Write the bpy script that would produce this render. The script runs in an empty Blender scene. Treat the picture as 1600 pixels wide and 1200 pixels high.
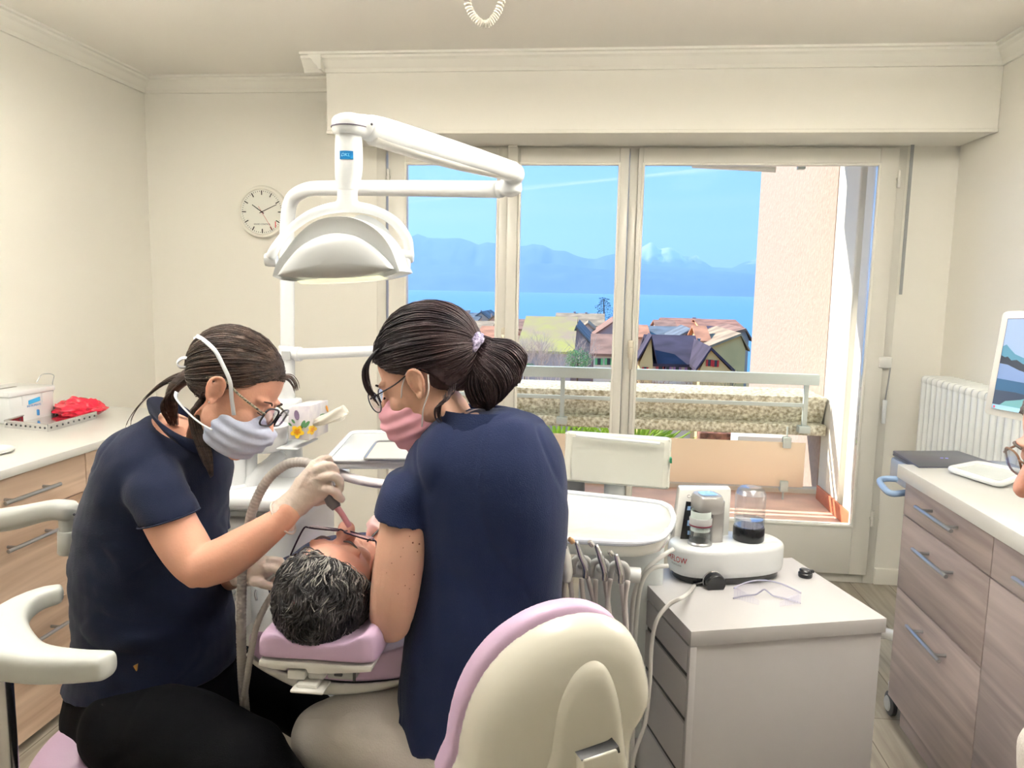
import bpy, bmesh, math, random
import numpy as np
from mathutils import Vector, Matrix, Quaternion, noise
random.seed(7)
PI = math.pi
SC = bpy.context.scene
COL = SC.collection
# ------------------------------------------------------------------ camera, world, sun, exposure
HC = 1.45
FPX = 1190.0
YAW, PITCH, ROLL = math.radians(6.13), math.radians(7.1), 0.0195
cd = bpy.data.cameras.new('camera')
cam = bpy.data.objects.new('camera', cd)
COL.objects.link(cam)
cd.sensor_fit = 'HORIZONTAL'; cd.sensor_width = 36.0; cd.lens = 36.0 * FPX / 1600.0
cd.clip_start = 0.02; cd.clip_end = 60000
RM = Matrix.Rotation(YAW, 3, 'Z') @ Matrix.Rotation(PI / 2 - PITCH, 3, 'X') @ Matrix.Rotation(ROLL, 3, 'Z')
cam.matrix_world = Matrix.Translation((0, 0, HC)) @ RM.to_4x4()
SC.camera = cam
SC.view_settings.view_transform = 'Standard'
try: SC.view_settings.look = 'None'
except Exception: pass
SC.view_settings.gamma = 1.0
SC.view_settings.use_curve_mapping = False
SC.view_settings.exposure = 1.0
SC.cycles.volume_bounces = 2

def sl(c):
    c /= 255.0
    return c / 12.92 if c <= .04045 else ((c + .055) / 1.055) ** 2.4
def rgb(r, g, b): return (sl(r), sl(g), sl(b), 1)

W = bpy.data.worlds.new('sky'); SC.world = W; W.use_nodes = True
nt = W.node_tree; nd = nt.nodes; lk = nt.links
bgn = nd['Background']
tc = nd.new('ShaderNodeTexCoord'); sp = nd.new('ShaderNodeSeparateXYZ'); lk.new(tc.outputs['Generated'], sp.inputs[0])
rp = nd.new('ShaderNodeValToRGB'); lk.new(sp.outputs['Z'], rp.inputs[0])
e = rp.color_ramp.elements
e[0].position = 0.0; e[0].color = rgb(196, 222, 246)
e[1].position = 1.0; e[1].color = rgb(105, 180, 245)
k = e.new(.06); k.color = rgb(170, 208, 248)
k = e.new(.17); k.color = rgb(132, 192, 248)
k = e.new(.4); k.color = rgb(122, 190, 248)
mp = nd.new('ShaderNodeMapping'); mp.inputs['Scale'].default_value = (1.2, 1.2, 9); mp.inputs['Rotation'].default_value = (.1, .12, .4)
lk.new(tc.outputs['Generated'], mp.inputs[0])
nz = nd.new('ShaderNodeTexNoise'); nz.inputs['Scale'].default_value = 2.2; nz.inputs['Detail'].default_value = 5
lk.new(mp.outputs[0], nz.inputs[0])
cr = nd.new('ShaderNodeValToRGB'); cr.color_ramp.elements[0].position = .5; cr.color_ramp.elements[1].position = .85
cr.color_ramp.elements[1].color = (.45, .45, .45, 1); lk.new(nz.outputs[0], cr.inputs[0])
mx = nd.new('ShaderNodeMixRGB'); mx.inputs[2].default_value = rgb(228, 244, 255)
lk.new(cr.outputs[0], mx.inputs[0]); lk.new(rp.outputs[0], mx.inputs[1])
last = mx
def _ray(px, py): return RM @ Vector(((px - 800) / FPX, -(py - 600) / FPX, -1))
for (pa, pb, wid, amt) in (((630, 317), (1003, 275), .0022, .6), ((1003, 276), (1160, 262), .003, .4), ((700, 340), (1100, 318), .012, .12)):   # contrails high in the sky
    nv = _ray(*pa).cross(_ray(*pb)).normalized(); dp = nd.new('ShaderNodeVectorMath'); dp.operation = 'DOT_PRODUCT'; dp.inputs[1].default_value = nv; lk.new(tc.outputs['Generated'], dp.inputs[0])
    ab = nd.new('ShaderNodeMath'); ab.operation = 'ABSOLUTE'; lk.new(dp.outputs['Value'], ab.inputs[0]); mr_ = nd.new('ShaderNodeMapRange'); mr_.inputs[1].default_value = 0; mr_.inputs[2].default_value = wid; mr_.inputs[3].default_value = amt; mr_.inputs[4].default_value = 0; lk.new(ab.outputs[0], mr_.inputs[0])
    n2 = nd.new('ShaderNodeTexNoise'); n2.inputs['Scale'].default_value = 9; lk.new(tc.outputs['Generated'], n2.inputs[0]); mu_ = nd.new('ShaderNodeMath'); mu_.operation = 'MULTIPLY'; lk.new(mr_.outputs[0], mu_.inputs[0]); lk.new(n2.outputs[0], mu_.inputs[1]); mu2 = nd.new('ShaderNodeMath'); mu2.operation = 'MULTIPLY'; mu2.inputs[1].default_value = 1.7; lk.new(mu_.outputs[0], mu2.inputs[0])
    m3 = nd.new('ShaderNodeMixRGB'); m3.inputs[2].default_value = rgb(235, 247, 255); lk.new(mu2.outputs[0], m3.inputs[0]); lk.new(last.outputs[0], m3.inputs[1]); last = m3
lk.new(last.outputs[0], bgn.inputs[0])
bgn.inputs[1].default_value = .68

SUN_DIR = Vector((0.74, -0.36, -0.58)).normalized()
s_ = bpy.data.lights.new('sun', 'SUN'); s_.energy = 4.6; s_.angle = .009; s_.color = (1, .93, .82)
so = bpy.data.objects.new('sun', s_); COL.objects.link(so); so.rotation_euler = SUN_DIR.to_track_quat('-Z', 'Y').to_euler()

def area(name, loc, sx, sy, power, color, direction=(0, 0, -1), spread=PI):
    l = bpy.data.lights.new(name, 'AREA'); l.shape = 'RECTANGLE'; l.size = sx; l.size_y = sy; l.energy = power; l.color = color; l.spread = spread
    o = bpy.data.objects.new(name, l); COL.objects.link(o); o.location = loc
    o.rotation_euler = Vector(direction).to_track_quat('-Z', 'Y').to_euler(); return o
# fill lights added out of view: two panels shining up at the ceiling and down
FILL_LAMPS = ((-1.25, 1.45), (.75, 1.45))
for lx_, ly_ in FILL_LAMPS:
    area('fill_downlight', (lx_, ly_, 2.332), .3, 1.1, 4.5, (1, .98, .955))
    area('fill_uplight', (lx_, ly_, 2.368), .3, 1.1, 52, (1, .98, .955), (0, 0, 1))

# ------------------------------------------------------------------ projection helpers
def ray(px, py): return RM @ Vector(((px - 800) / FPX, -(py - 600) / FPX, -1))
O = Vector((0, 0, HC))
def P(px, py, Y): d = ray(px, py); return O + d * (Y / d.y)
def PZ(px, py, z): d = ray(px, py); return O + d * ((z - HC) / d.z)
def PX(px, py, x): d = ray(px, py); return O + d * (x / d.x)
def pxm(Y): return Y / FPX
# ------------------------------------------------------------------ materials
MATS = {}
def mat(name, col, rough=.5, metal=0, bump=0, bscale=60, coat=0, trans=0, ior=1.45, alpha=1, sss=0, emit=None, estr=0, vary=0, vscale=8, spec=.5, sheen=0, stretch=None, translucent=0, vcol=None):
    if name in MATS: return MATS[name]
    m = bpy.data.materials.new(name); m.use_nodes = True; n = m.node_tree.nodes; l = m.node_tree.links
    b = n['Principled BSDF']; b.inputs['Base Color'].default_value = col; b.inputs['Roughness'].default_value = rough
    b.inputs['Metallic'].default_value = metal; b.inputs['IOR'].default_value = ior
    b.inputs['Specular IOR Level'].default_value = spec
    b.inputs['Coat Weight'].default_value = coat; b.inputs['Coat Roughness'].default_value = .08
    b.inputs['Transmission Weight'].default_value = trans; b.inputs['Alpha'].default_value = alpha
    b.inputs['Sheen Weight'].default_value = sheen
    if sss:
        b.inputs['Subsurface Weight'].default_value = sss; b.inputs['Subsurface Radius'].default_value = (.012, .005, .003); b.inputs['Subsurface Scale'].default_value = 1
    if emit: b.inputs['Emission Color'].default_value = emit; b.inputs['Emission Strength'].default_value = estr
    t = None
    if bump or vary:
        t = n.new('ShaderNodeTexCoord'); mpn = n.new('ShaderNodeMapping'); l.new(t.outputs['Object'], mpn.inputs[0])
        if stretch: mpn.inputs['Scale'].default_value = stretch
    if bump:
        a = n.new('ShaderNodeTexNoise'); a.inputs['Scale'].default_value = bscale; a.inputs['Detail'].default_value = 4
        l.new(mpn.outputs[0], a.inputs[0]); bp = n.new('ShaderNodeBump'); bp.inputs['Strength'].default_value = bump; bp.inputs['Distance'].default_value = .01
        l.new(a.outputs[0], bp.inputs['Height']); l.new(bp.outputs[0], b.inputs['Normal'])
    if vary:
        a = n.new('ShaderNodeTexNoise'); a.inputs['Scale'].default_value = vscale; a.inputs['Detail'].default_value = 5
        l.new(mpn.outputs[0], a.inputs[0]); r = n.new('ShaderNodeValToRGB')
        c2 = vcol or tuple(c * (1 - vary) for c in col[:3]) + (1,)
        r.color_ramp.elements[0].position = .35; r.color_ramp.elements[0].color = c2
        r.color_ramp.elements[1].position = .65; r.color_ramp.elements[1].color = col
        l.new(a.outputs[0], r.inputs[0]); l.new(r.outputs[0], b.inputs['Base Color'])
    if translucent:
        tr = n.new('ShaderNodeBsdfTranslucent'); tr.inputs[0].default_value = col; ms = n.new('ShaderNodeMixShader'); ms.inputs[0].default_value = translucent
        l.new(b.outputs[0], ms.inputs[1]); l.new(tr.outputs[0], ms.inputs[2]); l.new(ms.outputs[0], n['Material Output'].inputs[0])
    MATS[name] = m; return m

def wood(name, c1, c2, axis='Y', scale=1.0, rough=.45, plank=None):
    """straight grain running along axis"""
    m = bpy.data.materials.new(name); m.use_nodes = True; n = m.node_tree.nodes; l = m.node_tree.links
    b = n['Principled BSDF']; b.inputs['Roughness'].default_value = rough
    t = n.new('ShaderNodeTexCoord'); mpn = n.new('ShaderNodeMapping'); l.new(t.outputs['Object'], mpn.inputs[0])
    sc = {'X': (.8, 14, 14), 'Y': (14, .8, 14), 'Z': (14, 14, .8)}[axis]
    mpn.inputs['Scale'].default_value = tuple(s * scale for s in sc)
    a = n.new('ShaderNodeTexNoise'); a.inputs['Scale'].default_value = 1.6; a.inputs['Detail'].default_value = 6; a.inputs['Distortion'].default_value = .5
    l.new(mpn.outputs[0], a.inputs[0]); r = n.new('ShaderNodeValToRGB')
    r.color_ramp.elements[0].position = .32; r.color_ramp.elements[0].color = c1
    r.color_ramp.elements[1].position = .68; r.color_ramp.elements[1].color = c2
    l.new(a.outputs[0], r.inputs[0])
    if plank:
        bk = n.new('ShaderNodeTexBrick'); mp2 = n.new('ShaderNodeMapping'); l.new(t.outputs['Object'], mp2.inputs[0]); mp2.inputs['Rotation'].default_value = (0, 0, PI / 2)
        l.new(mp2.outputs[0], bk.inputs[0]); bk.inputs['Scale'].default_value = 1; bk.inputs['Brick Width'].default_value = 1.3; bk.inputs['Row Height'].default_value = plank
        bk.inputs['Mortar Size'].default_value = .002; bk.inputs['Color1'].default_value = (1, 1, 1, 1); bk.inputs['Color2'].default_value = (.72, .72, .72, 1); bk.inputs['Mortar'].default_value = (.35, .33, .3, 1)
        mu = n.new('ShaderNodeMixRGB'); mu.blend_type = 'MULTIPLY'; mu.inputs[0].default_value = 1
        l.new(r.outputs[0], mu.inputs[1]); l.new(bk.outputs[0], mu.inputs[2]); l.new(mu.outputs[0], b.inputs['Base Color'])
    else: l.new(r.outputs[0], b.inputs['Base Color'])
    MATS[name] = m; return m
# ------------------------------------------------------------------ objects
def tag(o, label=None, cat=None, group=None, kind=None):
    if label: o['label'] = label
    if cat: o['category'] = cat
    if group: o['group'] = group
    if kind: o['kind'] = kind
    return o
def thing(name, label, cat, loc=(0, 0, 0), group=None):
    o = bpy.data.objects.new(name, None); COL.objects.link(o); o.location = Vector(loc); o.empty_display_size = .05
    return tag(o, label, cat, group)
def wloc(o):
    v = Vector((0, 0, 0))
    while o: v += Vector(o.location); o = o.parent
    return v
class M:
    """collects geometry in world coordinates"""
    def __init__(s): s.v = []; s.f = []
    def add(s, v, f):
        n = len(s.v); s.v += [Vector(p) for p in v]; s.f += [tuple(i + n for i in q) for q in f]; return s
    def bm(s, b, mtx=None):
        b.verts.index_update(); v = [(mtx @ p.co if mtx else p.co.copy()) for p in b.verts]
        f = [tuple(q.index for q in fc.verts) for fc in b.faces]; b.free(); return s.add(v, f)
    def box(s, a, b, r=0, seg=2, mtx=None):
        a, b = Vector(a), Vector(b); bb = bmesh.new(); bmesh.ops.create_cube(bb, size=1)
        c = (a + b) / 2; d = b - a
        for q in bb.verts: q.co = Vector((q.co.x * d.x + c.x, q.co.y * d.y + c.y, q.co.z * d.z + c.z))
        if r: bmesh.ops.bevel(bb, geom=list(bb.edges), offset=min(r, min(abs(x) for x in d) * .49), segments=seg, affect='EDGES', profile=.5)
        return s.bm(bb, mtx)
    def hexa(s, bot, top, r=0, seg=2):
        """solid between two quads"""
        bb = bmesh.new(); vs = [bb.verts.new(p) for p in list(bot) + list(top)]
        n = len(bot)
        bb.faces.new(vs[:n][::-1]); bb.faces.new(vs[n:])
        for i in range(n): j = (i + 1) % n; bb.faces.new((vs[i], vs[j], vs[n + j], vs[n + i]))
        bmesh.ops.recalc_face_normals(bb, faces=bb.faces)
        if r: bmesh.ops.bevel(bb, geom=list(bb.edges), offset=r, segments=seg, affect='EDGES', profile=.5)
        return s.bm(bb)
    def prism(s, pts, d, r=0, seg=2): d = Vector(d); pts = [Vector(p) for p in pts]; return s.hexa(pts, [p + d for p in pts], r, seg)
    def rings(s, rs, cap=True, closed=False):
        n = len(rs[0]); v = [p for r in rs for p in r]; f = []
        m = len(rs)
        for i in range(m if closed else m - 1):
            for j in range(n):
                a, b = i * n + j, i * n + (j + 1) % n; c, d = ((i + 1) % m) * n + (j + 1) % n, ((i + 1) % m) * n + j
                f.append((a, b, c, d))
        if cap and not closed: f.append(tuple(range(n))[::-1]); f.append(tuple((m - 1) * n + k for k in range(n)))
        return s.add(v, f)
    def tube(s, pts, r, seg=12, sub=6, cap=True, smooth=True, closed=False, flat=1.0, up=None):
        pts = [Vector(p) for p in pts]; rr = r if isinstance(r, (list, tuple)) else [r] * len(pts)
        if smooth and (len(pts) > 2): pts, rr = crs(pts, rr, sub, closed)
        rs = []; prev = None; n = len(pts)
        for i, p in enumerate(pts):
            if closed: t = pts[(i + 1) % n] - pts[i - 1]
            else: t = pts[min(i + 1, n - 1)] - pts[max(i - 1, 0)]
            if t.length < 1e-9: t = Vector((0, 0, 1))
            t.normalize()
            if up is not None: u = t.cross(Vector(up))
            elif prev is None: u = t.cross(Vector((0, 0, 1))); u = u if u.length > .15 else t.cross(Vector((1, 0, 0)))
            else: u = prev - t * prev.dot(t)
            u.normalize(); prev = u; w = t.cross(u)
            rs.append([p + (u * math.cos(2 * PI * k / seg) + w * math.sin(2 * PI * k / seg) * flat) * rr[i] for k in range(seg)])
        return s.rings(rs, cap, closed)
    def lathe(s, prof, o, axis=(0, 0, 1), seg=32):
        o = Vector(o); q = Vector((0, 0, 1)).rotation_difference(Vector(axis).normalized()); rs = []
        for (r, z) in prof: rs.append([o + q @ Vector((max(r, 1e-4) * math.cos(2 * PI * k / seg), max(r, 1e-4) * math.sin(2 * PI * k / seg), z)) for k in range(seg)])
        return s.rings(rs, True)
    def cyl(s, a, b, r, r2=None, seg=24, bev=0):
        a, b = Vector(a), Vector(b); L = (b - a).length; r2 = r if r2 is None else r2
        pr = [(r, 0), (r2, L)] if not bev else [(r - bev, 0), (r - bev * .3, bev * .3), (r, bev), (r2, L - bev), (r2 - bev * .3, L - bev * .3), (r2 - bev, L)]
        return s.lathe(pr, a, b - a, seg)
    def ell(s, c, rad, mtx=None, seg=24, rg=16):
        bb = bmesh.new(); bmesh.ops.create_uvsphere(bb, u_segments=seg, v_segments=rg, radius=1)
        m = Matrix.Translation(Vector(c)) @ (mtx.to_4x4() if mtx else Matrix.Identity(4)) @ Matrix.Diagonal((rad[0], rad[1], rad[2], 1)) if not isinstance(rad, (int, float)) else Matrix.Translation(Vector(c)) @ Matrix.Scale(rad, 4)
        return s.bm(bb, m)
    def eloft(s, rg, n=32, sub=5, caps=(.5, .5), pw=2.0):
        """rg: list of (centre, U, V) ellipse axes"""
        C = [Vector(r[0]) for r in rg]; U = [Vector(r[1]) for r in rg]; V = [Vector(r[2]) for r in rg]
        if len(C) > 2: C2, _ = crs(C, [0] * len(C), sub); U2, _ = crs(U, [0] * len(U), sub); V2, _ = crs(V, [0] * len(V), sub)
        else: C2, U2, V2 = C, U, V
        def cap(c, u, v, t, k):
            out = []
            L = (u.length + v.length) / 2 * k
            for a in (20, 40, 58, 74, 86): a = math.radians(a); out.append((c + t * L * math.sin(a), u * math.cos(a), v * math.cos(a)))
            return out
        seq = list(zip(C2, U2, V2)); t0 = (C2[0] - C2[1]).normalized(); t1 = (C2[-1] - C2[-2]).normalized()
        if caps[0]: seq = cap(C2[0], U2[0], V2[0], t0, caps[0])[::-1] + seq
        if caps[1]: seq = seq + cap(C2[-1], U2[-1], V2[-1], t1, caps[1])
        def pt(c, u, v, a):
            x, y = math.cos(a), math.sin(a)
            if pw != 2: x = math.copysign(abs(x) ** (2 / pw), x); y = math.copysign(abs(y) ** (2 / pw), y)
            return c + u * x + v * y
        return s.rings([[pt(c, u, v, 2 * PI * k / n) for k in range(n)] for c, u, v in seq])
    def puff(s, pts, d, prof, c=None):
        """outline scaled by s about its centre and pushed by h along d: a cushion-like solid"""
        pts = [Vector(p) for p in pts]; d = Vector(d); c = Vector(c) if c else sum(pts, Vector()) / len(pts)
        return s.rings([[c + (p - c) * k + d * h for p in pts] for k, h in prof])
    def build(s, name, m, parent=None, smooth=35, label=None, kind=None):
        me = bpy.data.meshes.new(name); off = wloc(parent) if parent else Vector((0, 0, 0))
        me.from_pydata([tuple(p - off) for p in s.v], [], s.f); me.update()
        bb = bmesh.new(); bb.from_mesh(me); bmesh.ops.recalc_face_normals(bb, faces=bb.faces); bb.to_mesh(me); bb.free()
        o = bpy.data.objects.new(name, me); COL.objects.link(o)
        if m: me.materials.append(m)
        if smooth:
            for p in me.polygons: p.use_smooth = True
            if smooth < 180: me.set_sharp_from_angle(angle=math.radians(smooth))
        if parent: o.parent = parent
        if label: o['label'] = label
        if kind: o['kind'] = kind
        return o
    def single(s, name, m, label, cat, group=None, kind=None, smooth=35):
        """a thing that is one mesh, origin at its lowest middle"""
        lo = Vector((min(p.x for p in s.v), min(p.y for p in s.v), min(p.z for p in s.v))); hi = Vector((max(p.x for p in s.v), max(p.y for p in s.v), max(p.z for p in s.v)))
        c = Vector(((lo.x + hi.x) / 2, (lo.y + hi.y) / 2, lo.z)); s.v = [p - c for p in s.v]
        o = s.build(name, m, None, smooth); o.location = c; return tag(o, label, cat, group, kind)
def crs(pts, rr, sub, closed=False):
    n = len(pts); out = []; ro = []
    rng = range(n if closed else n - 1)
    for i in rng:
        if closed: a, b, c, d = pts[i - 1], pts[i], pts[(i + 1) % n], pts[(i + 2) % n]
        else: b, c = pts[i], pts[i + 1]; a = pts[i - 1] if i else b * 2 - c; d = pts[i + 2] if i + 2 < n else c * 2 - b
        for j in range(sub):
            t = j / sub
            out.append(.5 * ((2 * b) + (c - a) * t + (2 * a - 5 * b + 4 * c - d) * t * t + (3 * b - a - 3 * c + d) * t ** 3)); ro.append(rr[i] * (1 - t) + rr[(i + 1) % n] * t)
    if not closed: out.append(pts[-1]); ro.append(rr[-1])
    return out, ro
def struct(m_, name, mt, kind='structure', smooth=0, parent=None): return m_.build(name, mt, parent, smooth, kind=kind)
def remesh(o, vox=.005, sm=4, dis=None, fac=.5):
    """fuse overlapping closed shells of one mesh into one skin"""
    md = o.modifiers.new('r', 'REMESH'); md.mode = 'VOXEL'; md.voxel_size = vox; md.use_smooth_shade = True
    if sm: q = o.modifiers.new('s', 'SMOOTH'); q.factor = fac; q.iterations = sm
    dg = bpy.context.evaluated_depsgraph_get(); dg.update(); me = bpy.data.meshes.new_from_object(o.evaluated_get(dg)); o.modifiers.clear()
    old = o.data; ms = list(old.materials); o.data = me; me.name = o.name
    if not me.materials and ms: me.materials.append(ms[0])
    if dis:
        me.calc_loop_triangles(); no = [v.normal.copy() for v in me.vertices]
        for v in me.vertices: v.co = v.co + no[v.index] * dis(v.co, no[v.index])
        me.update()
    for p in me.polygons: p.use_smooth = True
    return o
def text_mesh(body, size, m, parent, o, xdir, ydir, name='lettering', ext=.0004, bend=None):
    cu = bpy.data.curves.new(name, 'FONT'); cu.body = body; cu.size = size; cu.align_x = 'CENTER'; cu.align_y = 'CENTER'; cu.extrude = ext
    t = bpy.data.objects.new(name, cu); COL.objects.link(t); dg = bpy.context.evaluated_depsgraph_get(); dg.update()
    me = bpy.data.meshes.new_from_object(t.evaluated_get(dg)); bpy.data.objects.remove(t)
    X = Vector(xdir).normalized(); Y = Vector(ydir).normalized(); Z = X.cross(Y); off = wloc(parent) if parent else Vector()
    for v in me.vertices:
        if bend: q = bend(v.co.x, v.co.y, v.co.z)
        else: q = Vector(o) + X * v.co.x + Y * v.co.y + Z * v.co.z
        v.co = q - off
    me.materials.clear(); me.materials.append(m); ob = bpy.data.objects.new(name, me); COL.objects.link(ob); ob.parent = parent; return ob
def V(*a): return Vector(a)

# common materials
m_wall = mat('wall_paint', rgb(241, 238, 228), .85, bump=.06, bscale=180)
m_ceil = mat('ceiling_paint', rgb(243, 239, 230), .9, bump=.05, bscale=120)
m_trim = mat('trim_paint', rgb(238, 235, 224), .55)
m_win = mat('window_paint', rgb(224, 221, 211), .35, coat=.2)
m_white = mat('white_plastic', rgb(226, 229, 230), .28, coat=.5)
m_white2 = mat('warm_white_plastic', rgb(224, 223, 218), .3, coat=.4)
m_grey = mat('grey_plastic', rgb(180, 182, 182), .4)
m_dgrey = mat('dark_grey_plastic', rgb(70, 72, 76), .4)
m_black = mat('black_plastic', rgb(18, 20, 26), .25, coat=.4)
m_chrome = mat('polished_metal', rgb(205, 205, 208), .18, 1)
m_steel = mat('brushed_steel', rgb(176, 178, 180), .34, 1)
m_pink = mat('lilac_leatherette', rgb(205, 176, 206), .38, bump=.03, bscale=300, coat=.15)
m_cream = mat('cream_shell', rgb(214, 211, 198), .16, coat=.7)
def thin_clear(name, tint, edge, amt=.55):
    m = bpy.data.materials.new(name); m.use_nodes = True; n = m.node_tree.nodes; l = m.node_tree.links; n.remove(n['Principled BSDF'])
    a = n.new('ShaderNodeBsdfTransparent'); a.inputs[0].default_value = tint; g = n.new('ShaderNodeBsdfGlossy'); g.inputs[0].default_value = edge; g.inputs['Roughness'].default_value = .04
    w = n.new('ShaderNodeLayerWeight'); w.inputs[0].default_value = .25; p = n.new('ShaderNodeMath'); p.operation = 'MULTIPLY_ADD'; p.inputs[1].default_value = amt; p.inputs[2].default_value = .05; l.new(w.outputs['Facing'], p.inputs[0])
    x = n.new('ShaderNodeMixShader'); l.new(p.outputs[0], x.inputs[0]); l.new(a.outputs[0], x.inputs[1]); l.new(g.outputs[0], x.inputs[2]); l.new(x.outputs[0], n['Material Output'].inputs[0]); return m
m_glass = thin_clear('clear_glass', (.95, .97, .97, 1), (.95, .95, 1, 1))
m_lens = thin_clear('spectacle_lens', (.93, .93, .95, 1), (1, 1, 1, 1), .35)
# ================================================================== ROOM
LX, RX, BY, CZ, YB = -2.38, 1.68, 3.90, 2.50, -2.6
struct(M().box((LX - .1, YB - .1, -.12), (RX + .1, BY + .12, 0)), 'floor', wood('floor_boards', rgb(150, 140, 124), rgb(196, 188, 172), 'Y', 1.1, .35, .19))
struct(M().box((LX - .1, YB - .1, CZ), (RX + .1, BY + .25, CZ + .12)), 'ceiling', m_ceil)
struct(M().box((LX - .12, YB - .1, 0), (LX, BY + .12, CZ)), 'wall_left', m_wall)
struct(M().box((RX, YB - .1, 0), (RX + .12, BY + .12, CZ)), 'wall_right', m_wall)
struct(M().box((LX - .12, YB - .12, 0), (RX + .12, YB, CZ)), 'wall_back', m_wall)
FL, FR, FT = P(589, 400, BY).x, P(1405, 400, BY).x, 2.19
FB = .03
w = M(); w.box((LX - .1, BY, 0), (FL, BY + .22, CZ)); w.box((FR, BY, 0), (RX + .12, BY + .22, CZ)); w.box((FL, BY, FT), (FR, BY + .22, CZ))
struct(w, 'wall_front', m_wall)
# cornices
def cornice(a, b, inw, name):
    a, b, inw = V(*a), V(*b), V(*inw)
    prof = [(0, -.075), (.012, -.075), (.018, -.06), (.03, -.05), (.045, -.03), (.058, -.022), (.06, -.012), (.075, -.01), (.075, 0), (0, 0)]
    m = M(); m.rings([[p + inw * x + V(0, 0, CZ + z) for x, z in prof] for p in (a, b)]); return struct(m, name, m_trim, smooth=20)
SY = 3.56
SXL = P(510, 150, SY).x
cornice((LX, YB, 0), (LX, BY, 0), (1, 0, 0), 'trim_1')
cornice((LX, BY, 0), (SXL, BY, 0), (0, -1, 0), 'trim_2')
cornice((SXL - .10, SY, 0), (RX, SY, 0), (0, -1, 0), 'trim_3')
cornice((RX, YB, 0), (RX, SY, 0), (-1, 0, 0), 'trim_4')
cornice((SXL, BY, 0), (SXL, SY - .07, 0), (-1, 0, 0), 'trim_5')
# roller shutter box over the window
SZ = P(900, 207, SY).z
struct(M().box((SXL, SY, SZ), (RX, BY, CZ), .004), 'wall_shutter_box', m_wall)
struct(M().box((SXL, SY - .006, SZ - .004), (RX, SY + .03, SZ + .012), .003), 'trim_6', m_trim)
# baseboards
struct(M().box((FR + .0, BY - .015, 0), (RX, BY, .085), .004), 'baseboard_front', m_trim)
struct(M().box((RX - .015, 2.6, 0), (RX, BY, .085), .004), 'baseboard_right', m_trim)
struct(M().box((LX, BY - .015, 0), (FL, BY, .085), .004), 'baseboard_left', m_trim)

# windows: fixed frame, two narrow sashes and a door leaf
def rect_frame(m, x0, x1, z0, z1, wl, wr, wb, wt, y0, y1, r=.004):
    m.box((x0, y0, z0), (x0 + wl, y1, z1), r); m.box((x1 - wr, y0, z0), (x1, y1, z1), r)
    m.box((x0 + wl - .002, y0 + .0005, z1 - wt), (x1 - wr + .002, y1 - .0005, z1), r); m.box((x0 + wl - .002, y0 + .0005, z0), (x1 - wr + .002, y1 - .0005, z0 + wb), r); return m
Yf = BY - .01
def X_(px, py=400): return P(px, py, Yf).x
def Z_(px, py): return P(px, py, Yf).z
fr = M(); rect_frame(fr, FL, FR, .0, FT, .05, .055, .06, .045, BY - .005, BY + .09)
xm1a, xm1b = X_(779), X_(811)        # middle of the left pair
xp0, xp1 = X_(966), X_(1001)
fr.box((X_(979), BY - .004, .04), (X_(992), BY + .085, FT - .03), .004)
struct(fr, 'window_frame_fixed', m_win, smooth=30)
ZT, ZB = Z_(900, 257), Z_(1250, 817)
ztop = Z_(900, 232)
def sash(name, x0, x1, gx0, gx1, zb, handle=None, hinge=None):
    m = M(); rect_frame(m, x0, x1, .05, ztop, gx0 - x0, x1 - gx1, ZB - .05, ztop - ZT, BY - .03, BY + .04, .006)
    o = struct(m, name, m_win, smooth=30)
    # glazing bead
    b = M(); rect_frame(b, gx0 - .006, gx1 + .006, ZB - .006, ZT + .006, .012, .012, .012, .012, BY - .036, BY - .02, .003); b.build('glazing_bead', m_trim, o)
    g = M(); g.box((gx0, BY, ZB), (gx1, BY + .012, ZT)); g.build('pane', m_pane, o)
    if handle:
        hx, hz = handle; h = M(); h.box((hx - .014, BY - .04, hz - .045), (hx + .014, BY - .028, hz + .045), .006); h.cyl((hx, BY - .075, hz), (hx, BY - .03, hz), .008)
        h.box((hx - .01, BY - .085, hz - .1), (hx + .01, BY - .07, hz + .012), .006); h.build('handle', m_handle, o, label='pale metal window handle')
    if hinge:
        for hz in (.35, 2.0): h = M(); h.cyl((hinge, BY - .04, hz - .04), (hinge, BY - .04, hz + .04), .008, seg=12); h.box((hinge - .01, BY - .045, hz - .005), (hinge + .01, BY - .03, hz + .005)); h.build('hinge', m_win, o)
    return o
m_handle = mat('window_handle', rgb(205, 196, 178), .3, .3)
# pane: clear glazing that lets light straight through
m_pane = bpy.data.materials.new('window_glass'); m_pane.use_nodes = True
n = m_pane.node_tree.nodes; l = m_pane.node_tree.links; n.remove(n['Principled BSDF'])
tb = n.new('ShaderNodeBsdfTransparent'); tb.inputs[0].default_value = (.985, .99, .985, 1); gb = n.new('ShaderNodeBsdfGlossy'); gb.inputs['Roughness'].default_value = .02
fz = n.new('ShaderNodeFresnel'); fz.inputs[0].default_value = 1.1; ms = n.new('ShaderNodeMixShader'); l.new(fz.outputs[0], ms.inputs[0]); l.new(tb.outputs[0], ms.inputs[1]); l.new(gb.outputs[0], ms.inputs[2]); l.new(ms.outputs[0], n['Material Output'].inputs[0])
s1 = sash('window_1', X_(608), X_(793), X_(635, 300), X_(777), .3, None, X_(609))
s2 = sash('window_2', X_(794), X_(978), X_(811, 400), X_(963, 400), .3, (X_(788, 525), Z_(788, 525)))
s3 = sash('door_1', X_(992), X_(1391, 400), X_(1000, 400), X_(1362, 400), .3, (X_(985, 545), Z_(985, 545)), X_(1392))
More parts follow.
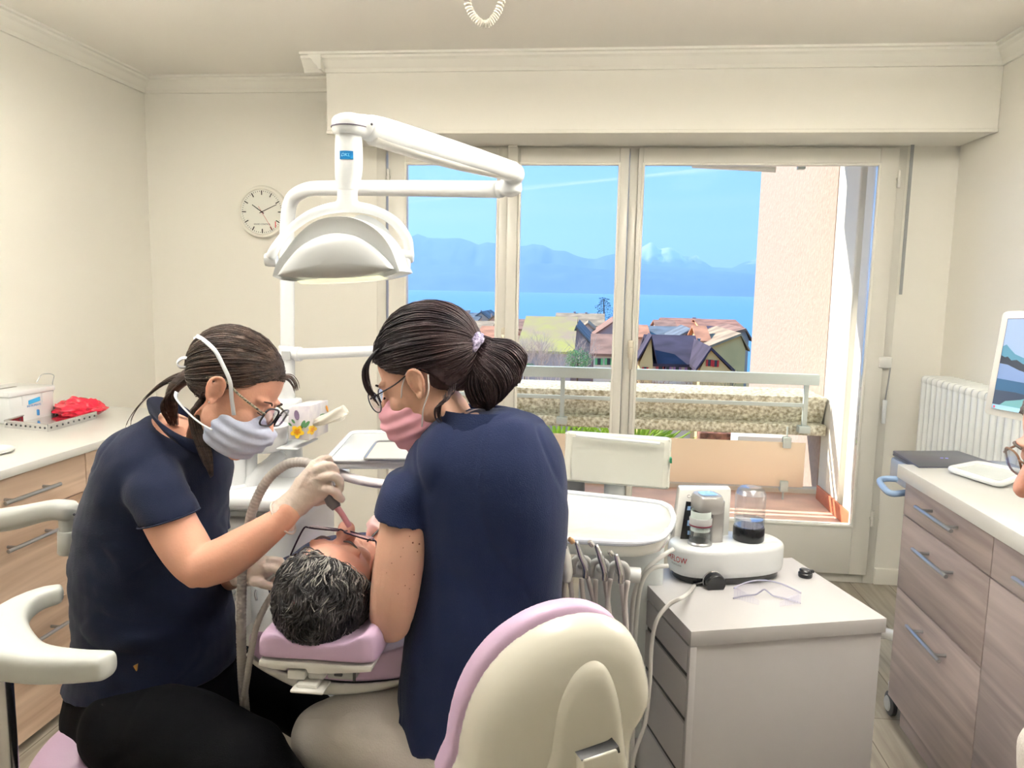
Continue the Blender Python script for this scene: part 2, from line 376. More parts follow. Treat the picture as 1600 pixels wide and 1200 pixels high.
# post between leaf pair
st = M(); st.box((X_(792), BY - .045, .06), (X_(808), BY - .02, ztop - .0), .005); st.box((X_(792), BY - .04, ztop), (X_(806), BY - .015, ztop + .04), .004); st.build('post', m_win, s2)
rc = M(); rc.lathe([(.0, 0), (.014, .002), (.014, .012), (.006, .016)], (X_(797), BY - .01, Z_(797, 228)), (0, -1, 0), 16)
rc.single('shutter_hook', m_steel, 'small round metal hook on the frame above the middle window post', 'hook')
# shutter strap and crank at the right of the window
sx = X_(1408)
w = M(); w.box((sx - .006, BY - .04, Z_(1395, 460)), (sx + .008, BY - .036, Z_(1412, 222)))
t = thing('shutter_crank', 'grey shutter strap and hanging crank rod beside the balcony door', 'shutter crank', (sx, BY, 1.0))
w.build('strap', mat('strap', rgb(150, 152, 150), .8), t)
M().box((sx - .02, BY - .05, Z_(1413, 222)), (sx + .02, BY - .005, Z_(1413, 212)), .004).build('strap_guide', m_dgrey, t)
a = P(1393, 560, BY - .04); b = P(1383, 625, BY - .04); c = P(1380, 662, BY - .04)
M().tube([a, (a + b) / 2 + V(.002, 0, 0), b], .0035, seg=8).build('rod', m_steel, t)
M().cyl(b, c, .011, .009, bev=.003).build('grip', m_white, t)
M().box(P(1377, 575, BY - .04) - V(.012, .005, 0), P(1390, 558, BY - .04) + V(.012, .015, 0), .006).build('bracket', m_white2, t)
# radiator on the right wall (columns as its pattern)
RXR = 1.53
y1, y0 = 3.72, 2.45; zt = PX(1440, 585, RXR).z
t = thing('radiator', 'white column radiator on the right wall behind the computer trolley', 'radiator', (RXR + .06, (y0 + y1) / 2, .12))
r = M(); n_ = 24; dy = (y1 - y0) / n_
for i in range(n_):
    y = y0 + dy * (i + .5)
    for xx in (RXR, RXR + .06, RXR + .12): r.box((xx - .014, y - dy * .34, .14), (xx + .014, y + dy * .34, zt - .012), .012, 3)
    r.box((RXR - .016, y - dy * .42, zt - .045), (RXR + .135, y + dy * .42, zt), .018, 3); r.box((RXR - .016, y - dy * .42, .12), (RXR + .135, y + dy * .42, .165), .018, 3)
r.build('columns', mat('radiator_enamel', rgb(232, 234, 230), .25, coat=.4), t, smooth=40)
v_ = M(); v_.cyl((RXR + .06, y1, zt - .03), (RXR + .06, y1 + .05, zt - .03), .012); v_.build('valve', m_steel, t)
# housings added for the unseen fill lights
m_diff = mat('fill_diffuser', (1, .95, .86, 1), .5, emit=(1, .94, .84, 1), estr=2.5)
for (x, y), sd_ in zip(FILL_LAMPS, ('left', 'right')):
    t = thing('fill_lamp', 'slim white fill lamp added above the picture on the %s side of the room' % sd_, 'pendant lamp', (x, y, 2.34), 'added fill lamps above the room')
    M().box((x - .17, y - .57, 2.338), (x + .17, y + .57, 2.362), .004).build('housing', m_white, t)
    for yy in (y - .5, y + .5): M().cyl((x, yy, 2.36), (x, yy, CZ), .003, seg=8).build('suspension_wire', m_steel, t)
# ================================================================== OUTSIDE
m_redtile = mat('red_balcony_tile', rgb(236, 200, 184), .5, vary=.2, vscale=6, bump=.1, bscale=30)
m_stucco = mat('pebbledash', rgb(188, 164, 150), .95, bump=.7, bscale=34, vary=.12, vscale=26)
m_ext = mat('exterior_white_paint', rgb(232, 229, 220), .8)
m_conc = mat('exposed_aggregate', rgb(244, 242, 226), .95, bump=.8, bscale=40, vary=.6, vscale=45, vcol=rgb(164, 156, 128))
m_rail = mat('rail_paint', rgb(186, 196, 192), .5)
BZ = .16; BE = 4.92; WX = 1.50
struct(M().box((-3.6, BY + .22, BZ - .25), (WX + .1, BE + .12, BZ)), 'floor_balcony', m_redtile)
struct(M().box((-3.6, BE + .12, BZ - .25), (WX + .1, BE + .2, BZ + .03), .005), 'trim_balcony_edge', m_ext)
struct(M().box((-3.6, BY + .1, 2.62), (WX + .5, BE + .35, 2.82)), 'ceiling_balcony', m_ext)
struct(M().box((FL, BY + .09, -.02), (FR, BY + .23, .17), .005), 'trim_sill', m_ext)
# side wall of the balcony with pilasters
w = M(); w.box((WX, BY + .1, 0), (WX + .25, BE + .2, 2.7)); 
for (ya, yb) in ((BY + .12, BY + .26), (BY + .36, BY + .56), (BY + .66, BY + .9)): w.box((WX - .05, ya, BZ), (WX + .01, yb, 2.62), .01)
struct(w, 'wall_balcony_side', m_ext)
struct(M().box((WX - .005, BE + .2, -3), (WX + .25, 7.5, 6)), 'wall_neighbour', m_stucco)
struct(M().box((FR + .02, BY + .22, -.2), (WX, BY + .3, 2.65)), 'wall_facade', m_ext)
M().box((WX - .066, BY + .12, BZ + .001), (WX - .051, BE, BZ + .09), .004).single('tile_skirting', mat('terracotta', rgb(214, 128, 96), .5, vary=.2, vscale=9), 'terracotta tile skirting at the foot of the white balcony side wall', 'skirting', kind='structure')
# retracted awning arm under the slab
t = thing('awning', 'folded white awning arms under the balcony slab at the window top', 'awning', P(1100, 258, 4.3))
a, b = P(1082, 258, 4.5), P(1212, 265, 4.35); M().tube([a, b], .016, seg=10).build('arm', m_ext, t)
a, b = P(1005, 254, 4.6), P(1262, 256, 4.3); M().tube([a, b], .012, seg=10).build('roller', m_ext, t); M().box(P(1252, 262, 4.3) - V(.02, .02, .01), P(1252, 256, 4.3) + V(.02, .02, .01), .005).build('bracket', m_rail, t)
# balcony railing
t = thing('balcony_railing', 'grey green balcony railing with a flat top rail and thin lower rail', 'railing', (0, BE, BZ))
zr = P(1100, 588, BE).z; xr = P(1279, 593, BE).x
M().box((-3.6, BE - .03, zr - .034), (xr, BE + .03, zr + .034), .004).build('top_rail', m_rail, t)
zr2 = P(1100, 628, BE).z; M().box((-3.6, BE - .01, zr2 - .012), (xr - .06, BE + .012, zr2 + .012), .003).build('lower_rail', m_rail, t)
zb_ = P(1258, 668, BE).z
for px, py in ((1259, 620), (879, 612), (500, 600)):
    x = P(px, py, BE).x; p = M(); p.box((x - .014, BE - .014, zb_ - .02), (x + .014, BE + .014, zr), .003); p.box((x - .035, BE - .03, zb_ - .035), (x + .035, BE + .04, zb_ + .01), .004); p.build('post', m_rail, t)
# peach screen panel below
t = thing('balcony_screen', 'peach coloured translucent panel clamped below the balcony railing', 'balcony panel', (0, BE - .05, BZ))
pz1, pz0 = P(1150, 688, BE - .05).z, P(1150, 757, BE - .05).z; px1 = P(1257, 720, BE - .05).x; 
M().box((-.6, BE - .055, pz0), (px1, BE - .045, pz1), .003).build('panel', mat('peach_acrylic', rgb(254, 240, 220), .35, translucent=.5), t)
for px, py in ((1230, 692), (1225, 760), (985, 678)):
    q = P(px, py, BE - .07); c_ = M(); c_.box((q.x - .024, BE - .08, q.z - .034), (q.x + .024, BE - .03, q.z + .034), .004)
    if py > 700: c_.cyl((q.x, BE - .055, BZ), (q.x, BE - .055, q.z), .006, seg=8)
    else: c_.cyl((q.x, BE - .055, q.z), (q.x, BE - .055, q.z + .1), .006, seg=8)
    c_.build('clamp', m_rail, t)
# planter of exposed aggregate
zt_, zb2 = P(1100, 612, 5.1).z, P(1100, 674, 5.0).z
t = thing('planter_trough', 'long planter trough of pebbly exposed aggregate concrete outside the railing', 'planter', (-1, 5.2, zb2))
p = M(); p.hexa([V(-3.6, BE + .06, zb2), V(WX - .01, BE + .06, zb2), V(WX - .01, BE + .55, zb2), V(-3.6, BE + .55, zb2)], [V(-3.6, BE + .06, zb2 + .07), V(WX - .01, BE + .06, zb2 + .07), V(WX - .01, BE + .6, zb2 + .07), V(-3.6, BE + .6, zb2 + .07)], .012)
p.hexa([V(-3.6, BE + .16, zb2 + .06), V(WX - .01, BE + .16, zb2 + .06), V(WX - .01, BE + .5, zb2 + .06), V(-3.6, BE + .5, zb2 + .06)], [V(-3.6, BE + .08, zt_), V(WX - .01, BE + .08, zt_), V(WX - .01, BE + .55, zt_), V(-3.6, BE + .55, zt_)], .012)
p.build('trough', m_conc, t)
# low brick/white parapet seen under the planter
struct(M().box((P(1144, 700, 6.2).x, 6.0, -2), (WX + .1, 6.3, P(1200, 676, 6.2).z), .01), 'wall_parapet', m_ext)
mb = mat('brick', rgb(176, 120, 98), .9, vary=.5, vscale=14, vcol=rgb(90, 60, 50)); 
struct(M().box((P(1090, 700, 6.6).x, 6.5, -2), (P(1150, 700, 6.6).x, 6.7, P(1120, 674, 6.6).z), .01), 'wall_brick', mb)
# palm behind the panel
m_palm = mat('palm_leaf', rgb(190, 222, 90), .5, translucent=.3, vary=.3, vscale=3)
t = thing('potted_palm', 'fan palm with yellow green fronds below the planter', 'palm', P(1000, 760, 6.0))
c0 = P(985, 730, 5.95); c1 = P(880, 740, 5.9)
for cc, nn in ((c0, 13), (c1, 11)):
    for k in range(nn):
        a = math.radians(8 + 164 * k / (nn - 1)); fm = M(); L = .5 + .15 * random.random(); dirv = V(math.cos(a), random.uniform(-.25, .1), math.sin(a) * .62)
        tip = cc + dirv * L; nrm = V(0, 1, 0)
        side = dirv.cross(nrm).normalized()
        for j in range(9):
            b_ = math.radians((j - 4) * 9); d2 = (dirv.normalized() * math.cos(b_) + side * math.sin(b_)); s2_ = d2.cross(nrm).normalized() * .011
            base = cc + dirv * L * .35; e_ = base + d2 * L * .7 + V(0, 0, -.02); md_ = base + d2 * L * .4 + V(0, 0, .015)
            fm.add([base, md_ + s2_ + V(0, .004, 0), e_, md_ - s2_ + V(0, .004, 0), md_ + V(0, -.006, .004)], [(0, 1, 4), (1, 2, 4), (2, 3, 4), (3, 0, 4), (0, 3, 2, 1)])
        fm.tube([cc, cc + dirv * L * .36], .006, seg=6); fm.build('frond', m_palm, t, smooth=0)
M().tube([c0 + V(0, 0, -1.4), c0 + V(0, 0, -.6), c0], [.06, .05, .03], seg=10).build('trunk', mat('bark', rgb(110, 84, 62), .9, bump=.6), t)

# --- town, lake, mountains
def ground_z(y): return -14 - min(y, 300) * .06 if y < 300 else -32
m_ground = mat('hillside', rgb(120, 120, 70), 1, vary=.4, vscale=.05, vcol=rgb(150, 112, 84))
g = M(); xs = 9; ys = [6.8, 12, 25, 60, 120, 200, 300, 340]
zz = [-9, -11, -12, -15, -18, -24, -31, -36]
gv = []; gf = []
for i, y in enumerate(ys):
    for j in range(xs): x = -260 + 520 * j / (xs - 1); gv.append(V(x, y, zz[i]))
for i in range(len(ys) - 1):
    for j in range(xs - 1): a_ = i * xs + j; gf.append((a_, a_ + 1, a_ + 1 + xs, a_ + xs))
g.add(gv, gf); g.build('ground_hillside', m_ground, None, 180, kind='structure')
g = M(); g.box((-16000, 320, -36), (16000, 9500, -33)); o = struct(g, 'lake', None, kind='stuff'); tag(o, 'wide pale blue lake between the roofs and the mountains', 'lake')
m_water = mat('lake_water', rgb(90, 145, 195), .4, bump=.2, bscale=.02, spec=.6); o.data.materials.append(m_water)
# mountains: ridge silhouettes given real depth
H0 = 455
def ridge(name, label, pts, Y, depth, m, seed, snow=None):
    """pts: (px,py) silhouette; terrain falls to the shore in front and behind"""
    xs_ = []; 
    for i in range(len(pts) - 1):
        (x0, y0), (x1, y1) = pts[i], pts[i + 1]; k = max(2, int(abs(x1 - x0) / 4))
        for j in range(k): t_ = j / k; xs_.append((x0 + (x1 - x0) * t_, y0 + (y1 - y0) * t_))
    xs_.append(pts[-1]); rows = 15; v = []; f = []; n_ = len(xs_)
    for r_ in range(rows):
        u = r_ / (rows - 1) * 2 - 1   # -1 front .. 1 back
        for i, (px, py) in enumerate(xs_):
            top = P(px, py, Y); x = top.x; h = top.z + 33
            fall = (1 - abs(u)) ** .8
            nn = noise.fractal(V(x / 1400, u * 2.2 + seed, seed), 1, 2, 5) + .5 * noise.fractal(V(x / 260, u * 6 + seed, seed), 1, 2, 4)
            zz_ = -33 + h * fall * (1 + (nn * .28 if abs(u) > .01 else nn * .035))
            if u < 0 and u > -1: zz_ = min(zz_, -33 + h * (1 - abs(u) * .5))
            v.append(V(x * (1 + u * depth / Y * .6), Y + u * depth, max(zz_, -34)))
    for r_ in range(rows - 1):
        for i in range(n_ - 1): a_ = r_ * n_ + i; f.append((a_, a_ + 1, a_ + 1 + n_, a_ + n_))
    m_ = M(); m_.add(v, f); m_.f.append(tuple(range(n_))); o = m_.build(name, m, None, 180); return tag(o, label, 'mountain')
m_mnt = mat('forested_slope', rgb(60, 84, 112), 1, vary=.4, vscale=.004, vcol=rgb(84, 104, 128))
m_mnt2 = bpy.data.materials.new('rock_and_snow'); m_mnt2.use_nodes = True
n = m_mnt2.node_tree.nodes; l = m_mnt2.node_tree.links; b = n['Principled BSDF']; b.inputs['Roughness'].default_value = 1
g1 = n.new('ShaderNodeNewGeometry'); sx_ = n.new('ShaderNodeSeparateXYZ'); l.new(g1.outputs['Position'], sx_.inputs[0]); no_ = n.new('ShaderNodeTexNoise'); no_.inputs['Scale'].default_value = .004; no_.inputs['Detail'].default_value = 6; l.new(g1.outputs['Position'], no_.inputs[0])
ma = n.new('ShaderNodeMath'); ma.operation = 'MULTIPLY_ADD'; ma.inputs[1].default_value = 700; l.new(no_.outputs[0], ma.inputs[0]); l.new(sx_.outputs[2], ma.inputs[2])
mr = n.new('ShaderNodeMapRange'); mr.inputs[1].default_value = 930; mr.inputs[2].default_value = 1060; l.new(ma.outputs[0], mr.inputs[0]); mxx = n.new('ShaderNodeMixRGB'); mxx.inputs[1].default_value = rgb(84, 98, 108); mxx.inputs[2].default_value = rgb(235, 240, 245)
l.new(mr.outputs[0], mxx.inputs[0]); l.new(mxx.outputs[0], b.inputs['Base Color'])
RY = 11500
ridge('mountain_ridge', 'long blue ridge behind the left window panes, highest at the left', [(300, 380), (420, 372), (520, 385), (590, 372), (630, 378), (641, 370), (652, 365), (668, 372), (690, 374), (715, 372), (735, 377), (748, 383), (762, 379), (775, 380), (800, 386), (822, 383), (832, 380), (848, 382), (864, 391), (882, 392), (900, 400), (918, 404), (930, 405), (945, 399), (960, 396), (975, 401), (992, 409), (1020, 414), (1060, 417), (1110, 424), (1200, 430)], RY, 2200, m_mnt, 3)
ridge('mountain_peak', 'jagged snow dusted peaks seen through the balcony door', [(880, 452), (940, 420), (985, 402), (997, 392), (1003, 386), (1009, 383), (1016, 379), (1022, 382), (1029, 391), (1038, 388), (1046, 386), (1057, 392), (1066, 398), (1074, 400), (1089, 398), (1100, 408), (1113, 417), (1130, 418), (1143, 419), (1153, 414), (1165, 409), (1200, 400), (1300, 380), (1420, 400)], RY + 3800, 1500, m_mnt2, 9)
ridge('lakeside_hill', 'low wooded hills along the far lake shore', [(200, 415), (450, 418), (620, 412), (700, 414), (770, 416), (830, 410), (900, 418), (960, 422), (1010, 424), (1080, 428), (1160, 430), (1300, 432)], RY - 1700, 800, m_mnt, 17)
# haze over the lake: a real layer of air, thickening the distance
hz = M(); hz.box((-30000, 345, -32.9), (30000, 17500, 1250)); o = struct(hz, 'air_haze', None, kind='stuff'); tag(o, 'blue haze in the air over the lake and mountains', 'haze')
mh = bpy.data.materials.new('haze'); mh.use_nodes = True; n = mh.node_tree.nodes; l = mh.node_tree.links; n.remove(n['Principled BSDF'])
pv = n.new('ShaderNodeVolumePrincipled'); pv.inputs['Color'].default_value = (.42, .64, 1, 1); pv.inputs['Density'].default_value = .00011; pv.inputs['Anisotropy'].default_value = .25
l.new(pv.outputs[0], n['Material Output'].inputs['Volume']); o.data.materials.append(mh)

# houses
m_roofs = {k: mat('roof_tiles_' + k, c, .9, vary=.45, vscale=.5, bump=.5, bscale=3) for k, c in dict(red=rgb(196, 138, 116), brown=rgb(178, 134, 116), dark=rgb(84, 72, 92), slate=rgb(126, 134, 146), orange=rgb(222, 152, 118), tan=rgb(196, 168, 140)).items()}
m_roofs['moss'] = mat('mossy_roof', rgb(192, 182, 104), .95, vary=.5, vscale=.35, vcol=rgb(186, 158, 132), bump=.5, bscale=3)
m_wl = {k: mat('render_' + k, c, .9, vary=.12, vscale=.5) for k, c in dict(cream=rgb(255, 216, 156), white=rgb(240, 230, 224), grey=rgb(196, 180, 184), pink=rgb(240, 204, 184)).items()}
m_dkw = mat('dark_window', rgb(60, 66, 76), .2)
SH = {k: mat('shutter_' + k, c, .7) for k, c in dict(red=rgb(220, 60, 62), violet=rgb(176, 136, 196), green=rgb(120, 200, 140), rose=rgb(206, 100, 106)).items()}
def house(label, px0, px1, py_eave, py_ridge, Y, dep, roof, wall, axis='x', chim=(), win=(), drop=9, name='house', gable=0):
    """front wall spans px0..px1 at distance Y; axis x: ridge runs along the front, axis y: gable faces us"""
    A, B = P(px0, py_eave, Y), P(px1, py_eave, Y); ze = (A.z + B.z) / 2; x0, x1 = A.x, B.x; Yr = Y + dep / 2
    zr_ = P((px0 + px1) / 2, py_ridge, Yr if axis == 'x' else Y).z; zb = ze - drop
    t = thing(name, label, 'house', ((x0 + x1) / 2, Y + dep / 2, zb))
    w_ = M(); ov = .35
    if axis == 'x':
        pr = [(Y, zb), (Y + dep, zb), (Y + dep, ze), (Yr, zr_), (Y, ze)]
        w_.prism([V(x0, a, b) for a, b in pr], (x1 - x0, 0, 0)); w_.build('wall', wall, t, smooth=0)
        r_ = M(); r_.prism([V(x0 - ov, Y - ov, ze - .25), V(x0 - ov, Yr, zr_), V(x0 - ov, Yr, zr_ + .2), V(x0 - ov, Y - ov, ze - .02)], (x1 - x0 + 2 * ov, 0, 0))
        r_.prism([V(x0 - ov, Y + dep + ov, ze - .25), V(x0 - ov, Yr, zr_), V(x0 - ov, Yr, zr_ + .2), V(x0 - ov, Y + dep + ov, ze - .02)], (x1 - x0 + 2 * ov, 0, 0)); r_.build('roof', roof, t, smooth=0)
    else:
        xm = (x0 + x1) / 2 + gable * (x1 - x0)
        w_.prism([V(x0, Y, zb), V(x1, Y, zb), V(x1, Y, ze), V(xm, Y, zr_), V(x0, Y, ze)], (0, dep, 0)); w_.build('wall', wall, t, smooth=0)
        r_ = M(); r_.prism([V(x0 - ov, Y - ov, ze - .2), V(xm, Y - ov, zr_ + .02), V(xm, Y - ov, zr_ + .25), V(x0 - ov, Y - ov, ze + .03)], (0, dep + 2 * ov, 0))
        r_.prism([V(x1 + ov, Y - ov, ze - .2), V(xm, Y - ov, zr_ + .02), V(xm, Y - ov, zr_ + .25), V(x1 + ov, Y - ov, ze + .03)], (0, dep + 2 * ov, 0)); r_.build('roof', roof, t, smooth=0)
    for cx, cy, cw, ch in chim:
        q = P(cx, cy, Yr); s_ = pxm(Yr); c_ = M(); c_.box((q.x - cw * s_ / 2, Yr - cw * s_ / 2, q.z - ch * s_), (q.x + cw * s_ / 2, Yr + cw * s_ / 2, q.z)); c_.box((q.x - cw * s_ * .65, Yr - cw * s_ * .65, q.z), (q.x + cw * s_ * .65, Yr + cw * s_ * .65, q.z + s_ * 1.2)); c_.build('chimney', m_wl['grey'] if cw < 5 else m_wl['pink'], t, smooth=0)
    for wx, wy, ww, wh, sc_ in win:
        s_ = pxm(Y); q = P(wx, wy, Y); c_ = M(); c_.box((q.x - ww * s_ / 2, Y - .06, q.z - wh * s_ / 2), (q.x + ww * s_ / 2, Y + .1, q.z + wh * s_ / 2)); wo = c_.build('window', m_dkw, t, smooth=0)
        if sc_:
            for sg in (-1, 1): c2 = M(); xx = q.x + sg * ww * s_ * .85; c2.box((xx - ww * s_ * .33, Y - .12, q.z - wh * s_ / 2), (xx + ww * s_ * .33, Y - .03, q.z + wh * s_ / 2)); c2.build('shutter', SH[sc_], wo, smooth=0)
    return t
R_ = m_roofs; L_ = m_wl
house('dark roofed house with violet shutters right of the door post', 1019, 1094, 568, 527, 62, 13, R_['dark'], L_['white'], chim=[(1092, 530, 4, 14)], win=[(1032, 577, 6, 10, 'rose'), (1043, 577, 5, 10, 'violet'), (1058, 577, 5, 10, 'violet'), (1077, 577, 6, 10, 'violet')])
house('cream gabled end wall beside the dark roofed house', 1000, 1020, 566, 528, 61.5, 3, R_['dark'], L_['cream'], 'y', win=[(1008, 577, 4, 7, 'red')], name='house', gable=.3)
house('cream gabled house with red shutters before the pebbledash wall', 1094, 1140, 577, 547, 58, 12, R_['dark'], L_['cream'], 'y', win=[(1108, 567, 4, 10, 'red'), (1118, 568, 4, 10, 'red')], gable=-.18)
house('white house with green shutters left of the door post', 928, 964, 552, 525, 66, 12, R_['brown'], L_['white'], win=[(936, 565, 5, 10, 'green'), (951, 565, 5, 10, 'green')])
house('big mossy hipped roof in the middle window', 812, 892, 548, 497, 74, 20, R_['moss'], L_['grey'], chim=[(856, 512, 6, 9), (876, 528, 7, 12)])
house('long brown ridge roof with chimneys behind the mossy roof', 868, 942, 508, 491, 130, 16, R_['tan'], L_['white'], chim=[(898, 488, 3, 10), (916, 489, 3, 9), (885, 491, 2, 5)])
house('slate side roof beside the mossy roof', 893, 925, 541, 512, 80, 16, R_['slate'], L_['grey'], 'y', gable=-.3)
house('small white gabled dormer house right of the mossy roof', 908, 928, 516, 507, 105, 10, R_['tan'], L_['white'], 'y')
house('brown gable house against the door post', 925, 975, 528, 503, 96, 14, R_['brown'], L_['grey'], 'y', gable=.2)
house('pale tan roof at the left edge of the middle window', 795, 836, 514, 500, 140, 14, R_['brown'], L_['pink'], chim=[(824, 496, 3, 5)])
house('violet grey roofed house behind the dark haired woman', 690, 742, 502, 490, 120, 16, R_['slate'], L_['pink'], chim=[(732, 486, 5, 12), (752, 486, 2, 9)])
house('second slate roof left of the window post', 735, 768, 502, 489, 125, 12, R_['slate'], L_['white'], 'y')
house('orange tiled roof low beside the window post', 745, 790, 530, 512, 82, 12, R_['orange'], L_['pink'])
house('small tan gable by the window post', 758, 784, 508, 495, 118, 10, R_['tan'], L_['pink'], 'y', chim=[(768, 491, 2, 6)])
house('pale facade with steep tan roof behind the ponytail', 700, 760, 520, 503, 92, 12, R_['tan'], L_['pink'])
house('wide red tiled roof on the skyline through the door', 1042, 1102, 514, 499, 118, 18, R_['red'], L_['pink'], chim=[(1083, 497, 2, 5), (1086, 497, 2, 5), (1055, 503, 3, 8)])
house('red brown roof at the right of the skyline', 1098, 1160, 512, 501, 114, 16, R_['red'], L_['cream'], chim=[(1099, 500, 5, 13), (1136, 506, 4, 8)])
house('low red roof left on the skyline through the door', 1029, 1056, 514, 502, 108, 12, R_['brown'], L_['pink'])
house('grey slate roof cluster above the dark roofed house', 1010, 1064, 526, 512, 92, 12, R_['slate'], L_['white'], chim=[(1044, 519, 3, 5)])
house('slate lean roof behind the dark roof', 1055, 1090, 530, 517, 84, 10, R_['slate'], L_['grey'], 'y', gable=.2)
house('orange roof with skylight beside the door post', 990, 1012, 526, 510, 86, 12, R_['orange'], L_['pink'])
house('tall narrow red roofed tower house', 1094, 1106, 532, 512, 76, 8, R_['orange'], L_['cream'])
house('dark blue roof between the red roofs', 1102, 1130, 524, 512, 90, 10, R_['dark'], L_['pink'])
house('long sloping tan roof right of the tower house', 1104, 1165, 545, 524, 72, 14, R_['tan'], L_['cream'], 'y', gable=.35)
house('violet roof under the sloping tan roof', 1110, 1170, 530, 516, 82, 12, R_['brown'], L_['grey'], 'y', gable=.4)
# trees
def leafy(name, label, px, py, wpx, hpx, Y, m, n=900, lf=.5, trunk=True, cat='tree'):
    s_ = pxm(Y); c = P(px, py, Y); rx, rz = wpx * s_ / 2, hpx * s_ / 2; base = V(c.x, Y, c.z - rz - 3)
    t = thing(name, label, cat, base)
    f = M()
    for i in range(n):
        u = V(random.gauss(0, 1), random.gauss(0, 1), random.gauss(0, 1)).normalized() * random.uniform(.55, 1.0); k = 1 + .25 * noise.noise(u * 3 + V(px, 0, 0))
        q = c + V(u.x * rx, u.y * rx, u.z * rz) * k; a = V(random.gauss(0, 1), random.gauss(0, 1), random.gauss(0, 1)).normalized() * lf * s_; b_ = a.cross(V(random.gauss(0, 1), random.gauss(0, 1), random.gauss(0, 1))).normalized() * lf * s_ * .8
        f.add([q - a, q + b_, q + a, q - b_, q + a.cross(b_).normalized() * lf * s_ * .2], [(0, 1, 4), (1, 2, 4), (2, 3, 4), (3, 0, 4)])
    f.build('foliage', m, t, smooth=0)
    if trunk: M().tube([base - V(0, 0, 3), c], [rx * .1, rx * .05], seg=7).build('trunk', MATS['bark'], t)
def bare(name, label, px, pyb, wpx, hpx, Y, n=14, th=.7, m=None, depth=4):
    s_ = pxm(Y); base = P(px, pyb, Y); t = thing(name, label, 'bare tree' if n > 3 else 'tree', base); f = M()
    def br(p, d, L, r, k):
        q = p + d * L; f.tube([p, (p + q) / 2 + V(random.uniform(-.04, .04) * L, 0, 0), q], [r, r * .8, r * .6], seg=4, sub=2)
        if k > 0:
            for _ in range(3 if k > 1 else 2):
                dd = (d + V(random.uniform(-.75, .75), random.uniform(-.6, .6), random.uniform(-.15, .5))).normalized(); br(p + d * L * random.uniform(.5, 1), dd, L * random.uniform(.6, .8), r * .6, k - 1)
    for i in range(n):
        b0 = base + V(random.uniform(-.5, .5) * wpx * s_, random.uniform(-1, 1), 0); br(b0, V(random.uniform(-.25, .25), 0, 1).normalized(), hpx * s_ * random.uniform(.28, .42), th * s_, depth)
    f.build('branches', m or m_twig, t, smooth=60)
m_twig = mat('bare_twigs', rgb(219, 196, 186), .9); m_leaf1 = mat('bright_leaves', rgb(150, 192, 126), .8, vary=.5, vscale=1.5, vcol=rgb(107, 146, 114)); m_leaf2 = mat('dark_needles', rgb(121, 150, 140), .8, vary=.4, vscale=1.5)
bare('bare_tree', 'thicket of pinkish bare trees below the mossy roof', 842, 600, 74, 90, 50, 22, .6)
bare('bare_tree', 'bare brown saplings between mossy roof and green shuttered house', 908, 590, 26, 70, 60, 5, .7)
bare('bare_hedge', 'brown leafless hedge below the dark roofed house', 1060, 624, 120, 42, 40, 26, .5, mat('hedge_twigs', rgb(176, 140, 116), .9), 3)
bare('bare_tree', 'dark bare tree beside the pebbledash wall', 1135, 622, 16, 60, 38, 3, .6, mat('grey_twigs', rgb(120, 110, 100), .9))
leafy('leafy_tree', 'round green tree in front of the green shuttered house', 903, 562, 44, 36, 52, m_leaf1, 1500, 1.0)
leafy('leafy_bush', 'bright green bush at the edge of the middle window', 820, 573, 30, 14, 48, m_leaf1, 500, .9, cat='bush')
leafy('conifer_shrub', 'blue green shrub under the left of the balcony rail', 822, 602, 36, 18, 44, m_leaf2, 500, 1, cat='bush')
leafy('leafy_bush', 'small green bush under the rail near the door post', 955, 606, 14, 22, 44, m_leaf1, 300, 1, cat='bush')
# cedar on the skyline
Y = 150; t = thing('cedar_tree', 'dark spreading cedar tree on the skyline beside the door post', 'tree', P(944, 510, Y)); s_ = pxm(Y)
M().tube([P(945, 515, Y), P(944, 492, Y), P(943, 466, Y)], [1.6 * s_, 1.1 * s_, .3 * s_], seg=7).build('trunk', MATS['bark'], t)
f = M()
for k in range(26):
    h = 466 + k * 1.35; L = (6 + 16 * min(1, (k + 3) / 20)) * s_; sg = 1 if k % 2 else -1; o_ = P(944, h, Y); az = random.uniform(-.9, .9); L *= random.uniform(.7, 1.1)
    for j in range(26):
        u = j / 26; q = o_ + V(sg * L * u * math.cos(az), L * u * math.sin(az), L * (.18 * u - .3 * u * u)) + V(random.uniform(-1, 1), random.uniform(-1, 1), random.uniform(-.4, .6)) * s_ * 1.2
        a = V(random.gauss(0, 1), random.gauss(0, 1), random.gauss(0, .4)).normalized() * s_ * .8; b_ = V(-a.y, a.x, random.uniform(-.2, .2)) * .7
        f.add([q - a, q + b_, q + a, q - b_], [(0, 1, 2), (0, 2, 3)])
f.build('foliage', mat('cedar_needles', rgb(72, 104, 92), .9), t, smooth=0)
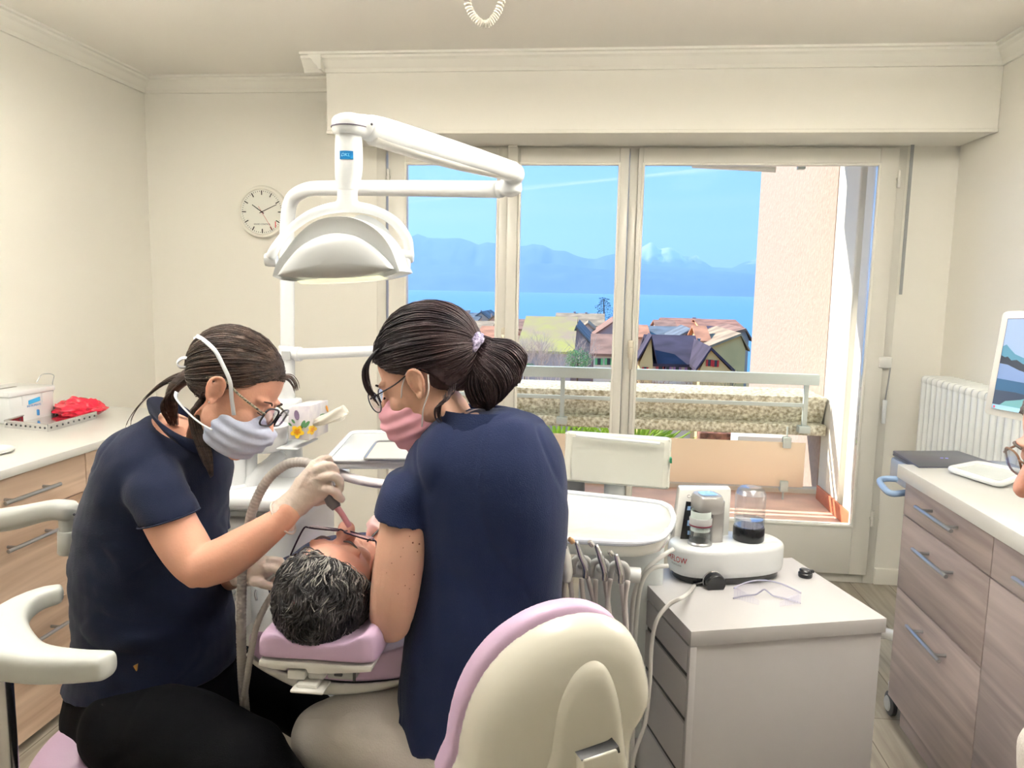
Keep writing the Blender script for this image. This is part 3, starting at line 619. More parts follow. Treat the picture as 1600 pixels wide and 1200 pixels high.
# ================================================================== CABINETS
m_top = mat('worktop_laminate', rgb(220, 219, 213), .3, coat=.25)
m_woodL = wood('light_oak_laminate', rgb(188, 158, 134), rgb(222, 196, 172), 'Y', 1.0, .42)
m_woodR = wood('grey_oak_laminate', rgb(148, 134, 130), rgb(188, 173, 168), 'Y', 1.0, .42)
m_seam = mat('carcass_shadow_gap', rgb(60, 52, 48), .8)
WZ = .90
def bar_handle(parent, p, q, out, m=None, posts=.16):
    p, q, out = Vector(p), Vector(q), Vector(out); h = M(); h.cyl(p, q, .0062, seg=14, bev=.001); d = q - p
    for k in (posts, 1 - posts): h.cyl(p + d * k - out, p + d * k, .005, seg=10)
    return h.build('handle', m or m_steel, parent)
def fronts(t, x, sgn, rows, mt, name, hd=True, th=.018):
    """rows: (y0,y1,z0,z1,handle z or None)"""
    for (y0, y1, z0, z1, hz) in rows:
        g = .002; f = M(); f.box((x, y0 + g, z0 + g), (x + sgn * -th, y1 - g, z1 - g), .0012); o = f.build(name, mt, t)
        if hz is not None:
            ym = (y0 + y1) / 2; L = min(.2, (y1 - y0) * .2); bar_handle(o, (x + sgn * .032, ym - hz[1], hz[0]), (x + sgn * .032, ym + hz[2], hz[0]), (sgn * .032, 0, 0))
# left run
XL = -1.715
ys = PX(134, 740, XL).y; zs1 = PX(120, 772, XL).z
hA, hB = PX(8, 786, XL + .032), PX(95, 757, XL + .032)
ya = 2 * (hA.y + hB.y) / 2 - ys; hw = (hB.y - hA.y) / 2
tl = thing('base_cabinet', 'light oak drawer cabinet under the left worktop, nearer the camera', 'cabinet', (-2.0, (ya + ys) / 2, 0), 'left cabinet run')
M().box((LX + .002, ya + .001, .1), (XL - .019, ys - .001, .872)).build('carcass', m_woodL, tl); M().box((LX + .002, ya, 0), (XL - .05, ys, .1)).build('plinth', m_woodL, tl)
fronts(tl, XL, 1, [(ya, ys, zs1, .868, ((hA.z + hB.z) / 2, hw, hw)), (ya, ys, .42, zs1, (.66, hw, hw)), (ya, ys, .03, .42, (.34, hw, hw))], m_woodL, 'drawer_front')
tl = thing('base_cabinet', 'light oak cabinet behind the left seated woman, next to the window wall side', 'cabinet', (-2.0, (3.1 + ys) / 2, 0), 'left cabinet run')
M().box((LX + .002, ys + .001, .1), (XL - .019, 3.1, .872)).build('carcass', m_woodL, tl); M().box((LX + .002, ys, 0), (XL - .05, 3.1, .1)).build('plinth', m_woodL, tl)
ym_ = (ys + 3.1) / 2
fronts(tl, XL, 1, [(ys, ym_, zs1, .868, (.78, .12, .12)), (ym_, 3.1, zs1, .868, (.78, .12, .12)), (ys, ym_, .03, zs1, None), (ym_, 3.1, .03, zs1, None)], m_woodL, 'drawer_front')
y00 = ya - 1.0
tl = thing('base_cabinet', 'light oak cabinet at the near end of the left worktop, beside the photographer', 'cabinet', (-2.0, ya - .5, 0), 'left cabinet run')
M().box((LX + .002, y00, .1), (XL - .019, ya - .001, .872)).build('carcass', m_woodL, tl); fronts(tl, XL, 1, [(y00, ya, .6, .868, None), (y00, ya, .03, .6, None)], m_woodL, 'drawer_front')
M().box((LX + .002, y00, .872), (-1.695, 3.12, WZ), .003).single('worktop', m_top, 'long off white worktop along the left wall carrying the white box and metal tray', 'worktop')
# right run
XR = 1.035; ye = 2.585
ysr = PX(1551, 860, XR).y
s1_, s2_ = PX(1412, 804, XR).z, PX(1405, 918, XR).z
s1_ = (s1_ + PX(1547, 902, XR).z) / 2; s2_ = (s2_ + PX(1533, 1045, XR).z) / 2
def rh(a, b): A, B = PX(a[0], a[1], XR - .034), PX(b[0], b[1], XR - .034); return ((A.y + B.y) / 2, abs(A.y - B.y) / 2, (A.z + B.z) / 2)
tr = thing('base_cabinet', 'grey oak three drawer cabinet at the window end of the right worktop', 'cabinet', (1.35, (ysr + ye) / 2, 0), 'right cabinet run')
M().box((XR + .019, ysr + .001, .1), (RX - .002, ye - .005, .855)).build('carcass', m_woodR, tr); M().box((XR + .04, ysr, 0), (RX - .002, ye - .02, .1)).build('plinth', m_woodR, tr)
for z0, z1, hh in ((s1_, .852, rh((1430, 793), (1486, 829))), (s2_, s1_, rh((1425, 858), (1478, 901))), (.1, s2_, rh((1416, 978), (1467, 1033)))):
    f = M(); f.box((XR, ysr + .002, z0 + .002), (XR + .018, ye - .005, z1 - .002), .0012); o = f.build('drawer_front', m_woodR, tr)
    bar_handle(o, (XR - .034, hh[0] + hh[1], hh[2]), (XR - .034, hh[0] - hh[1], hh[2]), (-.034, 0, 0))
tr = thing('base_cabinet', 'grey oak cabinet of the right run at the picture edge, nearer the camera', 'cabinet', (1.35, ysr - .4, 0), 'right cabinet run')
M().box((XR + .019, ysr - .8, .1), (RX - .002, ysr - .001, .855)).build('carcass', m_woodR, tr); M().box((XR + .04, ysr - .8, 0), (RX - .002, ysr, .1)).build('plinth', m_woodR, tr)
zt2 = PX(1600, 942, XR).z; zt2 = s1_ 
f = M(); f.box((XR, ysr - .8, s1_ + .002), (XR + .018, ysr - .002, .852), .0012); o = f.build('drawer_front', m_woodR, tr)
hh = PX(1583, 903, XR - .034); bar_handle(o, (XR - .034, hh.y, hh.z), (XR - .034, hh.y - .19, hh.z), (-.034, 0, 0))
f = M(); f.box((XR, ysr - .8, .1), (XR + .018, ysr - .002, s1_ - .002), .0012); f.build('door', m_woodR, tr)
M().box((1.012, ysr - .8, .855), (RX - .002, 2.60, WZ), .003).single('worktop', m_top, 'off white worktop on the grey oak drawers at the right', 'worktop')

# ------------------------------------------------------------------ things on the left worktop
A, B, Cc = PZ(16, 664, WZ), PZ(86, 649, WZ), PZ(-45, 659, WZ)
t = thing('dispenser_box', 'white lidded plastic box with a slot and blue label on the left worktop', 'plastic box', (A + B) / 2)
hbx = P(16, 622, A.y).z - WZ; D_ = Cc - A
def quad(a, b, d_, z): return [V(a.x, a.y, z), V(b.x, b.y, z), V(b.x + d_.x, b.y + d_.y, z), V(a.x + d_.x, a.y + d_.y, z)]
M().hexa(quad(A + (B - A) * .03, B - (B - A) * .03, D_ * .95, WZ), quad(A, B, D_, WZ + hbx), .004).build('body', m_white, t)
e1 = (B - A).normalized(); e2 = D_.normalized(); q0 = A - (e1 + e2) * .006; q1 = B + (e1 - e2) * .006
M().hexa(quad(q0, q1, D_ + e2 * .012, WZ + hbx), quad(q0, q1, D_ + e2 * .012, WZ + hbx + .022), .006).build('lid', m_white, t)
zz_ = WZ + hbx + .0225; c = A + (B - A) * .35 + D_ * .5; sl_ = M(); sl_.hexa([c - e1 * .05 - e2 * .008 + V(0, 0, zz_ - c.z), c + e1 * .05 - e2 * .008 + V(0, 0, zz_ - c.z), c + e1 * .05 + e2 * .008 + V(0, 0, zz_ - c.z), c - e1 * .05 + e2 * .008 + V(0, 0, zz_ - c.z)], [c - e1 * .05 - e2 * .008 + V(0, 0, zz_ + .001 - c.z), c + e1 * .05 - e2 * .008 + V(0, 0, zz_ + .001 - c.z), c + e1 * .05 + e2 * .008 + V(0, 0, zz_ + .001 - c.z), c - e1 * .05 + e2 * .008 + V(0, 0, zz_ + .001 - c.z)]); sl_.build('slot', m_black, t)
fn = e1.cross(V(0, 0, 1)); fn = fn if fn.dot(O - A) > 0 else -fn
def onface(u, v, o_=.0025): return A + (B - A) * u + V(0, 0, v * hbx) + fn * o_ + fn * 0
lb = M(); lb.prism([onface(.40, .62), onface(.66, .70), onface(.66, .86), onface(.40, .78)], fn * .001); lb.build('label', mat('label_blue', rgb(60, 170, 226), .5), t)
text_mesh('INSTRUMENTS', .011, mat('label_ink', rgb(60, 130, 190), .6), t, onface(.52, .56), e1, V(0, 0, 1), ext=.0003)
lb = M(); lb.box(onface(.60, .26) - V(.006, .004, .012), onface(.60, .26) + V(.006, .003, .012), .003); lb.build('mark', MATS['label_ink'], t)
for u in (.28, .72): r_ = M(); r_.tube([onface(u, .62), onface(u, .98)], .002, seg=6); r_.build('rib', m_white, t)
w_ = M(); a = B + D_ * .2 + V(0, 0, hbx + .03); w_.tube([a + V(-.04, 0, 0), a + V(-.03, .02, .03), a + V(.02, .02, .03), a + V(.03, 0, 0), a + V(.03, 0, -.04)], .002, seg=6); w_.build('wire_bail', m_steel, t)
# perforated metal tray
T4 = [PZ(8, 668, WZ), PZ(75, 675, WZ), PZ(151, 654, WZ), PZ(84, 645, WZ)]
t = thing('instrument_tray', 'shallow perforated steel instrument tray in front of the white box', 'metal tray', sum(T4, Vector()) / 4)
z_ = lambda P_, h: V(P_.x, P_.y, WZ + h)
M().hexa([z_(p, .002) for p in T4], [z_(p, .004) for p in T4]).build('base', mat('mirror_steel', rgb(222, 220, 216), .12, 1), t)
r_ = M(); hl = M()
for i in range(4):
    a, b = T4[i], T4[(i + 1) % 4]; d = (b - a).normalized(); nn = V(-d.y, d.x, 0) * .002
    r_.hexa([z_(a, 0) - nn, z_(b, 0) - nn, z_(b, 0) + nn, z_(a, 0) + nn], [z_(a, .026) - nn, z_(b, .026) - nn, z_(b, .026) + nn, z_(a, .026) + nn])
    r_.tube([z_(a, .026), z_(b, .026)], .0035, seg=8)
    n_ = 9
    for k in range(n_): c = a + (b - a) * ((k + .5) / n_); hl.lathe([(0, 0), (.004, 0), (.004, .0062), (0, .0062)], z_(c, .014) - nn.normalized() * .0031, nn, 8)
r_.build('rim', m_chrome, t); hl.build('perforations', m_dgrey, t, kind='stuff')
# red bag
def crumple(u, seed): return noise.fractal(u * 18 + V(seed, 0, 0), 1, 2, 4)
c = PZ(118, 652, WZ) + V(0, .03, .03); bm_ = bmesh.new(); bmesh.ops.create_icosphere(bm_, subdivisions=5, radius=1)
for v in bm_.verts:
    p = V(v.co.x * .10, v.co.y * .06, v.co.z * .036); p += v.co * noise.noise(v.co * 2.3) * .020 + v.co * (.5 - abs(noise.noise(V(v.co.x * 2.2, v.co.y * 4, v.co.z * 4)))) * .016
    if p.x > .05: p.z *= max(.25, 1 - (p.x - .05) * 14)
    p.z = max(p.z, -.029); v.co = p + c
mm = M(); mm.bm(bm_); mm.single('plastic_bag', mat('red_plastic', rgb(214, 24, 56), .25, coat=.35), 'crumpled glossy red plastic bag behind the metal tray', 'plastic bag', smooth=50)
c = PZ(93, 641, WZ); M().lathe([(0, 0), (.022, 0), (.026, .03), (.022, .034), (.02, .03), (0, .004)], (c.x - .02, c.y + .09, WZ), (0, 0, 1), 20).single('glass_cup', m_glass, 'small clear glass cup behind the red bag next to the white box', 'cup')
c = PZ(-28, 708, WZ); M().lathe([(0, .002), (.06, .002), (.085, .010), (.09, .010), (.088, .006), (.06, 0), (0, 0)], (c.x, c.y, WZ), (0, 0, 1), 48).single('dish', mat('glazed_white', rgb(235, 235, 230), .12, coat=.6), 'shallow round white dish at the left picture edge on the worktop', 'dish')

# ------------------------------------------------------------------ right: laptop, trolley, tablet, monitor
m_bluegrey = mat('blue_grey_plastic', rgb(150, 164, 186), .3, coat=.4)
t = thing('equipment_trolley', 'light grey wheeled trolley with push bar behind the right worktop', 'trolley', (1.3, 2.9, 0))
M().box((1.062, 2.615, .80), (1.46, 2.80, .885), .012).build('top', m_bluegrey, t)
hb = M(); hb.tube([V(1.075, 2.72, .82), V(1.03, 2.74, .815), V(1.004, 2.72, .81), V(.998, 2.66, .80), V(1.008, 2.612, .795), V(1.07, 2.625, .80)], .011, seg=12); hb.build('push_bar', mat('pale_blue_tube', rgb(150, 178, 214), .25, coat=.5), t)
M().box((1.2, 2.66, .16), (1.32, 2.78, .81), .01).build('column', m_white2, t)
bs_ = M()
for ex_, ey_ in ((1.088, 2.645), (1.46, 2.66), (1.12, 2.99), (1.44, 2.99)): bs_.tube([V(1.26, 2.72, .17), V((1.26 + ex_) / 2, (2.72 + ey_) / 2, .175), V(ex_, ey_, .155)], [.03, .024, .018], seg=10)
bs_.build('base', m_white2, t, smooth=180)
cc = PZ(1392, 1108, .0)
for x, y in ((1.088, 2.645), (1.46, 2.66), (1.12, 2.99), (1.44, 2.99)):
    cst = M(); cst.cyl((x, y, .1), (x, y, .15), .012, seg=12); cst.hexa([V(x - .018, y - .03, .05), V(x + .018, y - .03, .05), V(x + .018, y + .02, .05), V(x - .018, y + .02, .05)], [V(x - .02, y - .025, .105), V(x + .02, y - .025, .105), V(x + .02, y + .03, .105), V(x - .02, y + .03, .105)], .006); co = cst.build('caster', m_white, t)
    wl = M(); wl.lathe([(0, 0), (.03, 0), (.041, .004), (.041, .018), (.03, .022), (0, .022)], (x - .030, y - .012, .041), (1, 0, 0), 28); wl.build('wheel', m_dgrey, co)
    wl = M(); wl.lathe([(0, 0), (.026, 0), (.022, .004), (0, .006)], (x - .031, y - .012, .041), (-1, 0, 0), 20); wl.build('hub', m_grey, co)
Lp = [PZ(1436, 729, .905), PZ(1572, 729, .905), PZ(1497, 704, .905), PZ(1395, 704, .905)]
t = thing('laptop', 'closed dark grey laptop on the trolley by the radiator', 'laptop', sum(Lp, Vector()) / 4)
m_lap = mat('laptop_aluminium', rgb(92, 94, 106), .35, .6)
zz2 = lambda P_, z: V(P_.x, P_.y, z)
M().hexa([zz2(p, .887) for p in Lp], [zz2(p, .896) for p in Lp], .003).build('base', m_lap, t); M().hexa([zz2(p, .897) for p in Lp], [zz2(p, .905) for p in Lp], .003).build('lid', m_lap, t)
lc = sum(Lp, Vector()) / 4; lg = M()
for dx in (-.012, .004): lg.hexa([V(lc.x + dx, lc.y - .006, .9052), V(lc.x + dx + .010, lc.y - .006, .9052), V(lc.x + dx + .014, lc.y + .006, .9052), V(lc.x + dx + .004, lc.y + .006, .9052)], [V(lc.x + dx, lc.y - .006, .9056), V(lc.x + dx + .010, lc.y - .006, .9056), V(lc.x + dx + .014, lc.y + .006, .9056), V(lc.x + dx + .004, lc.y + .006, .9056)])
lg.build('emblem', mat('emblem_violet', rgb(150, 150, 255), .3), t)
Tb = [PZ(1482, 731, .915), PZ(1528, 722, .915), PZ(1608, 738, .915), PZ(1562, 756, .915)]
t = thing('magnifier_frame', 'rounded white plastic frame with a glassy panel lying on the right worktop', 'tablet frame', sum(Tb, Vector()) / 4)
ct = sum(Tb, Vector()) / 4
def rounded(pts, r=.25, k=5):
    out = []
    for i in range(len(pts)):
        p, a, b = Vector(pts[i]), Vector(pts[i - 1]), Vector(pts[(i + 1) % len(pts)])
        A_, B_ = p + (a - p) * r, p + (b - p) * r
        for j in range(k + 1): u = j / k; out.append(A_ * (1 - u) ** 2 + p * 2 * u * (1 - u) + B_ * u * u)
    return out
rt = rounded([zz2(p, .912) for p in Tb], .14); M().tube(rt, .009, seg=10, smooth=False, closed=True).build('rim', m_white, t)
inn = [ct + (p - ct) * .95 for p in rt]; M().prism([zz2(p, .906) for p in inn], (0, 0, .006)).build('panel', mat('pale_glass_panel', rgb(214, 220, 214), .08, coat=.8), t)
# monitor
Mq = [P(1566, 488, 2.0), P(1537, 646, 2.03), P(1665, 672, 1.93), P(1700, 484, 1.90)]
mc = sum(Mq, Vector()) / 4; mn = (Mq[1] - Mq[0]).cross(Mq[3] - Mq[0]).normalized(); mn = mn if mn.dot(O - mc) > 0 else -mn
t = thing('computer_monitor', 'white framed computer monitor showing a blue mountain lake picture', 'monitor', (mc.x, mc.y, WZ))
M().prism(rounded(Mq, .05), -mn * .03, .003).build('housing', m_white2, t)
def mq(u, v, o_=.001): return (Mq[0] * (1 - u) + Mq[3] * u) * (1 - v) + (Mq[1] * (1 - u) + Mq[2] * u) * v + mn * o_
scr = bpy.data.materials.new('screen_glass'); scr.use_nodes = True; b = scr.node_tree.nodes['Principled BSDF']; b.inputs['Roughness'].default_value = .2
M().prism([mq(.085, .06), mq(.085, .93), mq(.93, .93), mq(.93, .06)], mn * .001).build('bezel_edge', mat('bezel_violet', rgb(70, 62, 110), .3), t)
def scol(name, c): return mat('screen_' + name, c, .3, emit=c, estr=.3)
def poly(name, pts, c, o_): M().prism([mq(.09 + u * .83, .065 + v * .86, o_) for u, v in pts], mn * .0004).build(name, scol(name, c), sc_)
sc_ = M().prism([mq(.09, .065, .002), mq(.09, .925, .002), mq(.92, .925, .002), mq(.92, .065, .002)], mn * .0005).build('screen', scol('sky', rgb(140, 160, 190)), t)
poly('far_mountain', [(0, .62), (0, .30), (.05, .28), (.12, .33), (.2, .38), (.35, .42), (.55, .40), (.7, .3), (.85, .36), (1, .3), (1, .62)], rgb(84, 130, 154), .0026)
poly('forest', [(0, .58), (0, .40), (.06, .42), (.1, .41), (.16, .45), (.24, .44), (.34, .48), (.5, .5), (1, .52), (1, .6)], rgb(66, 72, 82), .0032)
poly('snow_slope', [(0, .70), (0, .49), (.12, .50), (.3, .55), (.6, .6), (1, .56), (1, .72)], rgb(116, 138, 178), .0038)
poly('water', [(0, .80), (0, .66), (1, .70), (1, .84)], rgb(62, 96, 128), .0044)
poly('dark_bank', [(0, .955), (0, .79), (.3, .79), (1, .84), (1, .955)], rgb(70, 80, 98), .005)
poly('teal_stone', [(.1, .955), (.18, .90), (.4, .86), (.6, .8), (1, .78), (1, .955)], rgb(110, 160, 166), .0056)
poly('task_bar', [(0, 1), (0, .95), (1, .955), (1, 1)], rgb(150, 190, 214), .0062)
poly('task_icon', [(.02, .99), (.02, .965), (.05, .965), (.05, .99)], rgb(190, 90, 110), .0068)
st = M(); st.tube([mc - mn * .02, mc - mn * .06, V(mc.x + .22, mc.y + .12, mc.z - .02), V(RX - .01, mc.y + .15, mc.z - .02)], .016, seg=12); st.build('wall_arm', m_white2, t, smooth=180); M().box((RX - .02, mc.y + .09, mc.z - .08), (RX, mc.y + .21, mc.z + .04), .004).build('wall_plate', m_white2, t)

# ------------------------------------------------------------------ rolling drawer cabinet
CA, CB, CC, CD = [PZ(*q, .72) for q in ((1080, 987), (1386, 966), (0, 0), (1003, 886))]
ux = (CB - CA).normalized(); uy = V(-ux.y, ux.x, 0); Lx = (CB - CA).length; Ly = .40
C0 = zz2(CA, 0)
def cb(a, b_, z): return C0 + ux * a + uy * b_ + V(0, 0, z)
def cbox(a0, a1, b0, b1, z0, z1, r=.0015): return M().hexa([cb(a0, b0, z0), cb(a1, b0, z0), cb(a1, b1, z0), cb(a0, b1, z0)], [cb(a0, b0, z1), cb(a1, b0, z1), cb(a1, b1, z1), cb(a0, b1, z1)], r)
m_lamw = mat('white_laminate', rgb(196, 194, 194), .35)
t = thing('drawer_cabinet', 'white laminate drawer cabinet carrying the powder jet device', 'cabinet', cb(Lx / 2, Ly / 2, 0))
cbox(0, Lx, 0, Ly, .685, .72).build('top', m_lamw, t); cbox(.016, Lx - .006, .006, Ly, .05, .684).build('carcass', m_lamw, t); cbox(0, .0155, .0, .012, .05, .684).build('side_edge', m_lamw, t)
cbox(.03, Lx - .03, .03, Ly - .03, .0, .05).build('plinth', m_dgrey, t)
zz = [.682, .605, .50, .36, .20, .055]
for i in range(5):
    z1, z0 = zz[i], zz[i + 1]; cbox(.0, .0155, .014, Ly - .002, z0 + .012, z1 - .002).build('drawer_front', m_lamw, t)
    cbox(.004, .0156, .014, Ly - .002, z0 - .000, z0 + .0118, 0).build('drawer_gap', m_black, t)
CT = .72
# powder jet unit on top
fc = lambda px, py: PZ(px, py, CT)
p0 = fc(1130, 908); bc = (fc(1048, 890) + fc(1215, 890)) / 2
BL = (fc(1215, 893) - fc(1046, 903)); bl = BL.normalized(); bw = V(-bl.y, bl.x, 0); bLn = BL.length / 2
bc = (fc(1215, 893) + fc(1046, 903)) / 2; bc = V(bc.x, bc.y, CT)
nearp = fc(1130, 926); bD = .078
t = thing('powder_jet_unit', 'white oval dental powder jet unit with grey tower on the drawer cabinet', 'dental device', bc)
def stad(L, w, z, n=40, ex=2.6):
    out = []
    for k in range(n): a = 2 * PI * k / n; cx, sy_ = math.cos(a), math.sin(a); out.append(bc + bl * math.copysign(abs(cx) ** (2 / ex), cx) * L + bw * math.copysign(abs(sy_) ** (2 / ex), sy_) * w + V(0, 0, z))
    return out
bh = .092
s_ = M(); s_.rings([stad(bLn * a, bD * a2, z) for a, a2, z in ((.93, .9, .018), (.98, .97, .022), (1, 1, .034), (1, 1, bh - .012), (.985, .98, bh - .004), (.95, .94, bh), (.4, .4, bh + .001))]); s_.build('base', m_white, t, smooth=50)
s_ = M(); s_.rings([stad(bLn * a, bD * a2, z) for a, a2, z in ((.86, .84, 0), (.92, .9, .004), (.92, .9, .02), (.5, .5, .021))]); s_.build('foot', m_black, t, smooth=50)
def bp(px, z, dy=0):   # a point above the unit: at picture x, along its centre line
    r_ = P(px, 800, bc.y); k = ((r_.x - bc.x) / bl.x); return bc + bl * k + bw * dy + V(0, 0, z)
# tower
tw = bp(1112, bh, .025); ht = P(1112, 770, tw.y).z - CT
s_ = M(); R0 = .030
prof = []
def rsq(c, a, b_, z, r=.35, n=28):
    return [c + bl * math.copysign(abs(math.cos(2 * PI * k / n)) ** r, math.cos(2 * PI * k / n)) * a + bw * math.copysign(abs(math.sin(2 * PI * k / n)) ** r, math.sin(2 * PI * k / n)) * b_ + V(0, 0, z) for k in range(n)]
twc = bp(1118, 0, .02); s_.rings([rsq(twc, .020, .034, z) for z in (bh, ht - .02, ht - .015)]); s_.build('tower', mat('warm_grey_metallic', rgb(176, 174, 172), .35, .5), t, smooth=50)
hc = bp(1106, 0, .012); s_ = M(); s_.rings([rsq(hc, .036 * a, .040 * a, z, .6) for a, z in ((.93, ht - .043), (.99, ht - .038), (1, ht - .022), (.96, ht - .006), (.86, ht), (.3, ht + .001))]); s_.build('tower_head', MATS['warm_grey_metallic'], t, smooth=50)
s_ = M(); s_.rings([rsq(hc, .022 * a, .022 * a, z, .6) for a, z in ((.2, ht + .0012), (1, ht + .0014), (1, ht + .002), (.2, ht + .002))]); s_.build('touch_buttons', mat('pale_blue_plastic', rgb(150, 186, 230), .2, coat=.5), t)
# powder bottle
bt = bp(1090, 0, -.012); zt0 = ht - .045
s_ = M(); s_.lathe([(0, bh + .006), (.027, bh + .006), (.027, bh + .055), (.026, zt0 - .035), (.022, zt0 - .02), (.017, zt0 - .012), (.017, zt0 - .006), (0, zt0 - .006)], V(bt.x, bt.y, CT), (0, 0, 1), 32); gb_ = s_.build('powder_bottle', m_glass, t, smooth=50)
s_ = M(); s_.lathe([(0, bh + .060), (.0255, bh + .060), (.0255, bh + .088), (.0245, zt0 - .042), (.0, zt0 - .040)], V(bt.x, bt.y, CT), (0, 0, 1), 32); s_.build('powder', mat('pale_powder', rgb(214, 224, 220), .9), gb_)
s_ = M(); s_.lathe([(.0274, bh + .050), (.0285, bh + .053), (.0285, bh + .068), (.0274, bh + .07)], V(bt.x, bt.y, CT), (0, 0, 1), 32); s_.build('collar', m_grey, gb_)
s_ = M(); s_.lathe([(.0285, bh + .049), (.029, bh + .050), (.029, bh + .052), (.0285, bh + .053)], V(bt.x, bt.y, CT), (0, 0, 1), 32); s_.build('seal_ring', mat('dark_red', rgb(120, 40, 60), .4), gb_)
s_ = M(); s_.lathe([(0, bh), (.031, bh), (.031, bh + .004), (.028, bh + .008), (.0, bh + .008)], V(bt.x, bt.y, CT), (0, 0, 1), 32); s_.build('bottle_seat', m_steel, t)
s_ = M(); s_.lathe([(0, zt0 - .010), (.019, zt0 - .010), (.021, zt0), (.021, zt0 + .006), (0, zt0 + .006)], V(bt.x, bt.y, CT), (0, 0, 1), 32); s_.build('bottle_cap', m_black, t)
# water tank
wt = bp(1174, 0, .0); wtop = P(1174, 760, wt.y).z - CT
s_ = M(); s_.lathe([(0, bh), (.038, bh), (.040, bh + .004), (.040, bh + .034), (.038, bh + .038), (0, bh + .038)], V(wt.x, wt.y, CT), (0, 0, 1), 40); s_.build('tank_base', m_black, t, smooth=50)
R = .0385; s_ = M(); s_.lathe([(R - .003, bh + .036), (R, bh + .036), (R, wtop - .018), (R - .006, wtop - .006), (R - .014, wtop - .001), (R - .022, wtop), (.001, wtop - .001), (.001, wtop - .004), (R - .020, wtop - .004), (R - .013, wtop - .006), (R - .008, wtop - .012), (R - .003, wtop - .02)], V(wt.x, wt.y, CT), (0, 0, 1), 40); tk = s_.build('water_tank', m_glass, t, smooth=50)
s_ = M(); s_.lathe([(0, bh + .0385), (R - .0034, bh + .0385), (R - .0034, bh + .058), (R - .006, bh + .0565), (0, bh + .056)], V(wt.x, wt.y, CT), (0, 0, 1), 40); s_.build('water', thin_clear('water', (.86, .9, .95, 1), (.85, .9, 1, 1), .9), tk, smooth=50)
# black dial
kc = P(1116, 906, bc.y - bD - .005); k0 = P(1108, 900, bc.y - bD + .012); ax = (V(.25, -1, -.12)).normalized()
s_ = M(); s_.lathe([(0, 0), (.036, 0), (.037, .004), (.035, .012), (.024, .016), (0, .016)], k0, ax, 36); s_.build('dial_socket', m_black, t, smooth=40)
s_ = M(); s_.lathe([(0, .014), (.023, .014), (.025, .018), (.0258, .044), (.0235, .048), (0, .048)], k0 + ax * .0, ax, 36); dl = s_.build('dial', m_black, t, smooth=40)
s_ = M(); s_.lathe([(.0250, .020), (.0264, .021), (.0264, .024), (.0250, .025)], k0, ax, 36); s_.build('dial_ring', m_chrome, dl)
def bend_unit(x, y, z):
    # wraps lettering round the left end of the unit
    a = math.radians(206) + x / .105; cx, sy_ = math.cos(a), math.sin(a); ex = 2.6
    return bc + bl * math.copysign(abs(cx) ** (2 / ex), cx) * (bLn + .0006) + bw * math.copysign(abs(sy_) ** (2 / ex), sy_) * (bD + .0006) + V(0, 0, .060 + y)
m_red = mat('red_lettering', rgb(206, 30, 52), .5)
text_mesh('AIRFLOW', .021, m_red, t, bc, bl, V(0, 0, 1), bend=lambda x, y, z: bend_unit(x - .028, y, z))
text_mesh('PROPHYLAXIS', .0065, mat('grey_lettering', rgb(120, 120, 126), .5), t, bc, bl, V(0, 0, 1), bend=lambda x, y, z: bend_unit(x - .02, y - .014, z))
# cables of the unit
def cable(name, label, pts, r, m=None, cat='cable'): return M().tube(pts, r, seg=10, sub=8).single(name, m or m_white2, label, cat, smooth=180)
ks = k0 + ax * .02 + V(-.018, 0, -.008)
M().tube([ks, ks + V(-.012, -.004, -.003), ks + V(-.03, -.006, -.008)], [.006, .005, .0045], seg=10).build('cable_boot', m_black, t)
cable('device_hose', 'white hose running from the black dial down over the drawer fronts', [ks + V(-.026, -.006, -.007), P(1070, 931, 1.66), P(1045, 945, 1.64), P(1026, 970, 1.63), P(1018, 1010, 1.63), P(1015, 1070, 1.63), P(1008, 1130, 1.64), P(990, 1185, 1.65), P(985, 1260, 1.66)], .0048)
cable('device_hose', 'white hose looping from behind the oval unit down beside the cabinet, upper one', [P(1052, 858, 1.85), P(1036, 868, 1.83), P(1010, 890, 1.81), P(992, 925, 1.80), P(987, 975, 1.80), P(984, 1080, 1.80), P(982, 1200, 1.8)], .0058)
cable('device_hose', 'white hose leaving the left end of the oval unit, lower one', [P(1044, 884, 1.78), P(1020, 888, 1.77), P(1003, 910, 1.76), P(995, 960, 1.76), P(990, 1060, 1.76), P(988, 1200, 1.76)], .0055)
# goggles
gy = 1.66
g0, g1, g2 = fc(1146, 938), fc(1251, 946), fc(1200, 915)
t = thing('safety_goggles', 'clear plastic safety goggles lying folded on the drawer cabinet', 'safety goggles', (g0 + g1) / 2)
m_clear = thin_clear('clear_plastic', (.96, .96, .98, 1), (.9, .9, 1, 1), .7)
gc = (g0 + g1) / 2; gx = (g1 - g0).normalized(); gyv = V(-gx.y, gx.x, 0); gh = (g1 - g0).length / 2
def gp(u, v, z): return gc + gx * gh * u + gyv * v + V(0, 0, z + .001)
s_ = M(); 
for zof in (0,):
    outer = []; inner = []
    for k in range(25):
        u = -1 + 2 * k / 24; bow = .035 * (1 - u * u); zt_ = .040 - .012 * (u * u) + .0; zb = .003 + .014 * math.exp(-(u / .16) ** 2)
        outer.append([gp(u, bow, zb), gp(u, bow + .004, zt_), gp(u, bow + .0065, zt_), gp(u, bow + .0025, zb)])
    s_.rings(outer)
s_.build('lens', m_clear, t, smooth=50)
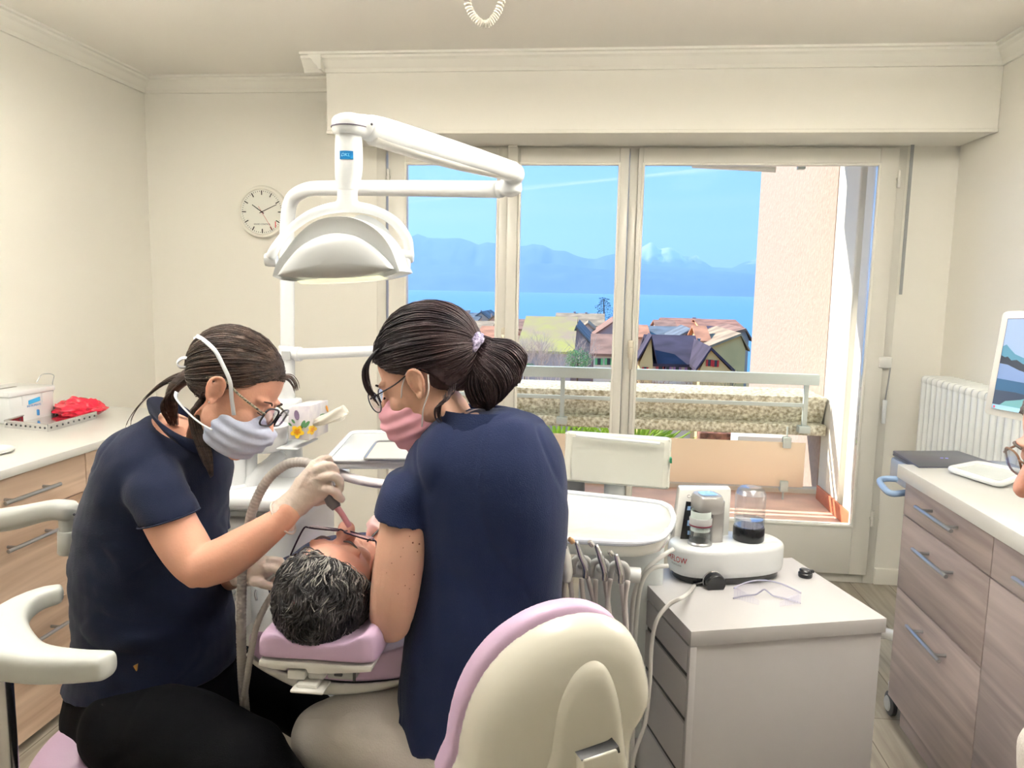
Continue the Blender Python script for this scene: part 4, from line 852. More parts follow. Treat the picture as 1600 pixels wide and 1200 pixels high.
for sg in (-1, 1):
    s_ = M(); s_.hexa([gp(sg * 1.0, 0, .004), gp(sg * .97, 0, .004), gp(sg * .3, -.028, .004), gp(sg * .3, -.031, .004)], [gp(sg * 1.0, 0, .034), gp(sg * .97, 0, .034), gp(sg * .3, -.028, .016), gp(sg * .3, -.031, .016)], .001)
    for k in range(7): u = sg * (.9 - k * .07); s_.hexa([gp(u, -.004 * k - .004, .008), gp(u - .012, -.004 * k - .004, .008), gp(u - .012, -.004 * k - .007, .008), gp(u, -.004 * k - .007, .008)], [gp(u, -.004 * k - .004, .028 - k * .0015), gp(u - .012, -.004 * k - .004, .028 - k * .0015), gp(u - .012, -.004 * k - .007, .028 - k * .0015), gp(u, -.004 * k - .007, .028 - k * .0015)])
    s_.build('temple', m_clear, t, smooth=30)
for zz_, rr in ((.003, .0018), (.040, .0018)): M().tube([gp(u / 8, .035 * (1 - (u / 8) ** 2) + .003, zz_ - (.012 * (u / 8) ** 2 if zz_ > .01 else -.014 * math.exp(-((u / 8) / .16) ** 2))) for u in range(-8, 9)], rr, seg=6).build('edge', mat('clear_edge', rgb(214, 214, 236), .1, trans=.5), t)
# little black cap
c = fc(1258, 901); t = thing('black_cap', 'small black plastic cap with a flap beside the water tank', 'cap', c)
s_ = M(); s_.lathe([(0, 0), (.017, 0), (.018, .003), (.018, .010), (.016, .012), (0, .012)], c, (0, 0, 1), 28); s_.build('body', m_black, t)
s_ = M(); s_.lathe([(0, .012), (.015, .013), (.0155, .017), (.012, .020), (0, .020)], c + V(-.002, 0, 0), (.12, 0, 1), 28); s_.box(c + V(.006, -.006, .012), c + V(.021, .006, .019), .002); s_.build('flap', m_black, t)
# scaler device with a screen behind the powder jet
sd = [P(1055, 852, 1.98), P(1094, 852, 1.98)]; cx_ = sd[0].x; t = thing('desktop_device', 'flat white device with a dark upright display behind the powder jet unit', 'dental device', (cx_ + .04, 1.98, CT))
top_ = P(1062, 766, 1.99); s_ = M(); s_.hexa([V(P(1048, 860, 1.96).x, 1.96, CT + .0), V(P(1048, 860, 1.96).x + .15, 1.99, CT + .0), V(P(1048, 860, 1.96).x + .15, 2.07, CT + .0), V(P(1048, 860, 1.96).x, 2.05, CT + .0)], [V(top_.x, 2.0, top_.z), V(top_.x + .14, 2.03, top_.z), V(top_.x + .14, 2.07, top_.z), V(top_.x, 2.05, top_.z)], .006); s_.build('housing', m_white2, t)
q = [P(1062, 845, 1.962), P(1082, 846, 1.962), P(1090, 785, 1.985), P(1072, 783, 1.985)]; q = [p + V(0, -.004, 0) for p in q]; s_ = M(); s_.prism(q, (0, .003, 0)); dsp = s_.build('display', m_black, t)
for (a, b) in ((790, 796), (812, 820), (828, 838)):
    s_ = M(); s_.prism([p + V(0, -.008, 0) for p in (P(1073, b, 1.97), P(1078, b, 1.97), P(1079, a, 1.97), P(1074, a, 1.97))], (0, .003, 0)); s_.build('icon', MATS['pale_blue_plastic'], dsp)
text_mesh('Cav', .012, m_dgrey, t, P(1079, 776, 1.985), V(1, 0, 0), V(0, .1, 1))
# ================================================================== DENTAL UNIT
# wall clock
ck = P(413, 332, BY); rC = 40 * pxm(BY); t = thing('wall_clock', 'round white wall clock with black hands left of the window', 'clock', (ck.x, BY, ck.z))
ay = (0, -1, 0)
M().lathe([(0, 0), (rC * 1.02, 0), (rC * 1.03, .02), (rC * .99, .034), (rC * .9, .036), (rC * .87, .026), (0, .026)], (ck.x, BY, ck.z), ay, 64).build('rim', m_trim, t, smooth=40)
m_face = mat('clock_face', rgb(232, 232, 222), .4); M().lathe([(0, .0262), (rC * .87, .0262), (rC * .87, .028), (0, .028)], (ck.x, BY, ck.z), ay, 64).build('face', m_face, t)
def cpt(a, r, d=.029): return V(ck.x + math.sin(a) * r * rC, BY - d, ck.z + math.cos(a) * r * rC)
def cmark(a, r0, r1, w, d, m, name, par=None, w2=None):
    s = V(math.cos(a), 0, -math.sin(a)) * w * rC; s2 = V(math.cos(a), 0, -math.sin(a)) * (w2 or w) * rC; M().prism([cpt(a, r0, d) - s, cpt(a, r0, d) + s, cpt(a, r1, d) + s2, cpt(a, r1, d) - s2], (0, -.0008, 0)).build(name, m, par or t, smooth=0)
for k in range(60):
    if k % 5: cmark(2 * PI * k / 60, .78, .83, .008, .0285, m_dgrey, 'minute_mark')
    else: cmark(2 * PI * k / 60, .66, .83, .018, .0285, m_black, 'hour_mark')
cmark(math.radians(-55), -.1, .48, .018, .030, m_black, 'hour_hand', None, .014); cmark(math.radians(65), -.1, .68, .016, .0312, m_black, 'minute_hand', None, .01)
cmark(math.radians(148), -.25, .8, .006, .0324, mat('red_hand', rgb(190, 50, 56), .5), 'second_hand')
M().lathe([(0, 0), (.004, 0), (.004, .003), (0, .003)], cpt(0, 0, .031), ay, 12).build('pivot', m_black, t)
text_mesh('RADIO CONTROL', .011, m_dgrey, t, cpt(PI, .48, .0285), V(1, 0, 0), V(0, 0, 1))

# ------------------------------------------------ spittoon unit with pole
UY = 2.22
t = thing('spittoon_unit', 'white dental cuspidor unit with round bowl and filler column', 'dental unit', (P(420, 900, UY).x, UY, 0))
ux0, ux1 = P(322, 900, 2.05).x, P(470, 900, 2.05).x
zt = PZ(400, 770, .905).z
zt = P(400, 776, 2.02).z
bd = M(); bd.box((ux0, 2.05, .12), (ux1 - .02, 2.42, zt - .07), .03, 3); bd.build('body', m_white, t, smooth=40)
bd = M(); bd.box((ux0 - .01, 2.02, zt - .05), (ux1 + .02, 2.46, zt), .02, 3); bd.build('top_plate', m_white, t, smooth=40)
bd = M(); bd.box((ux0 + .02, 2.035, zt - .068), (ux1 - .02, 2.43, zt - .048), .006); bd.build('shadow_groove', m_grey, t)
bd = M(); a = P(342, 785, 2.03); b = P(356, 812, 2.03); bd.box((a.x, 2.0, b.z), (b.x, 2.06, a.z), .006); bd.build('side_module', m_white, t)
a = P(345, 900, 1.98); b = P(371, 990, 1.98); bd = M(); bd.box((a.x - .03, 1.99, b.z), (b.x + .01, 2.06, a.z), .006); pn = bd.build('button_panel', m_white2, t)
for py in (915, 925, 937): q = P(361, py, 1.985); s_ = M(); s_.lathe([(0, 0), (.011, 0), (.011, .004), (.008, .006), (0, .006)], (q.x, 1.99, q.z), ay, 20); s_.build('button', m_grey, pn)
M().box((ux0 - .0, 2.1, 0), (ux1 + .1, 2.6, .12), .02).build('foot', m_white2, t)
cA = P(361, 755, 2.12); r0 = 25 * pxm(2.12); s_ = M(); s_.lathe([(0, 0), (r0 * 1.0, 0), (r0 * 1.0, .004), (r0, P(361, 690, 2.12).z - cA.z), (r0 * .96, P(361, 688, 2.12).z - cA.z + .004), (0, P(361, 688, 2.12).z - cA.z + .006)], (cA.x, 2.12, cA.z), (0, 0, 1), 40); s_.build('filler_column', m_white, t, smooth=40)
s_ = M(); s_.lathe([(r0 * 1.0, 0), (r0 * 1.16, 0), (r0 * 1.16, .008), (r0, .014)], (cA.x, 2.12, cA.z - .012), (0, 0, 1), 40); s_.build('column_ring', m_white, t)
# bowl
bc_ = P(412, 664, 2.16); rb = 41 * pxm(2.16); hb_ = (706 - 662) * pxm(2.16)
s_ = M(); s_.lathe([(0, -hb_), (rb * .55, -hb_), (rb * .86, -hb_ * .86), (rb * .96, -hb_ * .5), (rb, -.004), (rb * 1.01, 0), (rb * .95, 0), (rb * .9, -hb_ * .45), (rb * .6, -hb_ * .75), (0, -hb_ * .82)], bc_, (0, 0, 1), 48); s_.build('bowl', mat('bowl_porcelain', rgb(238, 238, 236), .1, coat=.7), t, smooth=60)
s_ = M(); s_.tube([P(440, 706, 2.18), P(425, 722, 2.17), P(400, 745, 2.15), P(386, 762, 2.14)], [.02, .02, .024, .03], seg=14); s_.tube([P(392, 707, 2.15), P(390, 740, 2.15), P(388, 765, 2.15)], [.02, .022, .026], seg=14); s_.build('bowl_bracket', m_white, t, smooth=180)
# pole
pb = P(452, 725, 2.32); s_ = M(); 
rad = 22 * pxm(2.3)
s_.cyl(P(452, 745, 2.3), P(450, 622, 2.3), rad, seg=32, bev=.006); s_.cyl(P(452, 745, 2.3), P(452, 722, 2.3), rad * 1.35, rad * 1.25, 32, .01); s_.build('pole_base', m_white, t, smooth=40)
s_ = M(); top = P(450, 330, 2.3); rp_ = 11 * pxm(2.3)
s_.cyl(P(449, 640, 2.3), P(448, 540, 2.3), rp_ * 1.15, seg=28, bev=.003)
s_.tube([P(449, 640, 2.3), P(449, 500, 2.3), P(448.5, 400, 2.3), P(449, 345, 2.3), P(456, 312, 2.29), P(478, 297, 2.26), P(510, 294, 2.22), P(600, 294, 2.12), P(700, 295, 2.03), P(780, 296, 1.96)], rp_ * 1.02, seg=24, sub=8); s_.build('lamp_pole', m_white, t, smooth=180)
lb_ = M(); a = P(447, 556, 2.3 - rp_ * 1.25); lb_.box((a.x - .014, a.y - .002, a.z - .014), (a.x + .014, a.y, a.z + .014)); lb_.build('rating_plate', m_grey, t)
for py in (372, ): 
    q = P(434, 350, 2.28); s_ = M(); s_.box((q.x, 2.26, q.z - .012), (q.x + .002, 2.262, q.z + .006)); s_.build('scale_mark', MATS['red_hand'], t)
# lateral arm to the tray
s_ = M(); s_.tube([P(455, 553, 2.3), P(470, 553, 2.29), P(570, 549, 2.28), P(648, 546, 2.27)], [.019, .0175, .0165, .0165], seg=16); s_.build('tray_arm', m_white, t, smooth=180)
s_ = M(); s_.cyl(P(462, 553, 2.295), P(470, 553, 2.29), .023, seg=20, bev=.003); s_.build('arm_collar', m_white, t, smooth=40); s_ = M(); s_.cyl(P(648, 560, 2.27), P(648, 535, 2.27), .026, seg=20, bev=.004); s_.build('arm_pivot', m_white, t, smooth=40); s_ = M(); s_.tube([P(648, 546, 2.27), P(652, 620, 2.27), P(656, 700, 2.27)], .016, seg=14); s_.build('tray_post', m_white, t, smooth=40)
# joint and spring arm, lamp
J = P(800, 275, 1.92)
s_ = M(); s_.ell(P(797, 291, 1.945), (.029, .034, .027)); s_.ell(P(803, 272, 1.92), (.027, .03, .027)); s_.cyl(P(776, 296, 1.965), P(786, 295.5, 1.955), .0215, seg=28, bev=.003); s_.cyl(P(799, 302, 1.94), P(801, 262, 1.93), .027, .022, 28, .008); j_ = s_.build('elbow_joint', m_white, t, smooth=180); remesh(j_, .003, 6)
s_ = M(); A_, B_ = P(577, 200, 1.60), P(800, 268, 1.91)
dr = (B_ - A_).normalized(); up_ = (V(0, 0, 1) - dr * dr.z).normalized(); sd_ = dr.cross(up_)
s_.eloft([(A_, up_ * .027, sd_ * .027), (A_ + (B_ - A_) * .15, up_ * .030, sd_ * .028), (A_ + (B_ - A_) * .6, up_ * .028, sd_ * .027), (B_, up_ * .024, sd_ * .025)], 28, 6, (.5, .6), 2.5); s_.build('spring_arm', m_white, t, smooth=60)
s_ = M(); s_.eloft([(A_ + dr * .01 - up_ * .016, up_ * .016, sd_ * .022), (A_ + (B_ - A_) * .5 - up_ * .020, up_ * .014, sd_ * .02), (B_ - dr * .02 - up_ * .014, up_ * .010, sd_ * .016)], 24, 6, (.4, .4), 3); s_.build('arm_cover', m_white2, t, smooth=60)
for q, w_ in ((P(581, 194, 1.568), .003), (P(793, 266, 1.883), .003)): s_ = M(); s_.ell(q, .0028, seg=10, rg=8); s_.build('screw', m_dgrey, t)

LY = 1.58
t2 = thing('treatment_lamp', 'white shield shaped operating lamp with yoke above the patient', 'dental lamp', P(530, 380, LY))
s_ = M(); k = pxm(LY)
HX = P(548, 190, LY)
s_.ell(P(547, 192, LY), (29 * k, 29 * k, 15 * k)); s_.cyl(P(547, 212, LY), P(547, 192, LY), 28 * k, 28.5 * k, 32, .008); s_.tube([P(549, 198, LY), P(568, 197, 1.59), P(580, 200, 1.60)], [.026, .024, .024], seg=20); hdj = s_.build('arm_knuckle', m_white, t2, smooth=180); remesh(hdj, .003, 6)
s_ = M(); s_.cyl(P(547, 200.5, LY), P(547, 199, LY), 29.4 * k, seg=40); s_.build('knuckle_seam', mat('violet_seam', rgb(90, 80, 100), .5), t2)
s_ = M(); s_.eloft([(P(545, 208, LY), V(20 * k, 0, 0), V(0, 20 * k, 0)), (P(545, 230, LY), V(21.5 * k, 0, 0), V(0, 21 * k, 0)), (P(545, 262, LY), V(21.5 * k, 0, 0), V(0, 21 * k, 0)), (P(544, 280, LY), V(20 * k, 0, 0), V(0, 20 * k, 0)), (P(544, 296, LY), V(16 * k, 0, 0), V(0, 18 * k, 0))], 32, 6, (0, .3)); s_.build('neck_sleeve', m_white, t2, smooth=60)
lb_ = M(); ql = P(541, 242, LY - 21.5 * k); zc = ql.z; lw, lh = 10.5 * k, 6.2 * k
def nb(x, y, z): ang = (x + (ql.x - P(545, 242, LY).x)) / (21.6 * k); c0_ = P(545, 242, LY); return V(c0_.x + math.sin(ang) * (21.7 * k + z * .5), LY - math.cos(ang) * (21.7 * k + z * .5), zc + y)
lv = []; lf_ = []
for i in range(9):
    x = -lw + 2 * lw * i / 8; lv += [nb(x, -lh, .0012), nb(x, lh, .0012), nb(x, lh, .0), nb(x, -lh, 0)]
for i in range(8):
    a = i * 4; lf_ += [(a, a + 4, a + 5, a + 1), (a + 1, a + 5, a + 6, a + 2), (a + 2, a + 6, a + 7, a + 3), (a + 3, a + 7, a + 4, a)]
lb_.add(lv, lf_); badge = lb_.build('badge', mat('badge_blue', rgb(30, 120, 180), .3), t2, label='blue rectangular badge')
text_mesh('DKL', .0092, mat('pale_lettering', rgb(200, 236, 250), .4), t2, ql, V(1, 0, 0), V(0, 0, 1), bend=lambda x, y, z: nb(x - .001 + y * .3, y, .0035))
lt = M()
for a_ in (-8, ): pass
s_ = M(); s_.eloft([(P(544, 284, LY), V(16 * k, 0, 0), V(0, 16 * k, 0)), (P(543, 305, LY), V(16 * k, 0, 0), V(0, 15 * k, 0)), (P(543, 318, LY), V(18 * k, 0, 0), V(0, 13 * k, 0)), (P(543, 327, LY), V(30 * k, 0, 0), V(0, 10 * k, 0))], 28, 6, (0, .2)); 
# yoke
yk = [(422, 404, -.02), (430, 388, -.02), (452, 360, 0), (485, 336, 0), (520, 325, 0), (560, 324, 0), (595, 333, 0), (620, 350, .0), (636, 374, 0), (639, 396, 0)]
s_.tube([P(x, y, LY + d) for x, y, d in yk], [8 * k, 8 * k, 7 * k, 8 * k, 9 * k, 9 * k, 8 * k, 8.5 * k, 8.5 * k, 8 * k], seg=16, sub=6); yo = s_.build('yoke', m_white, t2, smooth=180); remesh(yo, .0028, 5)
for (x, y) in ((424, 406), (637, 400)): s_ = M(); s_.lathe([(0, -.012), (10 * k, -.012), (11 * k, -.006), (11 * k, .008), (9 * k, .012), (0, .013)], P(x, y, LY), (1, .1, 0), 28); s_.build('pivot_knob', m_white, t2)
s_ = M(); s_.ell(P(636, 413, LY - .01), (6 * k, 5 * k, 12 * k)); s_.build('lever', m_white, t2)
# lamp head: dome shell between an upper arch and the lower front edge
low = [(430, 430), (445, 437), (480, 441), (530, 442), (580, 438), (615, 430), (628, 422)]
arch = [(430, 428), (442, 405), (462, 378), (490, 358), (530, 347), (565, 352), (595, 372), (614, 394), (628, 420)]
def curve(pts, n):
    v = [V(x, y, 0) for x, y in pts]; c_, _ = crs(v, [0] * len(v), 8); Ls = [0]
    for i in range(1, len(c_)): Ls.append(Ls[-1] + (c_[i] - c_[i - 1]).length)
    out = []
    for j in range(n):
        d = Ls[-1] * j / (n - 1); i = 0
        while i < len(Ls) - 2 and Ls[i + 1] < d: i += 1
        u = (d - Ls[i]) / max(1e-9, Ls[i + 1] - Ls[i]); q_ = c_[i].lerp(c_[i + 1], u); out.append((q_.x, q_.y))
    return out
N_ = 33
# front shell outline (nearest) and the rear, larger dome behind it
F_top = curve([(432, 430), (447, 408), (468, 385), (495, 370), (522, 364), (552, 368), (582, 386), (605, 408), (614, 420)], N_)
F_low = curve([(432, 430), (460, 434), (500, 436), (540, 435), (575, 431), (600, 425), (614, 420)], N_)
s_ = M(); fr_t = [P(x, y, LY - .115) for x, y in F_top]; fr_b = [P(x, y, LY - .115) for x, y in F_low]
loop = fr_t + fr_b[-2:0:-1]; cN = sum(loop, Vector()) / len(loop)
s_.rings([[cN + (p - cN) * kx + V(0, dy, 0) for p in loop] for kx, dy in ((.2, -.014), (.6, -.011), (.9, -.004), (1.0, .004), (1.0, .014), (.6, .016))]); s_.build('front_cover', mat('pearl_grey_cover', rgb(196, 199, 200), .28, coat=.4), t2, smooth=60)
O_top = curve([(430, 432), (436, 412), (450, 392), (470, 366), (497, 345), (530, 338), (560, 342), (590, 358), (612, 384), (628, 424)], N_)
O_low = curve([(430, 432), (446, 438), (480, 441), (530, 442), (580, 438), (612, 431), (628, 424)], N_)
s_ = M(); rs = []
for kx, dz, yy in ((.35, .0, LY + .09), (.62, 0, LY + .075), (.85, 0, LY + .04), (.98, 0, LY - .01), (1.0, 0, LY - .05), (1.0, 0, LY - .09), (.985, 0, LY - .105), (.9, 0, LY - .1)):
    tt = [P(x, y, LY - .09) for x, y in O_top] + [P(x, y, LY - .09) for x, y in O_low][-2:0:-1]; cc_ = sum(tt, Vector()) / len(tt); cc_.z = min(p.z for p in tt) + .02
    rs.append([V(cc_.x + (p.x - cc_.x) * (1 - (1 - kx) * .5), yy, cc_.z + (p.z - cc_.z) * kx) for p in tt])
s_.rings(rs); s_.build('reflector_shell', m_white, t2, smooth=60)
R_top = curve([(545, 350), (556, 337), (575, 337), (600, 352), (618, 378), (630, 400), (622, 410)], 17)
s_ = M(); s_.rings([[P(x, y, LY + .0 + dd) for x, y in R_top] for dd in (.0, .05)][:2] + [[P(x - 8, y + 10, LY + .05) for x, y in R_top]] + [[P(x - 8, y + 10, LY) for x, y in R_top]], cap=True, closed=True); s_.build('rear_visor', m_white, t2, smooth=60)
s_ = M(); yy = LY - .115; s_.prism([P(x, y, yy) for x, y in ((462, 439), (500, 435), (550, 434), (590, 430), (598, 433), (590, 437), (550, 441), (500, 443), (470, 444))], (0, .05, 0), .002); s_.build('light_window', mat('lamp_glass', rgb(246, 244, 214), .2, emit=rgb(250, 246, 214), estr=.35), t2)

# ------------------------------------------------ tissue box and its holder
bx = M(); Y0 = 2.10
q = [P(451, 635, Y0), P(484, 634, Y0 + .0), P(484, 688, Y0), P(451, 686, Y0)]
dirb = P(513, 625, 2.30) - P(484, 634, Y0)
t = thing('tissue_box', 'flowered tissue box with yellow blossoms fixed to the white pole', 'tissue box', P(480, 690, 2.15))
m_tb = mat('tissue_carton', rgb(240, 236, 234), .4, coat=.3, vary=.2, vscale=16, vcol=rgb(206, 200, 210)); bx.prism(q, dirb, .0015); bx.build('carton', m_tb, t)
U = (q[1] - q[0]); Vv = (q[3] - q[0]); fnn = V(0, -1, 0)
def tp(u, v, o_=.0012): return q[0] + U * u + Vv * v + fnn * o_
m_pet = mat('yellow_petal', rgb(250, 206, 50), .5); m_pet2 = mat('orange_petal', rgb(244, 160, 40), .5); m_lf = mat('green_leaf_print', rgb(90, 140, 96), .5)
def petal(c, a, L, w, m, f=tp, par=None, nm='blossom'):
    pts = []
    for k_ in range(12): b_ = 2 * PI * k_ / 12; x, y = L / 2 + math.cos(b_) * L / 2, math.sin(b_) * w; pts.append(f(c[0] + x * math.cos(a) - y * math.sin(a), c[1] + (x * math.sin(a) + y * math.cos(a)) * .62))
    mm_ = M(); mm_.prism(pts, fnn * .0005 if f is tp else side_n * .0005); return mm_
def flower(c, S, f=tp):
    a_ = M(); 
    for j in range(5): g_ = petal(c, 2 * PI * j / 5 + .3, S, S * .36, None, f); a_.add(g_.v, g_.f)
    a_.build('blossom', m_pet, t); b_ = M()
    for j in range(5): g_ = petal(c, 2 * PI * j / 5 + .3, S * .5, S * .13, None, (lambda u, v: f(u, v, .0024))); b_.add(g_.v, g_.f)
    b_.build('blossom_heart', m_pet2, t)
side_n = U.cross(dirb)
side_n = dirb.cross(V(0, 0, 1)).normalized()
def sp_(u, v, o_=.0014): return q[1] + dirb * u + Vv * v + side_n * o_
flower((.42, .78), .34)
for c, a, L in (((.62, .68), -1.2, .42), ((.75, .66), -.9, .40), ((.15, .6), -2.3, .22), ((.3, .52), -2.2, .25)): petal(c, a, L, L * .22, None).build('leaf_print', m_lf, t)
petal((.35, .12), 1.4, .5, .12, None).build('tulip_print', mat('mauve_print', rgb(130, 112, 140), .5), t)
flower((.10, .75), .26, sp_)
petal((.5, .4), .2, .3, .07, None, sp_).build('leaf_print', m_lf, t)
petal((.85, .15), 1.3, .4, .05, None, sp_).build('blossom', m_pet2, t)
tpz = q[0] + (q[1] - q[0]) * .5
# tissue
c0 = P(497, 660, 2.17); m_tis = mat('tissue_paper', rgb(242, 238, 228), .8, translucent=.35)
s_ = M(); rs = []
for i, (x, y, w_, d_) in enumerate(((489, 661, 6, 2.14), (500, 658, 9, 2.14), (512, 654, 10, 2.12), (524, 648, 12, 2.10), (534, 645, 13, 2.09), (539, 648, 9, 2.09), (541, 648, 4, 2.09))):
    c_ = P(x, y, d_); ww = w_ * pxm(2.1); rs.append([c_ + V(math.sin(a) * .006 + .003 * math.sin(3 * a + i), math.cos(a) * .01 * (1 + .4 * math.sin(4 * a + i * 1.3)), math.sin(a) * ww * (1 + .12 * math.sin(5 * a + i))) for a in [2 * PI * j / 30 for j in range(30)]])
s_.rings(rs); s_.build('tissue', m_tis, t, smooth=60)
# holder
s_ = M(); a = P(455, 690, 2.2); s_.box((a.x - .005, 2.1, a.z - .004), (a.x + .06, 2.27, a.z + .0005), .002); tag(s_.build('shelf_bracket', m_white, bpy.data.objects['spittoon_unit']), None)

# ------------------------------------------------ assistant tray (left of the dark haired woman)
TZ = 1.0
def U_(px, py, z=TZ): return PZ(px, py, z)
tq = [U_(509, 722), U_(700, 722), U_(700, 677), U_(550, 677)]
t = thing('side_tray_table', 'white side tray table with a raised rim beside the standing pole', 'tray table', U_(600, 720))
M().prism(rounded([p for p in tq], .08), (0, 0, -.02), .006).build('table_plate', m_white, t, smooth=40)
tr_ = rounded([p + V(0, 0, .004) for p in tq], .08); M().tube(tr_, .006, seg=8, smooth=False, closed=True).build('rim', m_white, t)
iq = [U_(568, 724, TZ + .006), U_(660, 724, TZ + .006), U_(660, 692, TZ + .006), U_(590, 692, TZ + .006)]; iq = [U_(568, 720, TZ + .006), U_(660, 721, TZ + .006), U_(660, 692, TZ + .006), U_(588, 692, TZ + .006)]
tt_ = thing('small_tray', 'small flat metal tray lying on the white side table', 'tray', sum(iq, Vector()) / 4)
M().prism(rounded(iq, .1), (0, 0, .003)).build('plate', mat('satin_tray', rgb(214, 210, 206), .3, .3), tt_); M().tube(rounded([p + V(0, 0, .004) for p in iq], .1), .0035, seg=8, smooth=False, closed=True).build('rim', m_steel, tt_)
s_ = M(); s_.prism([U_(528, 728, TZ - .035), U_(700, 735, TZ - .035), U_(700, 700, TZ - .035), U_(540, 705, TZ - .035)], (0, 0, .016), .004); s_.build('under_shelf', m_white2, t)
s_ = M(); s_.tube([P(515, 716, 2.0), P(522, 733, 1.90), P(540, 744, 1.88), P(570, 752, 1.87), P(610, 757, 1.87), P(660, 758, 1.88)], .0125, seg=16, sub=8); s_.build('handle', mat('lilac_white_plastic', rgb(240, 234, 236), .3, coat=.5), t, smooth=180)
s_ = M(); s_.cyl(P(656, 742, 2.25), P(656, 700, 2.25), .016, seg=16); s_.build('post', m_white, t)

# ------------------------------------------------ instrument unit (right of the dark haired woman)
t = thing('instrument_unit', 'white doctor instrument console with glossy rounded tabletop over the patient', 'instrument console', (P(960, 860, 1.95).x, 1.95, .6))
kz = .93
def K_(px, py, z=kz): return PZ(px, py, z)
pts = [K_(820, 764), K_(1030, 786), K_(1048, 794), K_(1054, 812), K_(1050, 826), K_(1034, 844), K_(992, 853), K_(820, 843)]
pts = rounded(pts, .3, 3)
s_ = M(); cK = sum(pts, Vector()) / len(pts)
s_.rings([[cK + (p - cK) * a + V(0, 0, h) for p in pts] for a, h in ((.5, -.032), (.86, -.032), (.96, -.028), (.995, -.015), (1.0, -.006), (.99, 0), (.965, .003), (.945, .0), (.92, -.004), (.3, -.004))]); s_.build('tabletop', mat('glossy_enamel', rgb(232, 234, 228), .07, coat=1), t, smooth=60)
M().tube([p + V(0, 0, .003) for p in [cK + (p - cK) * .985 for p in pts]], .007, seg=10, smooth=False, closed=True).build('sky_tinted_rim', mat('sky_reflection_tint', rgb(222, 228, 240), .12, coat=.8), t)  # blue sky reflection put into the rim colour
# screen-like viewer behind
vq = [P(884, 674, 2.0), P(1050, 685, 2.02), P(1046, 766, 2.0), P(880, 752, 1.98)]
vc = sum(vq, Vector()) / 4
M().prism(rounded(vq, .06), (0, .022, 0), .006).build('viewer_panel', mat('warm_grey_panel', rgb(206, 206, 196), .3, coat=.3), t, smooth=40)
v2 = [vc + (p - vc) * .86 + V(0, -.004, -.002) for p in vq]; M().prism(rounded(v2, .02), (0, .01, 0)).build('viewer_inset', mat('grey_inset', rgb(192, 193, 184), .35), t)
M().tube([P(900, 680, 1.985), P(1031, 693, 2.0)], .004, seg=8).build('viewer_clip', m_white, t)
M().prism([P(1047, 716, 2.0), P(1050, 716, 2.0), P(1050, 724, 2.0), P(1047, 724, 2.0)], (0, .02, 0)).build('indicator', mat('green_indicator', rgb(40, 140, 100), .4), t)
s_ = M(); a, b = P(944, 752, 2.03), P(975, 790, 2.03); s_.box((a.x, 2.0, b.z - .02), (b.x, 2.03, a.z + .01), .006); s_.build('viewer_stem', m_grey, t)
# instrument holders
hx = [(878, 882), (908, 884), (937, 889), (967, 893)]
s_ = M(); s_.tube([P(860, 886, 1.54), P(1000, 899, 1.55)], .016, seg=16); s_.build('holder_rail', m_white, t, smooth=60)
for x, y in hx:
    c = P(x, y, 1.51); s_ = M(); rr = .0165
    s_.tube([c + V(-rr, .006, -.018), c + V(-rr, 0, .0), c + V(-rr * .7, -.004, rr * .9), c + V(0, -.006, rr * 1.2), c + V(rr * .7, -.004, rr * .9), c + V(rr, 0, 0), c + V(rr, .006, -.018)], [.007, .0075, .007, .006, .007, .0075, .007], seg=12); s_.tube([c + V(0, .01, 0), P(x, y, 1.53)], .008, seg=10); s_.build('holder', m_grey, t, smooth=180)
tools = [('air_syringe', 'grey tipped white multifunction syringe half hidden by the navy shirt', [(886, 894), (884, 872), (880, 848)], 'w'), ('dental_handpiece', 'steel polishing handpiece with amber head in the second holder', [(915, 888), (907, 868), (900, 846)], 'a'), ('dental_handpiece', 'slim steel contra-angle handpiece in the third holder', [(945, 892), (938, 870), (931, 851)], 'b'), ('dental_handpiece', 'short steel handpiece with angled head in the fourth holder', [(970, 896), (966, 880), (962, 866)], 'c')]
for nm, lb, pp, kd in tools:
    y_ = 1.485; pts_ = [P(x, y, y_) for x, y in pp]; tt_ = thing(nm, lb, 'dental handpiece' if nm != 'air_syringe' else 'syringe', pts_[0], 'instruments in the console holders')
    s_ = M(); s_.tube([pts_[0] - V(0, 0, .02), pts_[0], pts_[1], pts_[2]], [.006, .0075, .007, .0042] if kd != 'w' else [.008, .012, .011, .008], seg=14, sub=5); s_.build('handle', m_chrome if kd != 'w' else m_white2, tt_, smooth=180)
    if kd == 'w': s_ = M(); s_.tube([pts_[2] - V(0, 0, .012), pts_[2] + V(-.002, 0, .012), pts_[2] + V(-.004, 0, .028)], [.0105, .009, .003], seg=14); s_.build('tip', m_dgrey, tt_, smooth=180)
    else:
        s_ = M(); e_ = pts_[2]; s_.lathe([(0, 0), (.0052, 0), (.0055, .003), (.0055, .010), (.004, .0125), (0, .0125)], e_ + V(-.006, 0, -.002), (-.55, -.3, .65), 18); s_.build('head', mat('amber_metal', rgb(200, 160, 120), .3, .5) if kd == 'a' else m_chrome, tt_)
